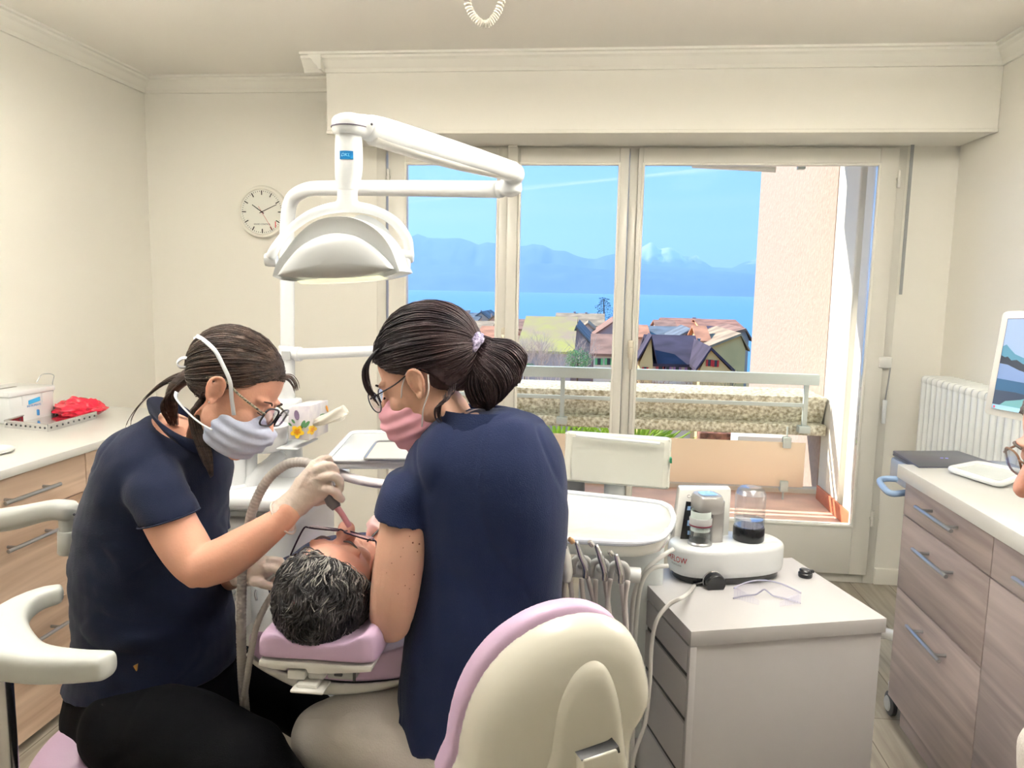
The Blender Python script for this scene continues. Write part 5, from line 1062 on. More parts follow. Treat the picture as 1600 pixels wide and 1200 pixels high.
for i, (a, b, c) in enumerate(((( 882, 900), (880, 960), (884, 1010)), ((890, 902), (896, 950), (902, 1010)), ((908, 904), (914, 960), (922, 1010)), ((918, 902), (930, 950), (934, 1010)), ((931, 906), (930, 960), (928, 1010)), ((945, 904), (951, 950), (958, 1010)), ((954, 905), (950, 930), (948, 1000)), ((970, 906), (976, 960), (978, 1010)), ((981, 908), (977, 940), (980, 1000)))):
    y_ = 1.50; nm_ = ['left end behind the navy sleeve', 'from the white syringe', 'left of the second holder', 'from the amber headed handpiece', 'left of the third holder', 'from the contra-angle handpiece', 'short run behind the third holder', 'from the fourth handpiece', 'rightmost, nearest the drawer cabinet'][i]
    cc_ = M().tube([P(*a, y_), P(*b, y_), P(*c, y_ - .01), P(c[0] + 2, 1100, y_ + .04), P(c[0] - 10, 1190, y_ + .15)], .0052, seg=10, sub=6)
    cc_.single('instrument_hose', mat('hose_grey', rgb(196, 190, 188), .45), 'pale grey instrument hose hanging from the console, ' + nm_, 'hose', 'instrument hoses under the console', smooth=180)
# console carrier body below
s_ = M(); a, b = P(945, 905, 1.83), P(1002, 1000, 1.83); s_.box((P(905, 900, 1.9).x, 1.86, .30), (P(1035, 900, 1.9).x, 1.98, .90), .02, 3); s_.build('front_body', mat('frosty_white', rgb(222, 228, 228), .3, coat=.3), t, smooth=40)
s_ = M(); s_.box((P(930, 900, 1.9).x, 1.9, .0), (P(1000, 900, 1.9).x, 2.2, .31), .02); s_.build('carrier', m_white2, t)

# ------------------------------------------------ suction hoses with ribs
def hose(name, label, pts, r, m, cat='suction hose', pitch=.0075, amp=.12):
    pts = [Vector(p) for p in pts]; c_, _ = crs(pts, [0] * len(pts), 24); Ls = [0]
    for i in range(1, len(c_)): Ls.append(Ls[-1] + (c_[i] - c_[i - 1]).length)
    n_ = int(Ls[-1] / pitch * 4); res = []; rad_ = []; i = 0
    for j in range(n_ + 1):
        d = Ls[-1] * j / n_
        while i < len(Ls) - 2 and Ls[i + 1] < d: i += 1
        res.append(c_[i].lerp(c_[i + 1], (d - Ls[i]) / max(1e-9, Ls[i + 1] - Ls[i]))); rad_.append(r * (1 + amp * (0.5, 1, .5, -.6)[j % 4] * .5))
    return M().tube(res, rad_, seg=16, smooth=False).single(name, m, label, cat, smooth=180)
m_hose = mat('ribbed_hose', rgb(184, 178, 174), .5)
hose('suction_hose', 'thick ribbed grey suction hose arching up to the raised gloved hand', [P(520, 768, 1.40), P(507, 745, 1.42), P(490, 728, 1.43), P(470, 722, 1.44), P(445, 727, 1.44), P(418, 750, 1.44), P(397, 790, 1.44), P(385, 840, 1.44), P(379, 890, 1.44), P(377, 960, 1.44), P(378, 1040, 1.45), P(382, 1100, 1.47), P(390, 1180, 1.5)], .0095, m_hose, amp=.16)
hose('saliva_hose', 'thinner ribbed grey hose curving from the lower gloved hand', [P(436, 908, 1.40), P(428, 925, 1.395), P(414, 948, 1.39), P(402, 975, 1.385), P(394, 1010, 1.385), P(386, 1060, 1.39), P(381, 1100, 1.41), P(380, 1160, 1.46)], .0062, m_hose, amp=.14)
# ceiling coil
pts = []; cp = [P(726, -40, 1.7), P(731, 5, 1.7), P(742, 28, 1.7), P(758, 38, 1.7), P(772, 28, 1.7), P(783, 5, 1.7), P(792, -40, 1.7)]
c_, _ = crs(cp, [0] * 7, 40); pr_ = None
for i, p in enumerate(c_):
    tg = (c_[min(i + 1, len(c_) - 1)] - c_[max(0, i - 1)]).normalized(); u = tg.cross(V(0, 1, 0)).normalized(); w_ = V(0, 1, 0); ph = i * .85; pts.append(p + (u * math.cos(ph) + w_ * math.sin(ph)) * .0062)
cl = M().tube(pts, .0026, seg=6, smooth=False); cl.v = list(cl.v)
cl.tube([cp[0], V(cp[0].x, 1.7, CZ)], .006, seg=10); cl.tube([cp[-1], V(cp[-1].x, 1.7, CZ)], .006, seg=10)
cl.single('coiled_cord', mat('cord_grey', rgb(196, 190, 178), .5), 'coiled grey cord looping down from the ceiling', 'cord', smooth=180)
# ================================================================== CHAIRS
def mo(name, m_, mt, parent, vox=.005, sm=4, dis=None, label=None, fac=.5):
    o = m_.build(name, mt, parent, 180, label=label)
    return remesh(o, vox, sm, dis, fac)
# patient chair
t = thing('patient_chair', 'lilac cushioned dental treatment chair with white shells under the patient', 'dental chair', (-.30, 1.9, 0))
q = [(398, 1004), (404, 994), (418, 989), (434, 992), (452, 1004), (500, 1009), (552, 1004), (568, 993), (580, 995), (587, 1008), (588, 1026), (584, 1040), (540, 1039), (470, 1034), (404, 1030), (398, 1020)]
o_ = [P(x, y, 1.27) for x, y in q]; o_ = crs(o_, [0] * len(o_), 3, True)[0]
mo('headrest_cushion', M().puff(o_, (0, 1, 0), [(.80, 0), (.93, .004), (.985, .016), (1, .035), (1, .12), (1.0, .19), (.95, .21), (.7, .215)]), m_pink, t, .004, 5)
o_ = [P(x, y, 1.272) for x, y in ((404, 1031), (470, 1035), (540, 1040), (582, 1041), (580, 1051), (545, 1053), (500, 1054), (480, 1053), (478, 1046), (448, 1045), (447, 1049), (425, 1046), (403, 1041))]
M().prism(o_, (0, .18, .0), .003).build('headrest_shell', m_white2, t, smooth=30)
s_ = M(); a, b = P(448, 1047, 1.275), P(476, 1064, 1.275); s_.box((a.x, 1.275, b.z), (b.x, 1.34, a.z), .004, 3); a, b = P(477, 1050, 1.28), P(505, 1068, 1.28); s_.box((a.x, 1.285, b.z), (b.x, 1.36, a.z), .008, 3); s_.build('headrest_joint', m_white2, t, smooth=30)
s_ = M(); a, b = P(505, 1056, 1.27), P(550, 1073, 1.27); s_.box((a.x, 1.29, b.z), (b.x, 1.36, a.z), .004, 3); s_.build('slide_bracket', m_grey, t); s_ = M(); s_.box((a.x + .014, 1.286, b.z + .008), (a.x + .03, 1.30, a.z - .003), .002); s_.box((b.x - .004, 1.287, b.z), (b.x, 1.292, a.z), 0); s_.build('slide_edge', m_dgrey, t)
s_ = M(); a, b = P(454, 1076, 1.26), P(506, 1085, 1.26); s_.box((a.x, 1.255, b.z), (b.x, 1.30, a.z), .005, 3); a, b = P(464, 1067, 1.27), P(496, 1077, 1.27); s_.box((a.x, 1.265, b.z), (b.x, 1.31, a.z), .003); s_.build('release_knob', m_white2, t, smooth=30)
q = [(381, 994), (386, 986), (394, 988), (408, 1006), (440, 1022), (500, 1030), (560, 1030), (590, 1023), (620, 1013), (650, 1004), (664, 1008), (664, 1040), (640, 1056), (600, 1063), (548, 1066), (500, 1062), (440, 1048), (398, 1032), (383, 1014)]
def chair_slab(q, Y, prof, axis):
    o_ = [P(x, y, Y) for x, y in q]; o_ = crs(o_, [0] * len(o_), 3, True)[0]; return M().puff(o_, axis, prof)
ax_ = V(.10, .86, -.40)
mo('backrest_cushion', chair_slab(q, 1.40, [(.9, 0), (.97, .01), (1, .03), (1.02, .3), (1.0, .62), (.9, .66)], ax_), m_pink, t, .006, 5)
q2 = [(381, 1016), (398, 1034), (440, 1050), (500, 1064), (548, 1068), (600, 1065), (640, 1058), (664, 1042), (664, 1056), (630, 1068), (590, 1080), (545, 1086), (500, 1086), (465, 1078), (430, 1062), (398, 1044), (380, 1028)]
mo('backrest_shell', chair_slab(q2, 1.405, [(.94, 0), (.99, .01), (1, .03), (1.02, .3), (1.0, .6), (.8, .64)], ax_), m_white2, t, .006, 4)
bs = P(520, 1040, 1.40) + ax_ * .62
s_ = M(); s_.eloft([(bs + V(-.02, -.05, -.02), V(.24, 0, 0), V(0, 0, .06)), (bs + V(0, .3, -.04), V(.25, 0, 0), V(0, 0, .06)), (bs + V(.02, .75, .0), V(.2, 0, 0), V(0, 0, .05)), (bs + V(.04, 1.15, .02), V(.16, 0, 0), V(0, 0, .045))], 32, 5, (.3, .3), 3); s_.build('seat_cushion', m_pink, t, smooth=60)
s_ = M(); s_.eloft([(bs + V(0, .0, -.11), V(.2, 0, 0), V(0, 0, .05)), (bs + V(.02, .9, -.08), V(.15, 0, 0), V(0, 0, .04))], 24, 3, (.3, .3), 3); s_.build('seat_shell', m_white2, t, smooth=60)
s_ = M(); s_.box((bs.x - .1, bs.y - .05, .06), (bs.x + .1, bs.y + .3, bs.z - .1), .03); s_.build('column', m_white2, t); s_ = M(); s_.box((bs.x - .22, bs.y - .35, 0), (bs.x + .22, bs.y + .6, .07), .03, 3); s_.build('base', m_white2, t)

# rolling chair of the dark haired woman (front of the picture)
cq = [(720, 1260), (722, 1200), (730, 1150), (744, 1105), (768, 1062), (800, 1026), (838, 998), (880, 978), (925, 969), (960, 973), (988, 988), (1005, 1018), (1015, 1055), (1017, 1085), (1008, 1110), (994, 1132), (986, 1160), (984, 1200), (980, 1260)]
t = thing('operator_stool', 'cream backed operator chair with lilac padding in the foreground', 'chair', (-.07, 1.25, 0))
bn = V(-.50, .83, .12).normalized()
ol = [P(x, y, 1.06) for x, y in cq]; ol = crs(ol, [0] * len(ol), 3, True)[0]; cC = P(870, 1120, 1.06)
def arch_d(co, no): return 0
o = M().puff(ol, bn, [(.2, -.040), (.55, -.036), (.78, -.028), (.90, -.017), (.965, -.004), (.995, .010), (1.0, .022), (.985, .032), (.5, .034)], cC).build('back_shell', m_cream, t, smooth=180)
remesh(o, .0045, 8)
of = bn * .028 + V(-.008, 0, .006)
mo('back_cushion', M().puff([p + of for p in ol], bn, [(.5, 0), (.95, .0), (.99, .006), (1.0, .018), (.985, .032), (.93, .042), (.5, .05)], cC + of), m_pink, t, .0045, 6)
aq = [(848, 1260), (850, 1180), (862, 1110), (885, 1060), (915, 1034), (940, 1030), (958, 1048), (972, 1090), (980, 1150), (981, 1260)]
oa = [P(x, y, 1.03) for x, y in aq]; oa = crs(oa, [0] * len(oa), 4, True)[0]
mo('back_spine', M().puff(oa, bn, [(.3, -.014), (.7, -.011), (.88, -.004), (1.0, .014), (1.02, .05), (.4, .05)]), m_cream, t, .004, 10)
s_ = M(); sq = [P(x, y, 1.0) for x, y in ((912, 1190), (965, 1172), (968, 1180), (970, 1260), (914, 1260))]; s_.prism(sq, bn * .03, .002); s_.build('slot_cover', m_cream, t)
s_ = M(); sq = [P(x, y, 1.003) for x, y in ((908, 1188), (960, 1170), (967, 1166), (969, 1176), (914, 1194))]; s_.prism(sq, bn * .02, 0); s_.build('slot', m_black, t)
sc = V(-.22, 1.40, .44); s_ = M(); s_.lathe([(0, -.03), (.19, -.03), (.215, -.01), (.215, .02), (.19, .04), (0, .045)], sc, (0, 0, 1), 40); s_.build('seat', m_pink, t, smooth=60)
s_ = M(); s_.tube([sc + V(.02, -.05, -.04), sc + V(.12, -.22, -.06), V(-.02, 1.10, .45), V(-.01, 1.085, .60), V(-.01, 1.085, .70)], [.025, .022, .02, .018, .018], seg=12); s_.build('back_bracket', m_grey, t, smooth=180)
s_ = M(); s_.cyl(sc - V(0, 0, .03), V(sc.x, sc.y, .1), .028, seg=20)
for k in range(5): a = 2 * PI * k / 5 + .3; s_.tube([V(sc.x, sc.y, .11), V(sc.x + math.cos(a) * .26, sc.y + math.sin(a) * .26, .07)], [.024, .015], seg=10)
s_.build('star_base', m_chrome, t, smooth=60)
for k in range(5): a = 2 * PI * k / 5 + .3; s_ = M(); s_.lathe([(0, -.02), (.025, -.02), (.029, -.012), (.029, .012), (.025, .02), (0, .02)], (sc.x + math.cos(a) * .26, sc.y + math.sin(a) * .26, .03), (-math.sin(a), math.cos(a), 0), 20); s_.build('caster', m_dgrey, t)

# assistant stool at the left with the curved rest
t = thing('assistant_stool', 'lilac saddle stool with a curved grey arm rest under the left woman', 'stool', (-.95, 1.46, 0))
sl0 = P(150, 1190, 1.46)
s_ = M(); s_.ell(P(146, 1195, 1.46), (.112, .17, .105)); s_.ell(P(235, 1235, 1.46), (.17, .16, .07)); mo('seat', s_, m_pink, t, .006, 6)
s_ = M(); sb = P(235, 1250, 1.46); s_.cyl((sb.x, sb.y, .1), (sb.x, sb.y, sb.z - .02), .027, seg=20)
for k in range(5): a = 2 * PI * k / 5; s_.tube([V(sb.x, sb.y, .11), V(sb.x + math.cos(a) * .25, sb.y + math.sin(a) * .25, .07)], [.024, .015], seg=10)
s_.build('star_base', m_chrome, t, smooth=60)
for k in range(5): a = 2 * PI * k / 5; s_ = M(); s_.lathe([(0, -.02), (.025, -.02), (.029, -.012), (.029, .012), (.025, .02), (0, .02)], (sb.x + math.cos(a) * .25, sb.y + math.sin(a) * .25, .03), (-math.sin(a), math.cos(a), 0), 20); s_.build('caster', m_dgrey, t)
m_rest = mat('stone_grey_plastic', rgb(200, 203, 199), .35, coat=.2)
rp_ = [P(92, 928, 1.38), P(62, 936, 1.36), P(28, 955, 1.32), P(2, 985, 1.26), P(8, 1018, 1.19), P(50, 1036, 1.15), P(110, 1041, 1.13), P(166, 1040, 1.12)]
hh_ = [.019, .021, .024, .029, .034, .030, .026, .0225]; ww_ = [.018, .022, .03, .045, .05, .034, .026, .022]
rg = []
for i, p in enumerate(rp_):
    tg = (rp_[min(i + 1, 7)] - rp_[max(i - 1, 0)]).normalized(); sd__ = tg.cross(V(0, 0, 1)).normalized(); rg.append((V(p.x, p.y, .885 + 0 * p.z) if False else p, V(0, 0, hh_[i]), sd__ * ww_[i]))
s_ = M(); s_.eloft(rg, 28, 5, (.5, .5), 3.2); mo('arm_rest', s_, m_rest, t, .004, 5)
pp = P(6, 1090, 1.19); s_ = M(); s_.cyl((pp.x - .012, pp.y, .33), (pp.x - .012, pp.y, rp_[4].z), .026, seg=28); s_.build('rest_post', m_chrome, t, smooth=60)
s_ = M(); s_.tube([V(pp.x - .012, pp.y, .36), V(pp.x, pp.y + .1, .33), V(sb.x - .02, sb.y - .02, .36)], .02, seg=10); s_.build('rest_bracket', m_grey, t, smooth=180)
# swing arm behind the left woman
t = thing('swing_arm_stand', 'grey jointed swing arm reaching in from the left behind the seated woman', 'swing arm', (P(-70, 900, 1.66).x, 1.66, 0))
s_ = M(); A_, B_ = P(-70, 822, 1.66), P(106, 797, 1.66)
s_.eloft([(A_, V(0, 0, .028), V(0, .028, 0)), (P(20, 810, 1.66), V(0, 0, .028), V(0, .028, 0)), (P(80, 797, 1.66), V(0, 0, .024), V(0, .026, 0)), (P(108, 798, 1.66), V(0, 0, .024), V(0, .026, 0))], 24, 5, (.2, .8), 3); s_.build('arm', m_rest, t, smooth=60)
s_ = M(); s_.cyl(P(106, 865, 1.66), P(106, 828, 1.66), .0225, .0225, 28, .004); s_.cyl(P(106, 828, 1.66), P(105, 800, 1.66), .019, .02, 28); s_.build('swivel', m_rest, t)
s_ = M(); s_.ell(P(116, 804, 1.63), .0032); s_.build('screw', m_dgrey, t)
s_ = M(); s_.cyl((A_.x, 1.66, .02), (A_.x, 1.66, A_.z + .03), .024, seg=20); s_.lathe([(0, 0), (.2, 0), (.2, .02), (.04, .04), (0, .04)], (A_.x, 1.66, 0), (0, 0, 1), 32); s_.build('stand', m_rest, t)

# ================================================================== PEOPLE
def skinmat(name, c): return mat(name, c, .5, sss=.12, bump=.08, bscale=220, vary=.10, vscale=14)
m_sk1 = skinmat('skin_warm', rgb(224, 168, 144)); m_sk2 = skinmat('skin_tan', rgb(216, 170, 148)); m_sk3 = skinmat('skin_rosy', rgb(230, 172, 152))
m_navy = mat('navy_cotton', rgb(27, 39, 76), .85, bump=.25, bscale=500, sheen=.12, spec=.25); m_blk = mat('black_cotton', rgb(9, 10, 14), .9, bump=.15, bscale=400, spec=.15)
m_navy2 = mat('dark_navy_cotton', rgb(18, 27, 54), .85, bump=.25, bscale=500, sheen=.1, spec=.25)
m_cwhite = mat('offwhite_cotton', rgb(218, 211, 204), .85, bump=.25, bscale=300, sheen=.1)
m_glove = mat('latex_glove', rgb(226, 208, 198), .45, bump=.25, bscale=90, sss=.1, coat=.15)
m_shoe = mat('white_clog', rgb(220, 220, 218), .5)
def headM(c, f, u):
    f = V(*f).normalized(); u = V(*u); u = (u - f * u.dot(f)).normalized(); s = f.cross(u)
    m = Matrix((s, f, u)).transposed().to_4x4(); m.translation = V(*c) if not isinstance(c, Vector) else c; return m
def add_head(m_, H, ears=True, nose=1.0, jaw=1.0):
    T = M()
    T.ell((0, -.012, .045), (.0755, .094, .083), seg=32, rg=24)
    T.eloft([((0, .022, .07), (.058, 0, 0), (0, .052, 0)), ((0, .024, .03), (.067, 0, 0), (0, .057, 0)), ((0, .024, -.01), (.067, 0, 0), (0, .058, 0)), ((0, .024, -.045), (.061 * jaw, 0, 0), (0, .058, 0)), ((0, .029, -.078), (.048 * jaw, 0, 0), (0, .054, 0)), ((0, .042, -.102), (.027, 0, 0), (0, .038, 0))], 32, 5, (.4, .3), 2.2)
    T.tube([(0, .080, .022), (0, .092, .0), (0, .106 * 1, -.026), (0, .100, -.036)], [.0085, .0085, .0125 * nose, .009], seg=14)
    for s in (-1, 1):
        T.ell((s * .0125, .094, -.033), (.009, .011, .008)); T.ell((s * .037, .055, -.022), (.026, .024, .028)); T.ell((s * .030, .072, .008), (.0155, .0125, .011)); T.ell((s * .03, .074, .027), (.024, .012, .008)); T.ell((s * .050, .012, -.05), (.012, .026, .026))
        if ears:
            ex, ey = s * .0775, .002; n00 = len(T.v)
            T.tube([(ex, ey + .012, -.012), (ex + s * .006, ey + .014, .012), (ex + s * .010, ey + .008, .028), (ex + s * .014, ey - .008, .032), (ex + s * .017, ey - .020, .020), (ex + s * .015, ey - .020, .0), (ex + s * .009, ey - .010, -.020), (ex + s * .004, ey + .003, -.030), (ex, ey + .010, -.018)], [.004, .0042, .0045, .0048, .0048, .0045, .0055, .0058, .004], seg=10, sub=5)
            T.eloft([((ex - s * .006, ey - .002, -.022), (.003, 0, 0), (0, .008, 0)), ((ex + s * .003, ey - .006, 0), (.0045, s * .004, 0), (-.003 * s, .013, 0)), ((ex + s * .004, ey - .004, .022), (.004, 0, 0), (0, .012, 0))], 16, 4)
            T.tube([(ex + s * .006, ey + .004, .018), (ex + s * .011, ey - .006, .018), (ex + s * .011, ey - .011, .004), (ex + s * .007, ey - .004, -.012)], .0028, seg=8)
            for i_ in range(n00, len(T.v)): q_ = T.v[i_]; T.v[i_] = V(ex + (q_.x - ex) * .9, ey + (q_.y - ey) * .84, .004 + (q_.z - .002) * .86)
    T.eloft([((0, .080, -.061), (.024, 0, 0), (0, .0115, 0)), ((0, .081, -.068), (.026, 0, 0), (0, .0095, 0)), ((0, .079, -.076), (.019, 0, 0), (0, .011, 0))], 20, 3, (.2, .2)); T.ell((0, .072, -.099), (.022, .018, .015)); T.ell((0, .07, -.05), (.03, .02, .02))
    m_.add([H @ v for v in T.v], T.f)
def L2W(H, pts): return [H @ V(*p) for p in pts]
def itp(x, tb):
    if x <= tb[0][0]: return tb[0][1]
    for (a, b), (c, d) in zip(tb, tb[1:]):
        if x <= c: return b + (d - b) * (x - a) / (c - a)
    return tb[-1][1]
def hair_cap(H, parent, m_, c=(0, -.018, .043), rad=(.0835, .1015, .090), hl=None, amp=.002, fr=30, seed=1, label=None, extra=None):
    bb = bmesh.new(); bmesh.ops.create_icosphere(bb, subdivisions=6, radius=1)
    for v in bb.verts:
        d = v.co.normalized(); p = V(d.x * rad[0], d.y * rad[1], d.z * rad[2]) + V(*c); dd = p.z - itp(p.y, hl); s = min(1, max(0, (dd + .006) / .012)); s = s * s * (3 - 2 * s)
        k = .84 + .16 * s; nn = noise.noise(V(d.x * fr * .5, d.y * fr * .16, d.z * fr) * 1.0 + V(seed, 0, 0)) * amp + noise.noise(d * 5 + V(seed, 3, 0)) * amp * 1.2
        p = V(*c) + V(d.x * rad[0], d.y * rad[1], d.z * rad[2]) * k + d * nn * s; v.co = H @ p
    mm_ = M(); mm_.bm(bb)
    if extra: extra(mm_)
    return mm_.build('hair', m_, parent, 180, label=label)
def ribbons(lst, r, seg=4):
    mm_ = M()
    for pts, k in lst:
        n = len(pts); mm_.tube(pts, [r * k * (.35 + .65 * math.sin(PI * min(1, (i + .6) / n))) for i in range(n)], seg=seg, smooth=False)
    return mm_
def pulled_strands(H, hl, anchor, n, c=(0, -.018, .043), rad=(.0835, .1015, .090), lift=.004, seed=3, spread=.0):
    rnd = random.Random(seed); out = []; R_3 = V(*rad); A_ = (V(*anchor) - V(*c)); A_ = V(A_.x / R_3.x, A_.y / R_3.y, A_.z / R_3.z).normalized()
    for _ in range(n):
        while True:
            d = V(rnd.gauss(0, 1), rnd.gauss(0, 1), rnd.gauss(0, 1)).normalized()
            if d.y < -.55: continue
            p = V(d.x * R_3.x, d.y * R_3.y, d.z * R_3.z) + V(*c)
            if p.z > itp(p.y, hl) + .003: break
        pts = []; steps = 12; lf = rnd.uniform(0, lift); ang = d.angle(A_); ax = d.cross(A_)
        if ax.length < .01: continue
        wv = rnd.uniform(-.04, .04)
        for i in range(steps + 1):
            u = i / steps; q = Quaternion(ax, ang * u) @ d + V(0, 0, 1) * wv * math.sin(PI * u) ; q.normalize(); k = 1 + (lf * math.sin(PI * u) + .0006) / .09
            p = V(q.x * R_3.x, q.y * R_3.y, q.z * R_3.z) * k + V(*c)
            if p.z < itp(p.y, hl) - .002 and u < .8: continue
            pts.append(H @ p)
        if len(pts) > 4: out.append((pts, rnd.uniform(.6, 1.3)))
    return out
def lock(pts, r, n, spread, seed=0, taper=True):
    """a bundle of strands following pts"""
    rnd = random.Random(seed); c_, _ = crs([Vector(p) for p in pts], [0] * len(pts), 5); out = []
    for _ in range(n):
        a, b, e_ = rnd.uniform(0, 2 * PI), rnd.uniform(0, 1) ** .5, rnd.uniform(.75, 1.0); q_ = []
        ph = rnd.uniform(0, 6); m_ = len(c_)
        for i, p in enumerate(c_):
            if i / m_ > e_: break
            w_ = itp(i / (m_ - 1), spread) * b; q_.append(p + V(math.cos(a) * w_, math.sin(a) * w_ * .8 + math.sin(ph + i * .3) * .002, math.sin(a + 1.2) * w_))
        if len(q_) > 3: out.append((q_, rnd.uniform(.7, 1.3)))
    return out
def wrinkle(seed, a=.0035, f=9, st=(1, 1, 1), fine=.0012):
    def d(co, no):
        p = V(co.x * st[0], co.y * st[1], co.z * st[2]) * f + V(seed, seed * .7, 0)
        w_ = noise.noise(p + V(noise.noise(p * .6) * 1.2, 0, 0)); return a * (w_ - .8 * max(0, .12 - abs(w_)) * 2.2) + fine * noise.noise(p * 3.1)
    return d
def finger(m_, pts, r0, r1, tip=True):
    pts = [Vector(p) for p in pts]; n = len(pts)
    m_.tube(pts, [r0 + (r1 - r0) * i / (n - 1) for i in range(n)], seg=12, sub=4)
    m_.ell(pts[-1], r1 * 1.0, seg=12, rg=8); m_.ell(pts[0], r0, seg=12, rg=8)
    for p in pts[1:-1]: m_.ell(p, (r0 + r1) / 2 * 1.08, seg=12, rg=8)
def glasses(H, parent, m_f, m_l, w=.026, h=.019, round_=False, yy=.098, zz=.004, x0=.033, th=.0016, m_t=None, tx=.079):
    s_ = M()
    for s in (-1, 1):
        base = [(s * (x0 + math.cos(a) * (w if round_ else w * (1 + .0))), yy - abs(math.cos(a) * s + (0)) * 0 - .004 * ((math.cos(a) * s + 1) / 2 if s > 0 else (1 - math.cos(a)) / 2), zz + math.sin(a) * h) for a in [2 * PI * k / 28 for k in range(28)]]
        if not round_:
            base = []
            for k in range(28):
                a = 2 * PI * k / 28; cx, sn = math.cos(a), math.sin(a); x = math.copysign(abs(cx) ** .55, cx) * w; z = math.copysign(abs(sn) ** .6, sn) * h; base.append((s * (x0 + x), yy - .006 * ((x / w) + 1) / 2, zz + z))
        s_.tube(L2W(H, base), th, seg=8, smooth=False, closed=True)
    s_.tube(L2W(H, [(-x0 + w * .95, yy, zz + h * .35), (0, yy + .003, zz + h * .55), (x0 - w * .95, yy, zz + h * .35)]), th, seg=8)
    fo = s_.build('glasses_frame', m_f, parent, smooth=60)
    for s in (-1, 1):
        lp = L2W(H, [(s * (x0 + math.copysign(abs(math.cos(a)) ** (1 if round_ else .6), math.cos(a)) * w * .97), yy - .003, zz + math.copysign(abs(math.sin(a)) ** (1 if round_ else .6), math.sin(a)) * h * .97) for a in [2 * PI * k / 24 for k in range(24)]])
        nf = (H.to_3x3() @ V(0, 1, 0)) * .0006; M().prism(lp, nf).build('glasses_lens', m_l, fo)
        M().tube(L2W(H, [(s * (x0 + w), yy - .006, zz + h * .35), (s * (x0 + w + .010), yy - .012, zz + h * .4), (s * tx, .04, zz + .014), (s * (tx + .003), -.005, zz + .024), (s * (tx + .003), -.03, zz + .006)]), th * 1.1, seg=8, flat=1.0).build('glasses_temple', m_t or m_f, fo, smooth=60)
    return fo
HL = [(-.13, -.045), (-.06, -.055), (-.035, -.03), (-.02, .018), (.0, .030), (.02, .030), (.045, .052), (.062, .075), (.09, .092)]

# ---------------------------------------------------------------- woman at the left
pl = thing('person', 'seated woman in navy polo and white mask holding up a suction tip', 'person', (-.9, 1.5, 0))
eL = P(344, 610, 1.425)
fL, uL = V(.70, -.14, -.70), V(.70, 0, .71)
H1 = headM(V(0, 0, 0), fL, uL); nearL = V(-.19, -.98, -.0)
cL = eL - (H1.to_3x3() @ V(-.078, -.008, 0) if (H1.to_3x3() @ V(-.078, 0, 0)).y < 0 else H1.to_3x3() @ V(.078, -.008, 0)); H1 = headM(V(-.743, 1.495, 1.223), V(.86, -.06, -.50), V(.47, .18, .86))
def h1(*p): return H1 @ V(*p)
sk = M(); add_head(sk, H1)
YT = 1.55
nb = P(285, 690, YT)
sk.eloft([(nb + V(.012, 0, -.045), V(.034, 0, .02), V(0, .045, 0)), (P(316, 670, 1.52), V(.036, 0, .030), V(0, .048, 0)), (h1(0, -.025, -.045), V(.04, 0, .035), V(0, .05, 0))], 24, 6)
# torso core and arms of the body
def pr_ring(A, B, Y, w, n=1.0): a, b = P(A[0], A[1], Y), P(B[0], B[1], Y); return ((a + b) / 2, (b - a) / 2 * n, V(0, w * n, 0))
LR = [((112, 1100), (362, 1085), .165), ((118, 1058), (358, 1045), .16), ((131, 1000), (359, 990), .15), ((130, 950), (352, 940), .148), ((128, 895), (345, 895), .15), ((135, 830), (345, 835), .158), ((152, 765), (342, 785), .168), ((178, 712), (340, 745), .175), ((200, 672), (334, 712), .155), ((238, 645), (325, 692), .095)]
sk.eloft([pr_ring(a, b, YT, w, .86) for a, b, w in LR], 28, 4, (.2, .2))
sk.eloft([(P(232, 735, 1.44), V(.05, 0, .02), V(0, .05, 0)), (P(262, 808, 1.395), V(.049, 0, .018), V(0, .045, 0)), (P(285, 850, 1.375), V(.046, 0, .022), V(0, .043, 0)), (P(306, 880, 1.365), V(.040, 0, .024), V(0, .041, 0)), (P(323, 890, 1.36), V(.030, 0, .036), V(0, .040, 0))], 24, 5)
def limb(m_, pts):
    m_.tube([p for p, r in pts], [r for p, r in pts], seg=20, sub=6); m_.ell(pts[0][0], pts[0][1]); m_.ell(pts[-1][0], pts[-1][1])
limb(sk, [(P(321, 884, 1.36), .042), (P(348, 874, 1.36), .0435), (P(378, 856, 1.362), .040), (P(410, 834, 1.37), .033), (P(438, 813, 1.38), .0265), (P(452, 798, 1.385), .025)])
# far arm
limb(sk, [(P(290, 740, 1.70), .05), (P(330, 850, 1.70), .043), (P(345, 900, 1.66), .04)]); limb(sk, [(P(345, 900, 1.66), .04), (P(365, 897, 1.57), .032), (P(380, 892, 1.50), .026)])
body = mo('body', sk, m_sk1, pl, .0034, 5)
# eyebrow and closed lids (looking down)
for s in (-1, 1):
    M().tube(L2W(H1, [(s * .014, .089, .026), (s * .03, .090, .032), (s * .048, .078, .028)]), [.0016, .0022, .001], seg=6).build('eyebrow', mat('brow_brown', rgb(74, 54, 46), .8), pl, smooth=180)
    M().tube(L2W(H1, [(s * .018, .0845, .004), (s * .030, .087, .0015), (s * .043, .081, .004)]), .0011, seg=6).build('eyelashes', MATS['brow_brown'], pl, smooth=180)
m_h1 = mat('hair_brown', rgb(92, 72, 62), .42, vary=.45, vscale=40, vcol=rgb(52, 40, 38), bump=.4, bscale=160, stretch=(1, 1, 3))
HL1 = [(-.13, -.06), (-.06, -.065), (-.035, -.045), (-.02, .012), (.0, .026), (.025, .026), (.05, .045), (.066, .066), (.09, .086)]
hr = hair_cap(H1, pl, m_h1, hl=HL1, amp=.0022, label='brown hair tied back in a low ponytail')
an1 = (0, -.105, -.02)
st_ = pulled_strands(H1, HL1, an1, 620, lift=.006, seed=5)
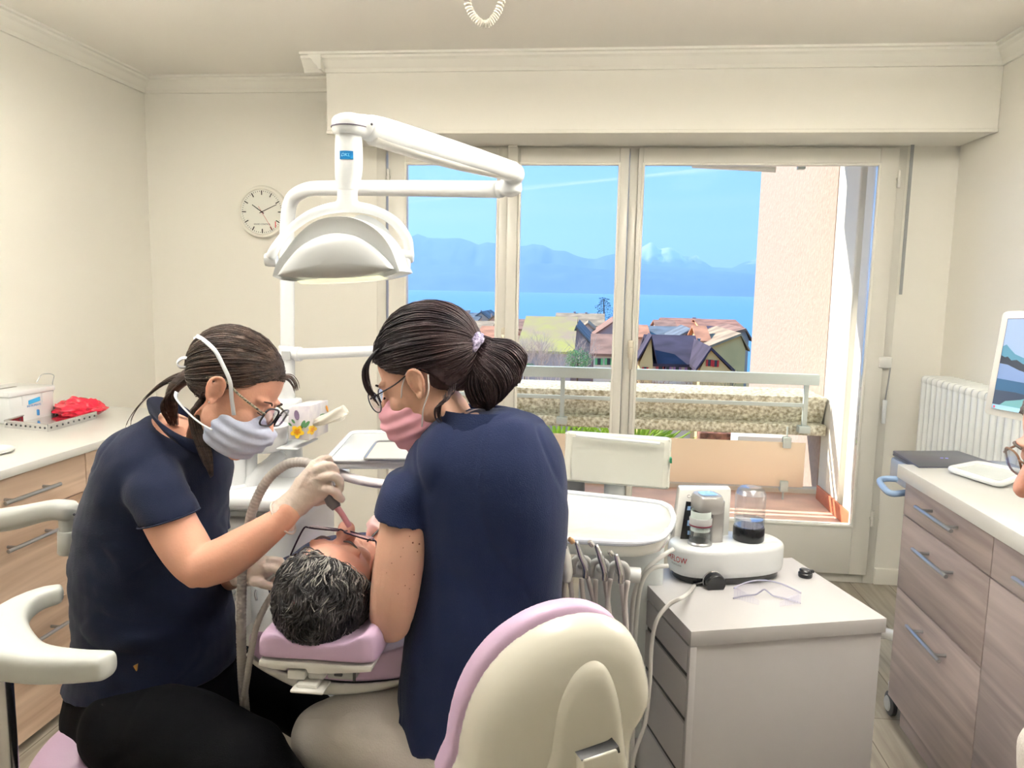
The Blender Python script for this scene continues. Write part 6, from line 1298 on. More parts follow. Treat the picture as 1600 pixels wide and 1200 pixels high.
pt = h1(*an1)
st_ += lock([h1(0, -.098, -.016), P(292, 588, 1.50), P(275, 603, 1.50), P(264, 622, 1.50), P(268, 646, 1.51), P(274, 668, 1.52)], .01, 190, [(0, .012), (.3, .020), (.7, .018), (1, .006)], 3)
st_ += lock([h1(-.05, -.06, -.03), P(310, 628, 1.465), P(305, 652, 1.455), P(315, 690, 1.45), P(326, 722, 1.44), P(331, 745, 1.44)], .01, 90, [(0, .018), (.4, .014), (.75, .010), (1, .003)], 4)
st_ += lock([h1(0, -.1, -.02), P(262, 596, 1.5), P(225, 625, 1.5), P(203, 655, 1.5), P(200, 680, 1.5)], .01, 5, [(0, .01), (1, .006)], 9)
st_ += lock([h1(0, -.1, -.01), P(270, 590, 1.5), P(245, 604, 1.5), P(226, 622, 1.5)], .01, 14, [(0, .01), (1, .014)], 10)
st_ += lock([h1(.01, .07, .085), P(452, 590, 1.46), P(460, 600, 1.45), P(463, 612, 1.45)], .01, 14, [(0, .006), (1, .006)], 11)
ribbons(st_, .0011).build('hair_strands', m_h1, hr, 180, kind='stuff')
s_ = M(); s_.tube([h1(0, -.095, -.012), P(290, 590, 1.50), P(272, 606, 1.50), P(264, 630, 1.505), P(270, 655, 1.515)], [.019, .015, .013, .009, .004], seg=14); s_.tube([h1(-.045, -.055, -.02), P(309, 640, 1.468), P(310, 668, 1.46), P(322, 712, 1.45), P(329, 738, 1.447)], [.013, .011, .009, .006, .002], seg=12); s_.build('ponytail', m_h1, hr, 180)
# mask
m_mask = mat('mask_white', rgb(200, 208, 232), .8, bump=.1, bscale=200)
s_ = M(); T = M(); T.eloft([((0, .046, -.008), (.030, 0, .0), (0, .054, 0)), ((0, .052, -.019), (.053, 0, 0), (0, .060, 0)), ((0, .056, -.032), (.064, 0, 0), (0, .069, 0)), ((0, .053, -.050), (.067, 0, 0), (0, .068, 0)), ((0, .050, -.075), (.062, 0, 0), (0, .062, 0)), ((0, .048, -.098), (.048, 0, 0), (0, .050, 0))], 36, 6, (.25, .3), 2.3); s_.add([H1 @ v for v in T.v], T.f)
iH1 = H1.inverted()
def pleat(co, no):
    p = iH1 @ (co + V(-.9, 1.5, 0)); return .0021 * math.sin((p.z + .25 * abs(p.x)) * 260) * min(1, max(0, (p.y + .01) / .04)) + .0012 * noise.noise(p * 60)
mo('face_mask', s_, m_mask, pl, .0028, 4, pleat, label='pleated white tie-on face mask')
s_ = M()
s_.tube([h1(.062, .05, -.022), h1(.077, .032, .008), h1(.090, .018, .034), h1(.090, -.010, .052), h1(.0845, -.045, .068), h1(.066, -.085, .070), h1(.034, -.117, .064), h1(.0, -.127, .058)], .0044, seg=8, flat=.3); s_.tube([h1(.064, .03, -.070), h1(.070, .002, -.070), h1(.070, -.03, -.066), h1(.056, -.07, -.06), h1(.03, -.09, -.055)], .0044, seg=8, flat=.3)
s_.tube([h1(.03, -.117, .062), P(300, 556, 1.46), P(284, 560, 1.45), P(277, 568, 1.45), P(284, 574, 1.45), P(300, 568, 1.46), h1(.02, -.12, .056)], .0048, seg=8, flat=.4); s_.tube([h1(.03, -.12, .06), P(304, 574, 1.46), P(297, 582, 1.455)], .0034, seg=6, flat=.4)
s_.tube([h1(-.062, .05, -.022), h1(-.090, .018, .034), h1(-.0845, -.045, .068), h1(-.034, -.117, .064), h1(.0, -.127, .058)], .0042, seg=8, flat=.3)
s_.build('mask_tie', mat('tie_white', rgb(226, 230, 236), .8), pl, 180)
glasses(H1, pl, mat('dark_frame', rgb(30, 28, 48), .25, coat=.5), m_lens, .0275, .0195, m_t=mat('speckled_temple', rgb(190, 184, 160), .3, vary=.9, vscale=260, vcol=rgb(20, 18, 20)), th=.0021, yy=.107, zz=.007)
s_ = M(); s_.ell(h1(.088, .004, -.022), .0016); s_.build('earring', m_chrome, pl)
# shirt
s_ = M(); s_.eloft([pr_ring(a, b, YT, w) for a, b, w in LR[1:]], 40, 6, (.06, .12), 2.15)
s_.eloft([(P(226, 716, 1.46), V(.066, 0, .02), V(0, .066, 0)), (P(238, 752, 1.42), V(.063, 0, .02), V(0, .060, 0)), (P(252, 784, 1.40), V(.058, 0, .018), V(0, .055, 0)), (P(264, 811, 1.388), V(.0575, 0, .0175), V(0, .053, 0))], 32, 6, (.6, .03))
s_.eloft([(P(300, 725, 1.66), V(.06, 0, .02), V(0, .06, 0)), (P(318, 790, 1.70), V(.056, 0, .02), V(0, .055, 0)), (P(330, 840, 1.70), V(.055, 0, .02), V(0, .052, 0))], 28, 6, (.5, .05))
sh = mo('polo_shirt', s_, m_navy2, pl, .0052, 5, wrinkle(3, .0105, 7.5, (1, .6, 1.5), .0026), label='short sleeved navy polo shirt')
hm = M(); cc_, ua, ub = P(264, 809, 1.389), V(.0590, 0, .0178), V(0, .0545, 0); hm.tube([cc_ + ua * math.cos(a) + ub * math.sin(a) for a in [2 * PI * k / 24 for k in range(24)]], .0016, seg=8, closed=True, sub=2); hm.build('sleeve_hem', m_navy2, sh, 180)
# collar
s_ = M(); ring = []
cc_ = P(290, 672, 1.53)
for k in range(25):
    a = math.radians(-140 + 290 * k / 24)
nA, nB = P(250, 640, 1.53), P(338, 712, 1.50); mid_ = (nA + nB) / 2; ua = (nB - nA) / 2; un = V(-.55, -.05, .84)
cr1 = [mid_ + ua * math.cos(a) + V(0, .068, 0) * math.sin(a) for a in [2 * PI * k / 28 for k in range(28)]]
s_.rings([[p + un * .0 for p in cr1], [p + (p - mid_) * .04 + un * .022 for p in cr1], [p - (p - mid_) * .05 + un * .036 for p in cr1], [p - (p - mid_) * .12 + un * .034 for p in cr1], [p - (p - mid_) * .10 for p in cr1]], cap=False, closed=True)
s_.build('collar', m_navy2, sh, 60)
s_ = M(); s_.prism([P(208, 1041, 1.375), P(214, 1038, 1.375), P(213, 1049, 1.377)], (0, .004, 0)); s_.build('shirt_emblem', mat('brass_emblem', rgb(190, 140, 60), .4), sh, label='tiny brass coloured triangular emblem')
# trousers + shoes
s_ = M(); s_.eloft([pr_ring(*LR[1][:2], YT, .158, .985), pr_ring((118, 1115), (365, 1110), YT, .175), pr_ring((185, 1180), (350, 1190), YT, .16)], 32, 5, (.1, .4))
limb(s_, [(P(200, 1140, 1.43), .098), (P(290, 1150, 1.37), .094), (P(385, 1185, 1.30), .078)]); limb(s_, [(P(385, 1185, 1.30), .074), (V(-.50, 1.34, .30), .058), (V(-.52, 1.36, .10), .045)])
limb(s_, [(P(230, 1090, 1.66), .095), (P(340, 1062, 1.70), .090), (P(440, 1085, 1.74), .074)]); limb(s_, [(P(440, 1085, 1.74), .068), (V(-.62, 1.74, .30), .056), (V(-.62, 1.76, .10), .045)])
mo('trousers', s_, m_blk, pl, .007, 5, wrinkle(8, .006, 6, (1, 1, 1)), label='black trousers')
for x, y in ((-.50, 1.30), (-.60, 1.70)): s_ = M(); s_.eloft([(V(x - .05, y + .06, .05), V(0, .04, 0), V(0, 0, .045)), (V(x + .05, y - .02, .04), V(.01, .045, 0), V(0, 0, .035)), (V(x + .14, y - .08, .03), V(.01, .04, 0), V(0, 0, .025))], 20, 4, (.5, .5)); s_.build('shoe', m_shoe, pl, 60)
# raised right glove
Yg = 1.39
def pg(x, y, d=0): return P(x, y, Yg + d)
def rr(A, B, w, d=0, Y=None): a, b = P(A[0], A[1], (Y or Yg) + d), P(B[0], B[1], (Y or Yg) + d); return ((a + b) / 2, (b - a) / 2, V(0, w, 0))
s_ = M(); s_.eloft([rr((427, 786), (458, 831), .030), rr((436, 777), (463, 815), .0265), rr((452, 763), (481, 800), .021), rr((466, 742), (496, 788), .018), rr((482, 727), (511, 778), .016), rr((494, 722), (518, 768), .013)], 28, 6, (.05, .5))
finger(s_, [pg(503, 764, -.006), pg(516, 765, -.010), pg(527, 773, -.004), pg(534, 781, .004)], .0098, .0072)
finger(s_, [pg(502, 746, -.008), pg(519, 744, -.012), pg(530, 752, -.002), pg(532, 764, .008)], .0100, .0075)
finger(s_, [pg(497, 733, -.006), pg(514, 727, -.006), pg(524, 734, .006), pg(526, 744, .016)], .0098, .0072)
finger(s_, [pg(490, 727, .004), pg(503, 717, .006), pg(513, 718, .014), pg(516, 726, .022)], .0088, .0064)
finger(s_, [pg(478, 782, .012), pg(494, 783, .022), pg(511, 780, .024), pg(522, 780, .018)], .0110, .0082)
gl = mo('glove', s_, m_glove, pl, .0026, 3, wrinkle(5, .0026, 34, (1, 1, 1), .0007), label='latex glove on the raised hand holding the suction tip')
hm = M(); c0, ua, ub = rr((426, 785), (459, 833), .031); hm.tube([c0 + ua * math.cos(a) + ub * math.sin(a) for a in [2 * PI * k / 20 for k in range(20)]], .0019, seg=6, closed=True, sub=2); hm.build('glove_cuff', m_glove, gl, 180)
# lower left glove
Y2 = 1.455
s_ = M(); s_.eloft([rr((362, 876), (368, 914), .024, .03, Y2), rr((382, 871), (386, 916), .022, .01, Y2), rr((402, 868), (408, 912), .018, 0, Y2), rr((420, 869), (426, 900), .014, 0, Y2)], 28, 6, (.1, .4))
def p2(x, y, d=0): return P(x, y, Y2 + d)
finger(s_, [p2(424, 876, -.006), p2(438, 877, -.010), p2(446, 886, -.012)], .0100, .0078)
finger(s_, [p2(420, 886, -.012), p2(432, 890, -.020), p2(441, 900, -.022)], .0105, .0080)
finger(s_, [p2(412, 896, .0), p2(426, 902, .004), p2(434, 909, .008)], .0095, .0074)
finger(s_, [p2(398, 908, -.014), p2(410, 912, -.022), p2(423, 917, -.024)], .0105, .0084)
finger(s_, [p2(404, 904, .006), p2(416, 912, .012), p2(428, 916, .016)], .0088, .0068)
mo('glove', s_, m_glove, pl, .0026, 3, wrinkle(15, .0020, 36, (1, 1, 1), .0006), label='latex glove on the lower hand beside the patient head')
# held tools
t = thing('suction_tip', 'grey suction handpiece with a pale tube tinted as lit pink, held above the patient nose', 'suction tip', P(520, 790, 1.395))
s_ = M(); s_.tube([P(505, 752, 1.40), P(514, 772, 1.397), P(520, 784, 1.395), P(526, 794, 1.393)], [.0095, .0125, .0135, .009], seg=18, sub=5); s_.build('handle', mat('handle_grey', rgb(112, 108, 114), .4), t, 180)
s_ = M(); s_.tube([P(524, 790, 1.394), P(533, 801, 1.395), P(541, 814, 1.398), P(546, 822, 1.40)], [.0068, .0056, .0056, .0056], seg=14, sub=5); s_.build('tube', mat('pink_lit_tube', rgb(222, 160, 172), .3, sss=.2), t, 180)  # pink light on the tube is put into its colour
t = thing('mouth_mirror', 'thin steel and black instrument held in the lower gloved hand', 'dental instrument', P(440, 888, 1.43))
s_ = M(); s_.cyl(P(414, 911, 1.44), P(436, 891, 1.435), .0035, seg=12); s_.build('grip', m_steel, t); s_ = M(); s_.cyl(P(436, 891, 1.435), P(463, 867, 1.43), .0042, .0036, 12, .001); s_.build('handle', m_chrome, t); s_ = M(); s_.cyl(P(441, 884, 1.431), P(463, 865, 1.426), .0018, seg=10); s_.build('black_stripe', m_black, t)

# ---------------------------------------------------------------- dark haired woman from behind
pr_ = thing('person', 'dark haired woman in navy polo seen from behind, wearing a pink mask', 'person', (-.22, 1.43, 0))
eR = P(650, 600, 1.365); fR, uR = V(-.80, .06, -.60), V(-.6, 0, .8)
H2 = headM(V(0, 0, 0), fR, uR); sg2 = -1 if (H2.to_3x3() @ V(-1, 0, 0)).y < 0 else 1
cR = eR - H2.to_3x3() @ V(sg2 * .078, -.008, 0); cR = V(-.322, 1.455, 1.268); H2 = headM(cR, V(-.90, 0, -.42), V(-.40, .03, .917))
def h2(*p): return H2 @ V(p[0] * sg2, p[1], p[2])
YR = 1.43
RR = [((634, 1185), (880, 1185), .135), ((626, 1135), (884, 1135), .13), ((620, 1070), (886, 1060), .12), ((636, 990), (880, 980), .112), ((652, 920), (876, 915), .108), ((652, 850), (884, 845), .112), ((640, 780), (888, 780), .118), ((632, 725), (884, 718), .115), ((645, 690), (868, 682), .10), ((672, 666), (845, 658), .082), ((700, 652), (812, 646), .064)]
sk = M(); add_head(sk, H2)
nk0, nk1 = P(738, 672, 1.43), h2(0, -.03, -.04)
sk.eloft([(nk0 + V(.005, 0, -.05), V(.06, 0, 0), V(0, .055, 0)), (nk0 + V(-.012, -.005, 0), V(.052, 0, -.02), V(0, .052, 0)), ((nk0 + nk1) / 2 + V(-.008, -.008, -.003), V(.046, 0, -.028), V(0, .05, 0)), (nk1, V(.04, 0, -.03), V(0, .048, 0))], 24, 6)
sk.eloft([pr_ring(a, b, YR, w, .86) for a, b, w in RR], 28, 4, (.2, .2))
limb(sk, [(P(690, 760, 1.43), .030), (P(652, 770, 1.39), .040), (P(634, 808, 1.375), .0455), (P(625, 870, 1.36), .0475), (P(617, 925, 1.35), .0465), (P(612, 960, 1.35), .042), (P(611, 972, 1.352), .038)])
limb(sk, [(P(611, 968, 1.355), .038), (P(612, 940, 1.43), .040), (P(606, 890, 1.50), .034), (P(600, 860, 1.55), .027), (P(597, 848, 1.575), .025)])
limb(sk, [(P(838, 722, 1.45), .038), (P(846, 790, 1.47), .034), (P(836, 840, 1.52), .034)]); limb(sk, [(P(836, 840, 1.52), .034), (P(780, 830, 1.62), .030), (P(700, 800, 1.66), .026)])
body2 = mo('body', sk, m_sk2, pr_, .0034, 5, label='skin of head, neck and freckled arm')
fk = M()
for x, y, r in ((645, 848, 1.6), (655, 850, 1.6), (652, 862, 1.2), (640, 838, .9), (647, 898, 1.1), (633, 915, .9), (622, 928, .8), (640, 920, .8), (626, 870, .8), (612, 880, .8), (630, 856, .8), (604, 895, .7)):
    q = P(x, y, 1.36); d = (q - O).normalized(); hit = body2.ray_cast(O - wloc(body2), d)
    if hit[0]: fk.ell(hit[1] + wloc(body2), r * .0011, seg=8, rg=6)
if fk.v: fk.build('freckles', mat('freckle_brown', rgb(128, 78, 60), .6), body2, 180)
for s in (-1, 1):
    M().tube(L2W(H2, [(s * .014, .089, .026), (s * .03, .090, .032), (s * .048, .078, .028)]), [.0016, .0022, .001], seg=6).build('eyebrow', mat('brow_dark', rgb(40, 30, 32), .8), pr_, 180)
    M().tube(L2W(H2, [(s * .018, .0845, .004), (s * .030, .087, .0015), (s * .043, .081, .004)]), .0013, seg=6).build('eyelashes', MATS['brow_dark'], pr_, 180)
m_h2 = mat('hair_dark', rgb(72, 54, 56), .45, vary=.45, vscale=12, vcol=rgb(30, 25, 36), bump=.2, bscale=160)
HL2 = [(-.13, -.05), (-.08, -.060), (-.05, -.042), (-.03, .01), (-.015, .030), (.02, .024), (.05, .042), (.068, .062), (.09, .08)]
C2, RD2 = (0, -.020, .045), (.088, .107, .101)
hr = hair_cap(H2, pr_, m_h2, c=C2, rad=RD2, hl=HL2, amp=.003, label='dark hair gathered in a short ponytail')
tie = P(739, 540, 1.44)
an2 = tuple(H2.inverted() @ tie)
st_ = pulled_strands(H2, HL2, an2, 800, c=C2, rad=RD2, lift=.007, seed=15)
st_ += lock([tie, P(755, 552, 1.43), P(778, 568, 1.42), P(790, 590, 1.42), P(786, 612, 1.42), P(776, 628, 1.42)], .01, 1100, [(0, .014), (.3, .036), (.6, .041), (.85, .032), (1, .014)], 23)
st_ += lock([tie, P(748, 562, 1.43), P(750, 588, 1.42), P(757, 610, 1.42), P(770, 630, 1.42)], .01, 500, [(0, .014), (.4, .030), (.8, .026), (1, .012)], 33)
st_ += lock([tie + V(0, 0, .01), P(765, 545, 1.43), P(795, 570, 1.42), P(806, 590, 1.42), P(810, 600, 1.42)], .01, 220, [(0, .014), (.5, .020), (1, .006)], 24)
st_ += lock([h2(.03, .068, .078), P(588, 548, 1.41), P(572, 572, 1.40), P(572, 596, 1.40), P(580, 615, 1.40), P(592, 634, 1.40)], .01, 60, [(0, .010), (.4, .008), (.8, .004), (1, .001)], 25)
st_ += lock([h2(.07, -.05, -.03), P(700, 622, 1.37), P(686, 632, 1.37), P(684, 648, 1.375), P(690, 660, 1.38)], .01, 26, [(0, .012), (.5, .008), (1, .003)], 26)
ribbons(st_, .0011).build('hair_strands', m_h2, hr, 180, kind='stuff')
s_ = M(); s_.tube([tie - (tie - cR) * .3, tie, P(752, 554, 1.435), P(774, 574, 1.425), P(782, 596, 1.42), P(778, 616, 1.42), P(774, 628, 1.42)], [.018, .011, .019, .024, .024, .016, .005], seg=20); s_.build('ponytail', m_h2, hr, 180)
s_ = M(); dxt = (P(770, 566, 1.42) - tie).normalized(); a1 = dxt.cross(V(0, 1, 0)).normalized(); a2 = V(0, 1, 0)
for k in range(3): s_.tube([tie + dxt * (.006 * (k - .6)) + (a1 * math.cos(2 * PI * j / 16) + a2 * math.sin(2 * PI * j / 16)) * (.0225 + .002 * math.sin(j * 3 + k * 2)) for j in range(16)], .0064, seg=8, closed=True, sub=2)
s_.build('scrunchie', mat('patterned_scrunchie', rgb(206, 196, 226), .7, vary=.9, vscale=170, vcol=rgb(50, 44, 84)), hr, 180)
s_ = M(); T = M(); T.eloft([((0, .046, -.008), (.030, 0, .0), (0, .054, 0)), ((0, .052, -.019), (.052, 0, 0), (0, .060, 0)), ((0, .054, -.045), (.064, 0, 0), (0, .066, 0)), ((0, .050, -.08), (.060, 0, 0), (0, .062, 0)), ((0, .048, -.108), (.044, 0, 0), (0, .048, 0))], 36, 6, (.25, .3), 2.3); s_.add([H2 @ v for v in T.v], T.f)
iH2 = H2.inverted()
def pleat2(co, no): p = iH2 @ (co + V(-.22, 1.43, 0)); return .0021 * math.sin((p.z + .25 * abs(p.x)) * 260) * min(1, max(0, (p.y + .01) / .04)) + .0012 * noise.noise(p * 60)
mo('face_mask', s_, mat('mask_pink', rgb(238, 176, 192), .8), pr_, .0028, 4, pleat2, label='pink pleated face mask')
s_ = M(); s_.tube([h2(.062, .045, -.01), h2(.075, .03, .01), h2(.082, .008, .030), h2(.088, -.012, .032)], .0014, seg=6); s_.tube([h2(.064, .03, -.075), h2(.078, .01, -.045), h2(.090, -.015, -.02), h2(.09, -.028, .01)], .0014, seg=6); s_.build('ear_loop', mat('loop_white', rgb(226, 222, 222), .7), pr_, 180)
glasses(H2, pr_, mat('thin_dark_frame', rgb(34, 34, 66), .3), m_lens, .024, .022, True, yy=.107, zz=.004, th=.0012, m_t=MATS['dark_frame'])
s_ = M(); s_.eloft([pr_ring(a, b, YR, w) for a, b, w in RR[1:]], 40, 6, (.04, .2), 2.25)
s_.eloft([(P(706, 688, 1.43), V(.056, 0, .058), V(0, .066, 0)), (P(678, 702, 1.43), V(.062, 0, .040), V(0, .064, 0)), (P(656, 728, 1.41), V(.062, 0, .012), V(0, .058, 0)), (P(641, 762, 1.385), V(.0575, 0, -.004), V(0, .056, 0)), (P(631, 790, 1.375), V(.0545, 0, -.010), V(0, .054, 0)), (P(625, 814, 1.365), V(.0535, 0, -.013), V(0, .053, 0))], 32, 6, (.6, .03))
s_.eloft([(P(832, 702, 1.44), V(.058, 0, -.03), V(0, .06, 0)), (P(842, 740, 1.45), V(.054, 0, -.005), V(0, .056, 0)), (P(847, 775, 1.46), V(.051, 0, .004), V(0, .054, 0)), (P(849, 806, 1.465), V(.049, 0, .008), V(0, .052, 0))], 28, 6, (.6, .05))
s_.eloft([(P(655, 1090, 1.40), V(.03, 0, 0), V(0, .06, 0)), (P(632, 1120, 1.39), V(.022, 0, .01), V(0, .04, 0))], 16, 3, (.5, .5))
sh = mo('polo_shirt', s_, m_navy, pr_, .0052, 5, wrinkle(31, .0125, 6.5, (1.6, 1, .5), .0022), label='short sleeved navy polo shirt')
0
mid_ = P(748, 655, 1.43); ua = V(.078, 0, -.001); un = V(-.06, .03, 1).normalized(); cr1 = [mid_ + ua * math.cos(a) + V(0, .066, 0) * math.sin(a) for a in [2 * PI * k / 28 for k in range(28)]]
s_ = M(); s_.rings([[p + (p - mid_) * .14 - un * .012 for p in cr1], [p + (p - mid_) * .06 + un * .006 for p in cr1], [p - (p - mid_) * .05 + un * .020 for p in cr1], [p - (p - mid_) * .12 + un * .018 for p in cr1], [p - (p - mid_) * .06 - un * .02 for p in cr1]], cap=False, closed=True); s_.build('collar', m_navy, sh, 60)
s_ = M(); s_.eloft([pr_ring((622, 1120), (868, 1120), YR + .01, .122), pr_ring((630, 1180), (885, 1180), YR, .15), pr_ring((650, 1240), (880, 1240), YR, .14)], 32, 5, (.2, .4))
limb(s_, [(P(700, 1165, 1.42), .098), (P(620, 1150, 1.42), .094), (P(560, 1145, 1.43), .086), (P(510, 1152, 1.44), .074)]); limb(s_, [(P(508, 1156, 1.44), .070), (V(-.53, 1.46, .28), .056), (V(-.51, 1.46, .10), .05)])
limb(s_, [(P(760, 1170, 1.50), .095), (V(-.26, 1.70, .52), .085), (V(-.30, 1.80, .50), .07)]); limb(s_, [(V(-.30, 1.80, .50), .068), (V(-.31, 1.80, .28), .055), (V(-.30, 1.78, .10), .045)])
mo('trousers', s_, m_cwhite, pr_, .0062, 5, wrinkle(41, .007, 7, (1, 1, 1.2), .002), label='off white trousers')
for x, y, dx in ((-.52, 1.46, -1), (-.31, 1.80, -.3)): s_ = M(); s_.eloft([(V(x + .05, y, .05), V(0, .04, 0), V(0, 0, .045)), (V(x - .05, y + .02, .04), V(.0, .045, 0), V(0, 0, .035)), (V(x - .14, y + .04, .03), V(.0, .04, 0), V(0, 0, .025))], 20, 4, (.5, .5)); s_.build('shoe', m_shoe, pr_, 60)
# her left hand near the patient mouth
Y3 = 1.60
def p3(x, y, d=0): return P(x, y, Y3 + d)
s_ = M(); s_.eloft([rr((588, 858), (612, 850), .020, 0, Y3), rr((586, 842), (612, 838), .018, -.01, Y3), rr((585, 824), (610, 822), .013, -.02, Y3)], 24, 5, (.2, .5))
for (a, b, c, dd) in (((588, 826), (581, 822), (577, 830), -.03), ((592, 822), (583, 814), (576, 820), -.02), ((600, 820), (592, 808), (584, 810), -.01), ((607, 822), (602, 809), (596, 808), 0)): finger(s_, [p3(*a, dd), p3(*b, dd - .008), p3(*c, dd - .014)], .0085, .0066)
finger(s_, [p3(588, 848, -.02), p3(580, 842, -.03), p3(577, 834, -.035)], .0100, .0080)
mo('glove', s_, mat('rosy_glove', rgb(240, 206, 206), .45, sss=.1), pr_, .0028, 3, label='rosy glove beside the patient cheek')
s_ = M(); s_.cyl(P(597, 822, 1.55), P(574, 846, 1.50), .002, seg=8); s_.single('dental_probe', m_black, 'thin dark probe held in the rosy glove beside the patient glasses', 'dental instrument')

# ---------------------------------------------------------------- patient
pp_ = thing('person', 'grey haired patient lying back in the lilac dental chair, seen from the crown', 'person', (-.48, 1.7, .6))
H3 = headM(P(518, 912, 1.405), (.14, .24, .95), (.03, -.95, .24))
def h3(*p): return H3 @ V(*p)
sk = M(); add_head(sk, H3, nose=1.55)
hc_ = H3.translation
ct_ = V(hc_.x + .03, 1.72, .79)
sk.eloft([(h3(0, -.02, -.05), V(.055, 0, 0), V(0, .0, .058)), (V(hc_.x + .005, 1.50, .875), V(.055, 0, 0), V(0, .01, .056)), (V(hc_.x + .015, 1.58, .83), V(.07, 0, 0), V(0, .02, .06)), (V(hc_.x + .02, 1.66, .80), V(.12, 0, 0), V(0, .02, .08))], 24, 5)
mo('body', sk, m_sk3, pp_, .0032, 4)
m_h3 = mat('hair_salt_pepper', rgb(84, 81, 82), .45, vary=.6, vscale=26, vcol=rgb(28, 28, 34), bump=.5, bscale=150)
HL3 = [(-.13, -.07), (-.06, -.06), (-.03, -.03), (-.015, .02), (.02, .03), (.045, .062), (.062, .088), (.08, .105)]
C3, RD3 = (0, -.016, .042), (.086, .103, .096)
hr = hair_cap(H3, pp_, m_h3, c=C3, rad=RD3, hl=HL3, amp=.008, fr=16, seed=9, label='wavy dark hair turning grey at the front')
rnd = random.Random(77); st_ = []; st2 = []
for _ in range(6200):
    d = V(rnd.gauss(0, 1), rnd.gauss(0, 1), rnd.gauss(0, 1)).normalized(); p = V(d.x * RD3[0], d.y * RD3[1], d.z * RD3[2]) + V(*C3)
    if p.z < itp(p.y, HL3) + .002: continue
    fl = V(noise.noise(d * 3.0 + V(5, 0, 0)) * 1.4, -1.0, -.35 + .8 * noise.noise(d * 2.5)); fl = (fl - d * fl.dot(d)); 
    if fl.length < .1: continue
    fl.normalize(); sdv = d.cross(fl); L = rnd.uniform(.024, .05); pts = []; ph = noise.noise(d * 4) * 5; amp_ = rnd.uniform(.003, .007); hgt = rnd.uniform(.002, .008)
    for i in range(9):
        u = i / 8; q = p + fl * L * u + sdv * math.sin(ph + u * 5.5) * amp_ - sdv * math.sin(ph) * amp_ + d * (hgt * math.sin(PI * min(1, u * 1.1)) - L * u * u * .22 + .001); pts.append(H3 @ q)
    (st2 if (p.y > .035 and rnd.random() < .5) or rnd.random() < .03 else st_).append((pts, rnd.uniform(.7, 1.5)))
ribbons(st_, .0012).build('hair_strands', m_h3, hr, 180, kind='stuff'); ribbons(st2, .0008).build('grey_strands', mat('hair_silver', rgb(164, 160, 156), .4), hr, 180, kind='stuff', label='silver grey strands')
glasses(H3, pp_, mat('wine_frame', rgb(44, 20, 48), .3), mat('pink_tint', rgb(246, 206, 236), .05, alpha=.45), .030, .020, yy=.106, zz=.004, x0=.036, th=.0016, tx=.088)
for s in (-1, 1): M().tube(L2W(H3, [(s * .014, .089, .026), (s * .03, .090, .032), (s * .048, .078, .028)]), [.0018, .0026, .001], seg=6).build('eyebrow', mat('brow_grey', rgb(110, 100, 96), .8), pp_, 180)
s_ = M(); hx_ = hc_.x
s_.eloft([(V(hx_ + .01, 1.535, .845), V(.09, 0, 0), V(0, .02, .055)), (V(hx_ + .012, 1.58, .815), V(.175, 0, 0), V(0, .03, .085)), (V(hx_ + .02, 1.66, .77), V(.21, 0, 0), V(0, .04, .105)), (V(hx_ + .06, 1.85, .69), V(.19, 0, 0), V(0, .05, .11)), (V(hx_ + .10, 2.05, .61), V(.17, 0, 0), V(0, .04, .10)), (V(hx_ + .13, 2.2, .60), V(.17, 0, 0), V(0, 0, .10))], 32, 6, (.3, .3))
for sx_ in (-1, 1):
    sh0 = V(hx_ + .01 + sx_ * .165, 1.60, .78); el = V(hx_ + .06 + sx_ * .21, 1.86, .66); wr = V(hx_ + .10 + sx_ * .08, 2.05, .74)
    limb(s_, [(sh0, .062), ((sh0 + el) / 2, .052), (el, .045)]); limb(s_, [(el, .044), ((el + wr) / 2, .038), (wr, .03)])
mo('jacket', s_, m_navy, pp_, .007, 5, wrinkle(51, .008, 7), label='navy top')
s_ = M(); s_.tube([P(400, 922, 1.50), P(399, 930, 1.49), P(401, 938, 1.485)], .0022, seg=6); s_.tube([P(588, 1004, 1.40), P(592, 1012, 1.39), P(596, 1018, 1.40)], .0018, seg=6); s_.build('zip_pull', m_steel, pp_, 180)
s_ = M()
for sx_ in (-1, 1): limb(s_, [(V(hx_ + .13 + sx_ * .08, 2.15, .60), .09), (V(hx_ + .20 + sx_ * .08, 2.45, .62), .078), (V(hx_ + .25 + sx_ * .07, 2.62, .60), .062)]); limb(s_, [(V(hx_ + .25 + sx_ * .07, 2.62, .60), .060), (V(hx_ + .31 + sx_ * .06, 2.85, .585), .052), (V(hx_ + .36 + sx_ * .06, 3.02, .585), .04)])
mo('trousers', s_, m_blk, pp_, .008, 4, wrinkle(61, .006, 7), label='dark trousers')
for sx_ in (-1, 1): s_ = M(); x, y = hx_ + .37 + sx_ * .06, 3.05; s_.eloft([(V(x, y - .03, .575), V(.038, 0, 0), V(0, .02, .04)), (V(x + .01, y + .02, .62), V(.042, 0, 0), V(0, .035, .02)), (V(x + .01, y + .04, .71), V(.04, 0, 0), V(0, .022, .01))], 20, 4, (.5, .5)); s_.build('shoe', m_dgrey, pp_, 60)
s_ = M()
for sx_ in (-1, 1):
    wr = V(hx_ + .10 + sx_ * .08, 2.05, .745); s_.ell(wr + V(-sx_ * .03, .03, .0), (.04, .05, .018))
    for j in range(4): finger(s_, [wr + V(-sx_ * (.02 + .012 * j), .06, .004), wr + V(-sx_ * (.04 + .012 * j), .09, .0), wr + V(-sx_ * (.05 + .012 * j), .11, -.012)], .009, .007)
    finger(s_, [wr + V(-sx_ * .05, .02, .01), wr + V(-sx_ * .07, .05, .01)], .01, .008)
mo('hands', s_, m_sk3, pp_, .004, 2)

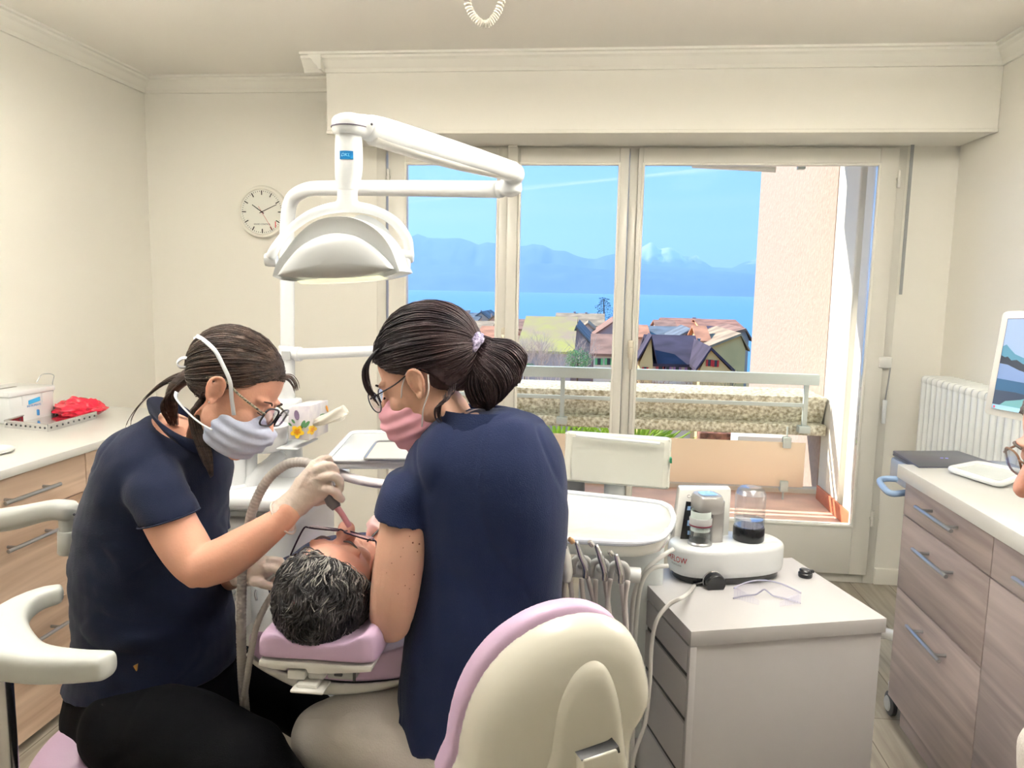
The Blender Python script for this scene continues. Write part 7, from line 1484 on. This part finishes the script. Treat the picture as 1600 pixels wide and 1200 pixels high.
# ---------------------------------------------------------------- person cut off by the right edge
pq = thing('person', 'person with brown glasses cut off by the right picture edge, only the face profile visible', 'person', (.84, 1.16, 0))
f4 = V(-.95, .02, -.30).normalized(); tipw = P(1584, 768, 1.15); H4 = headM(V(0, 0, 0), f4, V(-.2, 0, 1)); H4 = headM(tipw - H4.to_3x3() @ V(0, .118, -.028), f4, V(-.2, 0, 1)); c4 = H4.translation
sk = M(); add_head(sk, H4); sk.eloft([(c4 + V(.09, 0, -.19), V(.06, 0, 0), V(0, .06, 0)), (c4 + V(.05, 0, -.11), V(.05, 0, 0), V(0, .052, 0)), (c4 + V(.025, 0, -.05), V(.045, 0, 0), V(0, .048, 0))], 20, 5)
sk.eloft([(V(c4.x + .13, 1.16, .60), V(.07, 0, 0), V(0, .10, 0)), (V(c4.x + .13, 1.16, .85), V(.07, 0, 0), V(0, .11, 0)), (V(c4.x + .11, 1.16, .96), V(.05, 0, 0), V(0, .08, 0))], 24, 4)
mo('body', sk, skinmat('skin_pink', rgb(224, 168, 150)), pq, .0034, 4)
hair_cap(H4, pq, mat('hair_grey_brown', rgb(132, 118, 116), .5, vary=.5, vscale=30), hl=HL1, amp=.004, seed=21)
glasses(H4, pq, mat('brown_frame', rgb(120, 84, 60), .3), m_lens, .026, .019)
for s in (-1, 1): M().tube(L2W(H4, [(s * .014, .089, .026), (s * .03, .090, .032), (s * .048, .078, .028)]), [.0018, .0022, .001], seg=6).build('eyebrow', MATS['brow_grey'], pq, 180)
s_ = M(); s_.eloft([(V(c4.x + .15, 1.16, .46), V(.14, 0, 0), V(0, .19, 0)), (V(c4.x + .14, 1.16, .7), V(.12, 0, 0), V(0, .18, 0)), (V(c4.x + .14, 1.16, .92), V(.11, 0, 0), V(0, .19, 0)), (V(c4.x + .115, 1.16, 1.0), V(.09, 0, 0), V(0, .15, 0)), (V(c4.x + .09, 1.16, 1.045), V(.065, 0, 0), V(0, .085, 0)), (V(c4.x + .075, 1.16, 1.07), V(.058, 0, 0), V(0, .062, 0))], 28, 5, (.1, .1))
e4 = P(1630, 1175, 1.02)
limb(s_, [(V(c4.x + .14, 1.02, .93), .06), (V(e4.x + .06, 1.0, .80), .05), (e4 + V(.01, 0, 0), .038)]); limb(s_, [(e4 + V(.01, 0, 0), .038), (e4 + V(.02, -.02, -.14), .036)])
mo('coat', s_, m_cwhite, pq, .008, 4, wrinkle(71, .006, 8), label='white coat')
s_ = M(); limb(s_, [(V(c4.x + .17, 1.10, .50), .09), (V(c4.x + .02, 1.05, .50), .08), (V(c4.x - .08, 1.02, .46), .065)]) if False else limb(s_, [(V(c4.x + .17, 1.10, .47), .09), (V(c4.x + .10, .9, .48), .08), (V(c4.x + .08, .75, .44), .065)])
limb(s_, [(V(c4.x + .08, .75, .44), .062), (V(c4.x + .08, .73, .1), .045)]); limb(s_, [(V(c4.x + .17, 1.22, .47), .085), (V(c4.x + .1, 1.0, .47), .07), (V(c4.x + .14, .85, .44), .062), (V(c4.x + .16, .82, .1), .045)])
mo('trousers', s_, m_blk, pq, .01, 3)
for dy in (0, .09): s_ = M(); s_.eloft([(V(c4.x + .09 + dy * .8, .78 + dy, .05), V(.04, 0, 0), V(0, 0, .045)), (V(c4.x + .08 + dy * .8, .62 + dy, .03), V(.038, 0, 0), V(0, 0, .025))], 16, 4, (.5, .5)); s_.build('shoe', m_dgrey, pq, 60)
t = thing('stool', 'round stool under the person at the right edge', 'stool', (c4.x + .17, 1.16, 0))
M().lathe([(0, .30), (.18, .30), (.19, .33), (.17, .37), (0, .375)], (c4.x + .17, 1.16, 0), (0, 0, 1), 32).build('seat', m_pink, t, smooth=60); M().lathe([(0, 0), (.2, 0), (.2, .02), (.03, .05), (.025, .3), (0, .3)], (c4.x + .17, 1.16, 0), (0, 0, 1), 32).build('base', m_chrome, t)
